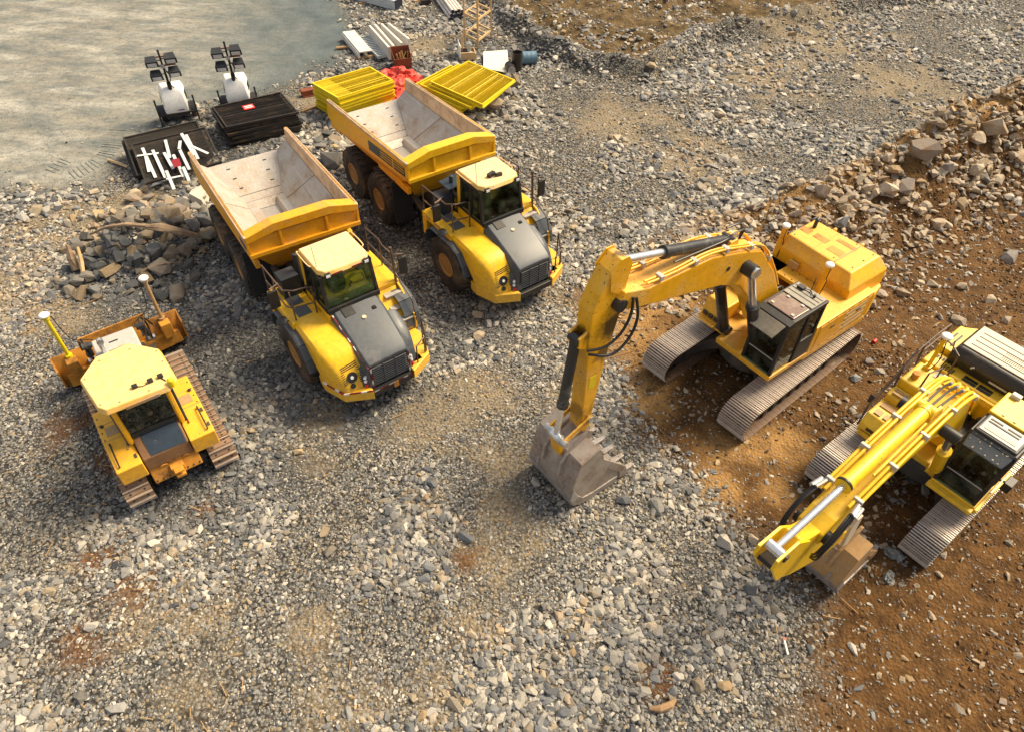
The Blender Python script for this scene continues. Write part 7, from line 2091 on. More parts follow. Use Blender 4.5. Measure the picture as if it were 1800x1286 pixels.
branch('log', 'long thin grey branch lying along the rock heap', [(-13.65, 18.45, 0.95), (-13.0, 18.4, 1.28), (-12.3, 18.4, 1.40), (-11.6, 18.4, 1.36)], [0.035, 0.05, 0.065, 0.06])
branch('log', 'thick split log at the right end of the thin branch', [(-11.66, 18.35, 1.36), (-11.2, 18.3, 1.38), (-10.6, 18.35, 1.20), (-10.2, 18.5, 0.98)], [0.08, 0.15, 0.14, 0.07])
branch('log', 'broken stump leaning at the left end of the rock heap', [(-14.10, 17.75, 0.10), (-14.18, 17.85, 0.45), (-14.22, 18.0, 0.85)], [0.15, 0.14, 0.06])
branch('log', 'short pale peeled branch leaning beside the broken stump', [(-13.72, 17.3, 0.05), (-13.86, 17.75, 0.40), (-13.93, 18.0, 0.78)], [0.06, 0.08, 0.05], 'pale_timber')
branch('twig', 'thin bare twig on the near side of the rock heap', [(-12.0, 17.2, 0.2), (-11.6, 17.45, 0.45), (-11.1, 17.65, 0.5), (-10.7, 17.9, 0.35)], [0.025, 0.03, 0.025, 0.015], 'drift_wood', 5)
branch('wood_chunk', 'curved brown wood chunk on the near gravel', [(2.85, 4.75, 0.06), (3.05, 4.72, 0.10), (3.25, 4.80, 0.10), (3.38, 4.92, 0.06)], [0.04, 0.075, 0.075, 0.03], 'timber')
branch('stick', 'pale stick lying beside the stack of plastered panels', [(-15.95, 24.50, 0.06), (-15.4, 24.2, 0.10), (-14.95, 23.95, 0.10)], [0.05, 0.06, 0.05], 'pale_timber', 6)


# ------------------------------------------------------------------ lighting towers
def make_tower(loc, rz, label):
    root = thing('lighting_tower', label, 'lighting tower', loc, rz, 'mobile lighting towers beside the black panels')
    # local: front faces -y
    mb = MB()
    mb.loft([[(-0.44, -0.46, 0.48), (0.44, -0.46, 0.48), (0.47, 0.45, 0.48), (-0.47, 0.45, 0.48)], [(-0.46, -0.50, 0.75), (0.46, -0.50, 0.75), (0.50, 0.48, 0.75), (-0.50, 0.48, 0.75)], [(-0.42, -0.34, 1.22), (0.42, -0.34, 1.22), (0.49, 0.48, 1.22), (-0.49, 0.48, 1.22)], [(-0.33, -0.22, 1.40), (0.33, -0.22, 1.40), (0.42, 0.44, 1.46), (-0.42, 0.44, 1.46)]])
    body = mb.build('canopy', 'white', root, 0.06, 4, smooth=35)
    for s in (-1, 1):
        mb = MB(); mb.prism_y([(0.0, 0), (1, 0), (1, 1)], 0, 0.01)
        mb = MB(); mb.loft([[(s * 0.490, -0.1, 0.85), (s * 0.502, 0.30, 0.85), (s * 0.492, 0.30, 1.15), (s * 0.472, -0.05, 1.15)], [(s * 0.505, -0.1, 0.85), (s * 0.512, 0.30, 0.85), (s * 0.502, 0.30, 1.15), (s * 0.484, -0.05, 1.15)]])
        mb.build('side_vent', 'black_steel', body)
        mb = MB(); mb.lathe([(-0.10, 0.14), (-0.10, 0.24), (-0.08, 0.29), (0.08, 0.29), (0.10, 0.24), (0.10, 0.14)], (s * 0.60, 0.05, 0.29), (1, 0, 0), 22); mb.cyl((s * 0.55, 0.05, 0.29), (s * 0.69, 0.05, 0.29), 0.13, n=14)
        mb.build('wheel', 'rubber', root, smooth=40)
        mb = MB(); pts = arc(0.05, 0.29, 0.36, 20, 165, 8)
        for (y0, z0), (y1, z1) in zip(pts[:-1], pts[1:]):
            xa, xb = sorted((s * 0.48, s * 0.74))
            mb.hexa([(xa, y0, z0), (xb, y0, z0), (xb, y1, z1), (xa, y1, z1), (xa, y0, z0 + 0.03), (xb, y0, z0 + 0.03), (xb, y1, z1 + 0.03), (xa, y1, z1 + 0.03)])
        mb.build('mud_guard', 'black_steel', root)
        mb = MB(); mb.cyl((s * 0.74, -0.40, 0.05), (s * 0.74, -0.40, 1.05), 0.035, n=8); mb.cyl((s * 0.74, -0.40, 0.0), (s * 0.74, -0.40, 0.05), 0.09, n=10); mb.box(min(s * 0.4, s * 0.74), max(s * 0.4, s * 0.74), -0.43, -0.37, 0.40, 0.47); mb.cyl((s * 0.74, -0.40, 1.05), (s * 0.74, -0.40, 1.12), 0.04, n=8)
        mb.build('jack_leg', 'black_steel', root)
    mb = MB(); mb.box(-0.45, 0.45, -0.45, 0.48, 0.34, 0.48); mb.box(-0.06, 0.06, 0.48, 1.3, 0.36, 0.44); mb.build('trailer_frame', 'black_steel', root, 0.01)
    mb = MB(); mb.box(0.10, 0.30, -0.505, -0.498, 0.60, 0.64); mb.build('badge', 'blue_decal', body)
    mb = MB(); mb.box(0.02, 0.09, -0.505, -0.498, 0.60, 0.64); mb.build('badge', 'red', body)
    mb = MB(); mb.box(-0.045, 0.045, -0.10, -0.01, 1.30, 1.95); mb.box(-0.035, 0.035, -0.09, -0.02, 1.95, 2.85); mb.cyl((0, -0.16, 1.36), (0, -0.16, 1.56), 0.08, n=10); mb.cyl((0, -0.055, 1.42), (0, -0.055, 1.62), 0.09, n=12); mb.cyl((0, -0.055, 2.85), (0, -0.055, 2.92), 0.05, n=8)
    mast = mb.build('mast', 'black_steel', root, 0.008)
    mb = MB(); mb.box(-0.50, 0.50, -0.09, -0.04, 2.28, 2.33); mb.box(-0.33, 0.33, -0.03, 0.01, 2.62, 2.66); mb.build('cross_bar', 'rust', mast)
    mb = MB(); mb.box(-0.07, 0.07, -0.15, -0.09, 2.22, 2.36); mb.build('junction_box', 'silver', mast)
    for x, z in ((-0.36, 2.52), (0.36, 2.58), (-0.34, 1.98), (0.36, 2.04)):
        mb = MB(); tl = 0.28
        c = Vector((x, -0.16, z)); rt = Matrix.Rotation(0.55, 3, 'X')
        q = lambda a, b_, e: tuple(c + rt @ Vector((a, b_, e)))
        mb.hexa([q(-0.24, -0.13, -0.16), q(0.24, -0.13, -0.16), q(0.20, 0.20, -0.14), q(-0.20, 0.20, -0.14), q(-0.24, -0.13, 0.16), q(0.24, -0.13, 0.16), q(0.18, 0.18, 0.14), q(-0.18, 0.18, 0.14)])
        lp = mb.build('flood_lamp', 'dark_plastic', root, 0.015)
        mb = MB(); mb.hexa([q(-0.17, -0.142, -0.11), q(0.17, -0.142, -0.11), q(0.17, -0.134, -0.11), q(-0.17, -0.134, -0.11), q(-0.17, -0.142, 0.09), q(0.17, -0.142, 0.09), q(0.17, -0.134, 0.09), q(-0.17, -0.134, 0.09)])
        mb.build('lamp_glass', 'lamp_lens', lp)
        mb = MB(); mb.box(min(0, x), max(0, x), -0.08, -0.05, z - 0.015, z + 0.015); mb.build('lamp_arm', 'black_steel', mast)
    mb = MB(); mb.tube([(0.03, -0.11, 2.2), (0.14, -0.2, 1.9), (0.06, -0.2, 1.6), (0.16, -0.25, 1.45)], 0.018, 6); mb.build('lamp_cable', 'hose', mast, smooth=60)
    return root


make_tower((-14.32, 28.0, gz(-14.32, 28.0)), 0.41, 'white lighting tower trailer behind the black panels with pasted strips')
make_tower((-11.98, 28.95, gz(-11.98, 28.95)), 0.30, 'white lighting tower trailer behind the neat black stack with red sign')


# ------------------------------------------------------------------ mesh fence panels in stacks
def panel_parts(C4, tube, bars, rails, fmat, wmat, deep=0.05):
    """C4: corners in order round the panel; returns frame and wire meshes about the panel's own origin"""
    P_ = [Vector(p) for p in C4]
    mid = sum(P_, Vector()) / 4
    Q = [p - mid for p in P_]
    mb = MB()
    for i in range(4):
        a_, b_ = Q[i], Q[(i + 1) % 4]; dd = (b_ - a_).normalized(); tt = Vector((-dd.y, dd.x, 0)).normalized() * tube; uu = Vector((0, 0, deep / 2))
        a_ = a_ - dd * tube; b_ = b_ + dd * tube * -1
        mb.hexa([a_ - tt - uu, b_ - tt - uu, b_ + tt - uu, a_ + tt - uu, a_ - tt + uu, b_ - tt + uu, b_ + tt + uu, a_ + tt + uu])
    for t in rails:
        mb.cyl(Q[0].lerp(Q[3], t), Q[1].lerp(Q[2], t), tube * 0.8, n=5)
    w = MB()
    for k in range(1, bars):
        t = k / bars
        w.cyl(Q[0].lerp(Q[1], t), Q[3].lerp(Q[2], t), 0.009, n=3, caps=False)
    for k in range(1, 5):
        t = k / 5
        w.cyl(Q[0].lerp(Q[3], t), Q[1].lerp(Q[2], t), 0.009, n=3, caps=False)
    f = mb.build('frame', fmat); g_ = w.build('wire_mesh', wmat)
    g_['kind'] = 'stuff'
    me = (f.data, g_.data)
    bpy.data.objects.remove(f); bpy.data.objects.remove(g_)
    return me, mid


def put_panel(meshes, loc, rz, tilt, name, label, group, cat='fence panel'):
    root = thing(name, label, cat, loc, rz, group)
    root.rotation_euler = (tilt[0], tilt[1], rz)
    for nm, me in zip(('frame', 'wire_mesh'), meshes):
        o = bpy.data.objects.new(nm, me); COL.objects.link(o); o.parent = root
        if nm == 'wire_mesh': o['kind'] = 'stuff'
    return root


ORD = ['bottom', 'second from the bottom', 'third from the bottom', 'fourth from the bottom', 'fifth from the bottom', 'sixth from the bottom', 'seventh from the bottom', 'eighth from the bottom', 'ninth from the bottom', 'tenth from the bottom', 'eleventh from the bottom', 'twelfth from the bottom', 'thirteenth from the bottom', 'fourteenth from the bottom', 'fifteenth from the bottom', 'sixteenth from the bottom']
# tall yellow stack behind the rear truck
YA = [(-8.76, 29.19), (-6.61, 30.91), (-5.43, 29.65), (-7.45, 27.91)]
ms, mid = panel_parts([(x, y, 0) for x, y in YA], 0.027, 46, (0.36, 0.68), 'panel_yellow', 'panel_yellow')
NL = 17
for k in range(NL):
    lab = 'yellow mesh fence panel lying uppermost on the tall yellow stack' if k == NL - 1 else 'yellow mesh fence panel, ' + ORD[k] + ' of the tall yellow stack'
    j = 0.0 if k == NL - 1 else 1.0
    put_panel(ms, (mid.x + rnd.gauss(0, 0.03) * j, mid.y + rnd.gauss(0, 0.03) * j, 0.14 + k * 0.064), rnd.gauss(0, 0.008) * j, (0, 0), 'fence_panel', lab, 'yellow mesh fence panels in the tall stack')
# fanned yellow panels on the rocks
YB = [(-2.35, 32.38), (-0.21, 30.54), (-1.51, 28.16), (-3.86, 30.2)]
ms, mid = panel_parts([(YB[1][0], YB[1][1], 0), (YB[2][0], YB[2][1], 0), (YB[3][0], YB[3][1], 0), (YB[0][0], YB[0][1], 0)], 0.024, 44, (0.33, 0.66), 'panel_yellow', 'panel_yellow')
offs = [(-0.85, 0.42, -0.02), (-0.92, 0.50, 0.0), (-0.80, 0.46, 0.01), (-0.86, 0.38, 0.0), (-0.50, 0.22, 0.01), (-0.45, 0.20, 0.0), (-0.48, 0.16, -0.01), (-0.06, 0.04, 0.0), (-0.02, -0.06, 0.03), (0.04, 0.02, -0.01), (0.0, 0.0, 0.0)]
for k, (dx, dy, dr) in enumerate(offs):
    top_ = k == len(offs) - 1
    lab = 'yellow mesh fence panel lying uppermost on the fanned pile over rocks' if top_ else 'yellow mesh fence panel, ' + ORD[k] + ' of the fanned pile over rocks'
    put_panel(ms, (mid.x + dx, mid.y + dy, 0.36 + k * 0.055), dr, (0.0, 0.0), 'fence_panel', lab, 'yellow mesh fence panels fanned over the rocks')
# neat black stack with a red sign
BB = [(-12.50, 27.37), (-10.11, 28.85), (-8.98, 27.12), (-11.46, 25.76)]
ms, mid = panel_parts([(x, y, 0) for x, y in BB], 0.030, 90, (0.52,), 'panel_black', 'panel_black', 0.086)
NB = 10
for k in range(NB):
    top_ = k == NB - 1
    lab = 'black mesh panel with a red sign on top of the neat black stack' if top_ else 'black mesh panel, ' + ORD[k] + ' of the neat stack with red sign'
    r_ = put_panel(ms, (mid.x + (0 if top_ else rnd.gauss(0, 0.06)), mid.y + (0 if top_ else rnd.gauss(0, 0.06)), 0.06 + k * 0.09), 0 if top_ else rnd.gauss(0, 0.02), (0, 0), 'mesh_panel', lab, 'black mesh panels in the neat stack', 'mesh panel')
    if top_:
        v1 = Vector((BB[1][0] - BB[0][0], BB[1][1] - BB[0][1], 0)).normalized(); v2 = Vector((BB[3][0] - BB[0][0], BB[3][1] - BB[0][1], 0)).normalized()
        o0 = Vector((BB[0][0], BB[0][1], 0)) - Vector((mid.x, mid.y, 0)) + v1 * 1.02 + v2 * 0.45 + Vector((0, 0, 0.03))
        mb = MB(); mb.plate([o0, o0 + v2 * 0.42, o0 + v2 * 0.42 + v1 * 0.45, o0 + v1 * 0.45], 0.012); sg = mb.build('red_sign', 'red', r_)
        for a in (0.10, 0.24):
            mb = MB(); p = o0 + v2 * a + v1 * 0.06 + Vector((0, 0, 0.004)); mb.plate([p, p + v2 * 0.07, p + v2 * 0.07 + v1 * 0.33, p + v1 * 0.33], 0.003); mb.build('sign_band', 'white_tape', sg)
# slumped black panels with pasted strips
BA = [(-14.5, 24.07), (-12.27, 25.62), (-11.26, 23.92), (-13.56, 22.42)]
ms, mid = panel_parts([(x, y, z) for (x, y), z in zip(BA, (0.95, 0.90, 0.42, 0.36))], 0.030, 90, (0.5,), 'panel_black', 'panel_black', 0.08)
v1 = Vector((BA[1][0] - BA[0][0], BA[1][1] - BA[0][1], 0)).normalized(); v2 = Vector((BA[3][0] - BA[0][0], BA[3][1] - BA[0][1], 0)).normalized()
for k in range(8):
    lab = 'black mesh panel under the white strips on top of the slumped pile' if k == 7 else 'black mesh panel, ' + ORD[k] + ' of the slumped pile with white strips'
    sh = (-v1 * (0.25 + rnd.gauss(0, 0.06)) - v2 * (1.25 - 0.10 * k)) if k < 7 else Vector()
    zz = mid.z - 0.05 - (7 - k) * 0.082 + (0.16 if k < 7 else 0.05)
    put_panel(ms, (mid.x + sh.x, mid.y + sh.y, max(zz, 0.34)), rnd.gauss(0, 0.04) if k < 7 else 0, (0.0, 0.0), 'mesh_panel', lab, 'black mesh panels in the slumped pile', 'mesh panel')
TOPZ = mid.z
STR = [((-14.13, 24.03), (-13.29, 22.7)), ((-14.24, 23.57), (-13.5, 23.88)), ((-13.89, 23.63), (-13.57, 22.9)), ((-13.73, 23.96), (-12.94, 22.72)), ((-13.42, 24.53), (-13.03, 23.68)), ((-13.29, 23.89), (-12.77, 23.16)), ((-12.88, 22.63), (-12.33, 22.92)), ((-12.97, 23.01), (-12.48, 22.19)), ((-12.93, 23.81), (-12.3, 22.83)), ((-12.83, 24.19), (-12.19, 23.19)), ((-12.9, 24.89), (-12.19, 23.9)), ((-12.72, 24.85), (-12.0, 23.73)), ((-12.35, 24.3), (-11.71, 24.06)), ((-12.83, 24.47), (-12.76, 24.06)), ((-12.4, 23.21), (-12.03, 22.59))]
for i, (a, b_) in enumerate(STR):
    a = Vector((a[0], a[1], 0)); b_ = Vector((b_[0], b_[1], 0))
    def hz(p):
        return TOPZ - 0.28 * ((p - Vector((mid.x, mid.y, 0))).dot(v2)) + 0.055 + 0.012 * i
    d = (b_ - a).normalized(); t = Vector((-d.y, d.x, 0)) * 0.055
    A_ = Vector((a.x, a.y, hz(a))); B_ = Vector((b_.x, b_.y, hz(b_)))
    mb = MB(); mb.plate([A_ - t, B_ - t, B_ + t, A_ + t], 0.012)
    tag(mb.build('timber_strip', 'slat_white'), 'white painted strip across the slumped black panels, ' + ['leftmost upright one', 'short one crossing the leftmost', 'short one below the leftmost', 'second upright from the left', 'upright in the middle, far end', 'middle one left of the red sign', 'low one lying crosswise', 'middle one hanging over the near edge', 'middle one by the red sign', 'right of the red sign', 'long one toward the truck', 'rightmost upright one', 'rightmost, lying crosswise', 'tiny one at the far edge', 'near edge right of the red sign'][i], 'strip', 'white strips across the black panels')
mb = MB(); p = Vector((-12.62, 22.98, TOPZ - 0.0)); up_ = Vector((0, 0, 0.38 * 0.28)); mb.plate([p, p + v1 * 0.28, p + v1 * 0.28 - v2 * 0.38 + up_, p - v2 * 0.38 + up_][::-1], 0.02)
o = mb.build('red_sign', 'red_dark'); o.location.z = 0.05
tag(o, 'dark red sign plate lying among the white strips', 'sign')
for j, (a, b_) in enumerate((((-13.75, 22.72), (-12.97, 23.06)), ((-13.68, 22.55), (-13.2, 22.85)))):
    a = Vector((a[0], a[1], 0.14)); b_ = Vector((b_[0], b_[1], 0.20)); d = (b_ - a).normalized(); t = Vector((-d.y, d.x, 0)) * 0.07
    mb = MB(); mb.plate([a - t, b_ - t, b_ + t, a + t], 0.03)
    tag(mb.build('timber_strip', 'slat_white'), 'white strip lying on gravel at the near edge of the slumped panels', 'strip', 'white strips on the gravel')

# timber bearers under the yellow stack
for i, (x, y) in enumerate(((-8.55, 29.65), (-6.2, 29.05))):
    mb = MB(); c = Vector((x, y, 0)); d = v1.cross(Vector((0, 0, 1))).normalized()
    mb.box(x - 0.07, x + 0.07, y - 1.2, y + 1.2, 0.0, 0.12, rot=Matrix.Rotation(-0.75, 3, 'Z'))
    tag(mb.build('timber_bearer', 'timber', None, 0.01), 'timber bearer under the tall yellow panel stack', 'timber', 'bearers under the yellow stack')
mb = MB(); mb.box(-9.75, -9.1, 30.35, 30.65, 0.06, 0.30, rot=Matrix.Rotation(0.5, 3, 'Z')); mb.box(-9.72, -9.15, 30.30, 30.62, 0.0, 0.06, rot=Matrix.Rotation(0.5, 3, 'Z'))
tag(mb.build('timber_block', 'rust', None, 0.02), 'red brown timber block at the left end of the yellow stack', 'timber')


# ------------------------------------------------------------------ crumpled red sheeting
def crumple(loc, size, seed, mat, name, label, cat, group=None, flat=0.6, amp=0.45):
    bm = bmesh.new()
    bmesh.ops.create_icosphere(bm, subdivisions=4, radius=1.0)
    from mathutils import noise as mn
    for v in bm.verts:
        p = v.co.copy()
        q = p * 1.6 + Vector((seed * 7.1, seed * 3.3, 0))
        r1 = mn.ridged_multi_fractal(q, 1.0, 2.2, 4, 1.0, 2.0)
        r2 = mn.noise(p * 4.5 + Vector((seed, 0, 9)))
        v.co = p * (0.70 + amp * (r1 - 1.0) * 0.62 + 0.16 * r2 + 0.07 * mn.noise(p * 11 + Vector((seed, 3, 1))))
        v.co.z *= flat
        if v.co.z < -0.18: v.co.z = -0.18
        v.co = Vector((v.co.x * size[0], v.co.y * size[1], (v.co.z + 0.18) * size[2]))
    me = bpy.data.meshes.new(name); bm.to_mesh(me); bm.free()
    me.materials.append(MAT[mat])
    for p in me.polygons: p.use_smooth = True
    me.set_sharp_from_angle(angle=math.radians(38))
    o = bpy.data.objects.new(name, me); COL.objects.link(o)
    o.location = loc; o.rotation_euler = (0, 0, seed * 1.3)
    return tag(o, label, cat, group)


RED = [((-6.2, 32.4, 0.0), (0.75, 0.45, 0.6)), ((-5.4, 32.3, 0.0), (1.0, 0.7, 0.9)), ((-5.0, 31.9, 0.0), (0.8, 0.6, 0.7)), ((-5.35, 31.3, 0.0), (0.95, 0.75, 0.7)), ((-5.0, 30.5, 0.0), (0.85, 0.8, 0.7)), ((-5.1, 29.8, 0.0), (0.7, 0.7, 0.7)), ((-5.75, 31.8, 0.0), (0.7, 0.6, 0.5)), ((-5.35, 29.0, 0.0), (0.8, 0.7, 0.95))]
for i, (p, s) in enumerate(RED):
    lab = 'crumpled red plastic bag nearest the rear truck beside the yellow stack' if i == 7 else 'crumpled red plastic bag between the yellow stacks, ' + ['leftmost at the far end', 'highest at the far end', 'rightmost at the far end', 'in the middle', 'right of the middle', 'towards the rear truck', 'left of the middle'][i]
    crumple(p, s, i + 1, 'red_cloth', 'plastic_bag', lab, 'bag', 'red bags between the yellow stacks')
crumple((6.35, 8.05, 0.0), (0.42, 0.30, 0.5), 21, 'grey_cloth', 'rag', 'torn grey plastic sheet beside the lowered bucket', 'rag')
for i, (x, y, s) in enumerate(((8.89, 8.24, 0.28), (8.56, 7.67, 0.22))):
    crumple((x, y, 0.0), (s, s * 0.6, 0.25), 31 + i, 'grey_cloth', 'plastic_scrap', 'shiny crumpled plastic scrap on soil ' + ('nearer the far track' if i == 0 else 'nearer the photo edge, below the other scrap'), 'litter')
mb = MB(); mb.cyl((10.78, 15.25, 0.07), (10.88, 15.34, 0.07), 0.06, n=12); tag(mb.build('drink_can', 'red', smooth=40), 'red drink can on soil behind the raised boom excavator', 'can')
mb = MB(); mb.box(5.82, 5.86, 5.86, 6.16, 0.05, 0.08); st = mb.build('survey_stake', 'slat_white'); tag(st, 'short white stake with a red tip lying on gravel', 'stake')
mb = MB(); mb.box(5.815, 5.865, 6.16, 6.22, 0.045, 0.085); mb.build('painted_tip', 'red', st)

# ------------------------------------------------------------------ building materials at the back
def bar_thing(name, label, a, b_, w, h, mat, cat, group=None, bev=0.01):
    a = Vector(a); b_ = Vector(b_); d = b_ - a; dd = d.normalized()
    t = Vector((-dd.y, dd.x, 0)).normalized() * w / 2; u = Vector((0, 0, h))
    mb = MB(); mb.hexa([a - t, b_ - t, b_ + t, a + t, a - t + u, b_ - t + u, b_ + t + u, a + t + u])
    return tag(mb.build(name, mat, None, bev), label, cat, group)


for i, (fx_, fy_, nx_, ny_) in enumerate(((-7.62, 36.85, -6.26, 34.20), (-7.36, 36.98, -6.06, 34.38), (-7.05, 37.10, -5.72, 34.75), (-6.72, 37.20, -5.42, 35.25))):
    lab = ['white concrete slab standing on edge next to the slatted tray', 'white concrete slab standing on edge close behind the slab by the tray', 'white concrete slab standing on edge, third from the slatted tray', 'white concrete slab standing on edge farthest from the slatted tray'][i]
    bar_thing('concrete_slab', lab, (fx_, fy_, 0.12), (nx_, ny_, 0.12), 0.12, 0.62, 'concrete', 'slab', 'concrete slabs standing on edge')
tr = thing('slatted_tray', 'long white metal tray with cross slats lying on battens', 'tray', (-7.25, 35.55, 0.12), math.atan2(-2.13, 1.31), None)
mb = MB()
mb.box(-1.25, 1.25, -0.34, -0.30, 0, 0.14); mb.box(-1.25, 1.25, 0.30, 0.34, 0, 0.14); mb.box(-1.29, -1.25, -0.34, 0.34, 0, 0.14); mb.box(1.25, 1.29, -0.34, 0.34, 0, 0.14)
mb.build('frame', 'slat_white', tr)
for k in range(12):
    mb = MB(); x = -1.12 + k * 0.205; mb.box(x - 0.05, x + 0.05, -0.30, 0.30, 0.05, 0.08); mb.build('slat', 'slat_white', tr)
mb = MB(); mb.box(-1.25, 1.20, 0.37, 0.40, 0.30, 0.34); mb.box(-1.25, 1.20, 0.37, 0.40, 0.0, 0.04)
for k in range(7):
    x = -1.2 + k * 0.4; mb.box(x - 0.015, x + 0.015, 0.372, 0.398, 0.03, 0.31)
mb.build('side_rail', 'galv', tr)
# folded white trough cover
mb = MB(); d = Vector((-7.62 + 8.98, 34.25 - 36.85, 0)).normalized(); t = Vector((-d.y, d.x, 0)); a = Vector((-9.0, 36.75, 0.12)); L = 2.75
b0, b1, b2 = a, a + t * 0.52 + Vector((0, 0, 0.22)), a - t * 0.02 + Vector((0, 0, 0.24))
mb.hexa([b2, b2 + d * L, b1 + d * L + t * 0.1, b1 + t * 0.1, b2 + Vector((0, 0, 0.06)), b2 + d * L + Vector((0, 0, 0.06)), b1 + d * L + t * 0.1 + Vector((0, 0, 0.06)), b1 + t * 0.1 + Vector((0, 0, 0.06))])
mb.hexa([b0 - t * 0.1, b0 + d * L - t * 0.1, b0 + d * L, b0, b2 - t * 0.06, b2 + d * L - t * 0.06, b2 + d * L, b2])
tag(mb.build('trough_cover', 'concrete', None, 0.01), 'white angled concrete trough lying left of the slatted tray', 'trough')
for i, (a, b_) in enumerate((((-9.15, 35.55), (-6.9, 36.2)), ((-8.05, 34.35), (-6.6, 34.95)))):
    mb = MB(); mb.cyl((a[0], a[1], 0.07), (b_[0], b_[1], 0.07), 0.075, n=10)
    tag(mb.build('round_bearer', 'timber', smooth=40), 'round timber bearer under the ' + ('far' if i == 0 else 'near') + ' end of the white trough and tray', 'timber')
# rusty open skip box
bx_ = thing('steel_box', 'rusty open steel box filled with wood scraps', 'box', (-5.62, 33.75, 0), 0.35)
mb = MB(); mb.prism_y([(-0.38, 0.02), (0.38, 0.02), (0.42, 0.5), (-0.42, 0.5)], -0.30, -0.27); mb.build('front_plate', 'rust', bx_)
mb = MB(); mb.prism_y([(-0.38, 0.02), (0.38, 0.02), (0.45, 0.85), (-0.45, 0.85)], 0.34, 0.37); mb.build('back_plate', 'rust', bx_)
for s in (-1, 1):
    mb = MB(); mb.hexa([(s * 0.38, -0.3, 0.02), (s * 0.36, -0.3, 0.02), (s * 0.36, 0.34, 0.02), (s * 0.38, 0.34, 0.02), (s * 0.42, -0.3, 0.5), (s * 0.40, -0.3, 0.5), (s * 0.43, 0.34, 0.85), (s * 0.45, 0.34, 0.85)]); mb.build('side_plate', 'rust', bx_)
mb = MB(); mb.box(-0.36, 0.36, -0.27, 0.34, 0.02, 0.05); mb.build('floor_plate', 'rust', bx_)
for k in range(10):
    x, y = rnd.uniform(-0.3, 0.3), rnd.uniform(-0.2, 0.25)
    mb = MB(); mb.box(x - 0.03, x + 0.03, y - 0.02, y + 0.02, 0.05, rnd.uniform(0.45, 0.85), rot=Matrix.Rotation(rnd.gauss(0, 0.35), 3, 'X') @ Matrix.Rotation(rnd.gauss(0, 0.35), 3, 'Y'), piv=(x, y, 0.05))
    tag(mb.build('wood_scrap', 'straw'), 'orange wood scrap standing in the rusty steel box', 'wood scrap', 'scraps in the rusty box').location = (-5.62, 33.75, 0)
# pipes, wrapped board bundle, beams
dirp = Vector((-0.9, 2.55, 0)).normalized(); side_ = Vector((dirp.y, -dirp.x, 0))
rows = [(5, 0.09), (5, 0.25), (4, 0.41)]
for r_, (c_, z) in enumerate(rows):
    for k in range(c_):
        o_ = Vector((-3.78, 39.72, z)) + side_ * (0.17 * k + 0.085 * r_) + dirp * rnd.uniform(-0.12, 0.12)
        mb = MB(); mb.cyl(o_, o_ + dirp * 5.2, 0.08, n=10)
        pp = tag(mb.build('pipe', 'pipe_white', smooth=40), 'white pipe in the bundle on the far gravel', 'pipe', 'white pipes in the bundle')
        mb = MB(); mb.cyl(o_ - dirp * 0.006, o_ + dirp * 0.05, 0.083, n=10); mb.build('pipe_end', 'pipe_dark', pp)
db = Vector((-0.86, 0.50, 0)).normalized(); sb_ = Vector((-db.y, db.x, 0))
for k in range(5):
    z = 0.08 + k * 0.10
    a = Vector((-6.70, 41.0, z)); mb = MB()
    mb.hexa([a + sb_ * -0.30, a + db * 3.4 + sb_ * -0.30, a + db * 3.4 + sb_ * 0.30, a + sb_ * 0.30] + [q + Vector((0, 0, 0.085)) for q in (a + sb_ * -0.30, a + db * 3.4 + sb_ * -0.30, a + db * 3.4 + sb_ * 0.30, a + sb_ * 0.30)])
    bo = tag(mb.build('board', 'slat_white', None, 0.008), 'pale board in the dark ended stack at the top edge of the yard', 'board', 'pale boards in the far stack')
    mb = MB(); e = a - db * 0.01
    mb.hexa([e + sb_ * -0.305 - Vector((0, 0, 0.004)), e + db * 0.06 + sb_ * -0.305 - Vector((0, 0, 0.004)), e + db * 0.06 + sb_ * 0.305 - Vector((0, 0, 0.004)), e + sb_ * 0.305 - Vector((0, 0, 0.004)), e + sb_ * -0.305 + Vector((0, 0, 0.09)), e + db * 0.06 + sb_ * -0.305 + Vector((0, 0, 0.09)), e + db * 0.06 + sb_ * 0.305 + Vector((0, 0, 0.09)), e + sb_ * 0.305 + Vector((0, 0, 0.09))]); mb.build('board_end', 'pipe_dark', bo)
bar_thing('timber_beam', 'orange brown timber beam left of the far board stack', (-9.03, 41.63, 0.02), (-8.0, 42.3, 0.02), 0.14, 0.12, 'timber', 'timber')
bar_thing('timber_beam', 'orange brown timber beam right of the far board stack', (-6.0, 42.1, 0.02), (-5.2, 42.9, 0.02), 0.14, 0.12, 'timber', 'timber')
bar_thing('timber_beam', 'dark timber block between the far boards and the pipes', (-5.6, 41.9, 0.02), (-5.1, 42.1, 0.02), 0.3, 0.25, 'panel_black', 'timber')
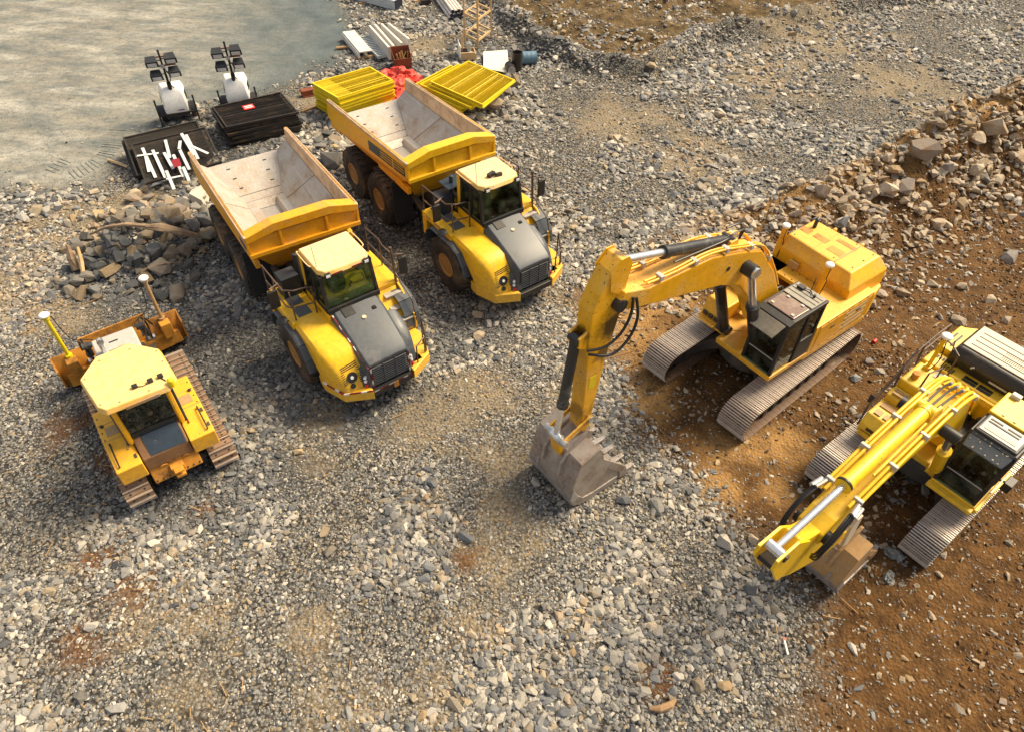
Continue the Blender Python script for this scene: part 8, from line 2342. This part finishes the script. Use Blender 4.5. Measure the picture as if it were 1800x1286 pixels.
# wooden post frame with two shelves
A_, B_, C_ = Vector((-2.83, 36.95, 0)), Vector((-2.11, 36.12, 0)), Vector((-1.50, 37.50, 0)); D_ = A_ + C_ - B_
fr = thing('post_frame', 'open timber post frame with two slatted levels', 'timber frame', tuple((A_ + C_) / 2), 0)
O_ = (A_ + C_) / 2
for p, hh in ((A_, 2.35), (B_, 2.6), (C_, 2.45), (D_, 2.4)):
    q = p - O_; mb = MB(); mb.box(q.x - 0.045, q.x + 0.045, q.y - 0.045, q.y + 0.045, 0, hh); mb.build('post', 'pale_timber', fr)
for z in (0.32, 1.32):
    for p, q in ((A_, B_), (B_, C_), (C_, D_), (D_, A_)):
        p_, q_ = p - O_, q - O_; d = (q_ - p_).normalized(); t = Vector((-d.y, d.x, 0)) * 0.025
        mb = MB(); mb.hexa([p_ - t + Vector((0, 0, z)), q_ - t + Vector((0, 0, z)), q_ + t + Vector((0, 0, z)), p_ + t + Vector((0, 0, z)), p_ - t + Vector((0, 0, z + 0.10)), q_ - t + Vector((0, 0, z + 0.10)), q_ + t + Vector((0, 0, z + 0.10)), p_ + t + Vector((0, 0, z + 0.10))]); mb.build('rail', 'pale_timber', fr)
    for f in (0.33, 0.66):
        p_, q_ = A_.lerp(D_, f) - O_, B_.lerp(C_, f) - O_; d = (q_ - p_).normalized(); t = Vector((-d.y, d.x, 0)) * 0.04
        mb = MB(); mb.hexa([p_ - t + Vector((0, 0, z + 0.06)), q_ - t + Vector((0, 0, z + 0.06)), q_ + t + Vector((0, 0, z + 0.06)), p_ + t + Vector((0, 0, z + 0.06)), p_ - t + Vector((0, 0, z + 0.09)), q_ - t + Vector((0, 0, z + 0.09)), q_ + t + Vector((0, 0, z + 0.09)), p_ + t + Vector((0, 0, z + 0.09))]); mb.build('shelf_slat', 'pale_timber', fr)
# tool crate
cr = thing('tool_crate', 'low wooden crate with a white side panel left of the post frame', 'crate', (-2.58, 34.95, 0), 0.2)
mb = MB(); mb.box(-0.36, 0.36, -0.42, -0.36, 0.05, 0.42); mb.build('front_board', 'pale_timber', cr, 0.01)
mb = MB(); mb.box(-0.36, 0.36, 0.36, 0.40, 0.05, 0.35); mb.build('back_board', 'pale_timber', cr, 0.01)
mb = MB(); mb.box(-0.40, -0.36, -0.42, 0.42, 0.05, 0.75); mb.build('side_panel', 'white', cr, 0.01)
mb = MB(); mb.box(0.36, 0.40, -0.42, 0.40, 0.05, 0.35); mb.build('side_board', 'pale_timber', cr, 0.01)
mb = MB(); mb.box(-0.36, 0.36, -0.36, 0.36, 0.03, 0.08); mb.build('floor_board', 'pale_timber', cr)
for i, (x, y, s, m_, lab) in enumerate(((-2.72, 35.0, (0.16, 0.12, 0.30), 'drum_black', 'black canister in the wooden crate'), (-2.50, 35.05, (0.10, 0.10, 0.62), 'galv', 'grey metal can standing in the wooden crate'), (-2.42, 34.86, (0.15, 0.10, 0.22), 'silver', 'silver tool case in the wooden crate'))):
    mb = MB(); mb.box(x - s[0], x + s[0], y - s[1], y + s[1], 0.081, 0.081 + s[2], rot=Matrix.Rotation(0.3 * i, 3, 'Z')); mb.cyl((x, y, 0.08 + s[2]), (x, y, 0.14 + s[2]), 0.04, n=8)
    tag(mb.build(('canister', 'metal_can', 'tool_case')[i], m_, None, 0.02), lab, ('canister', 'can', 'case')[i])
for i, (x, y) in enumerate(((-2.85, 35.2), (-2.66, 35.25), (-2.78, 35.1))):
    mb = MB(); mb.box(x - 0.025, x + 0.025, y - 0.02, y + 0.02, 0.08, 1.15 + 0.1 * i, rot=Matrix.Rotation(0.08 * (i - 1), 3, 'Y'))
    tag(mb.build('wood_stake', 'pale_timber'), 'pale wood stake standing upright in the wooden crate', 'stake', 'stakes in the wooden crate')
# white sheet, drums
mb = MB(); mb.plate([(-1.71, 33.46, 0.16), (-0.45, 33.0, 0.14), (-0.62, 35.5, 0.22), (-1.79, 35.22, 0.22)], 0.02)
tag(mb.build('white_board', 'white_sheet'), 'large white board lying beside the fanned yellow panels', 'board')


def drum(name, label, a, b_, r, mat, open_=True):
    a = Vector(a); b_ = Vector(b_); d = (b_ - a); L = d.length
    mb = MB()
    pr = [(0, 0), (0, r)]
    for k in range(1, 12):
        h_ = L * k / 12
        pr.append((h_, r * (1.03 if k in (4, 8) else 1.0)))
    pr += [(L, r * 1.02), (L, r * 0.95)]
    pr += [(L * 0.15, r * 0.93), (L * 0.15, 0)] if open_ else [(L - 0.02, r * 0.93), (L - 0.02, 0)]
    mb.lathe(pr, a, d, 20)
    return tag(mb.build(name, mat, smooth=40), label, 'drum')


drum('drum', 'black open drum standing upright beside the white board', (-0.12, 33.70, 0.0), (-0.12, 33.70, 0.85), 0.25, 'drum_black')
drum('drum', 'blue drum lying on its side behind the black drum', (0.14, 34.35, 0.30), (0.80, 34.50, 0.30), 0.29, 'drum_blue', False)
dr = drum('steel_drum', 'short steel drum with shiny end lying by the black drum', (-0.50, 33.62, 0.24), (-0.36, 33.10, 0.24), 0.22, 'drum_black', False)
mb = MB(); mb.cyl((-0.358, 33.095, 0.24), (-0.354, 33.08, 0.24), 0.19, n=18); mb.build('drum_lid', 'steel_end', dr)
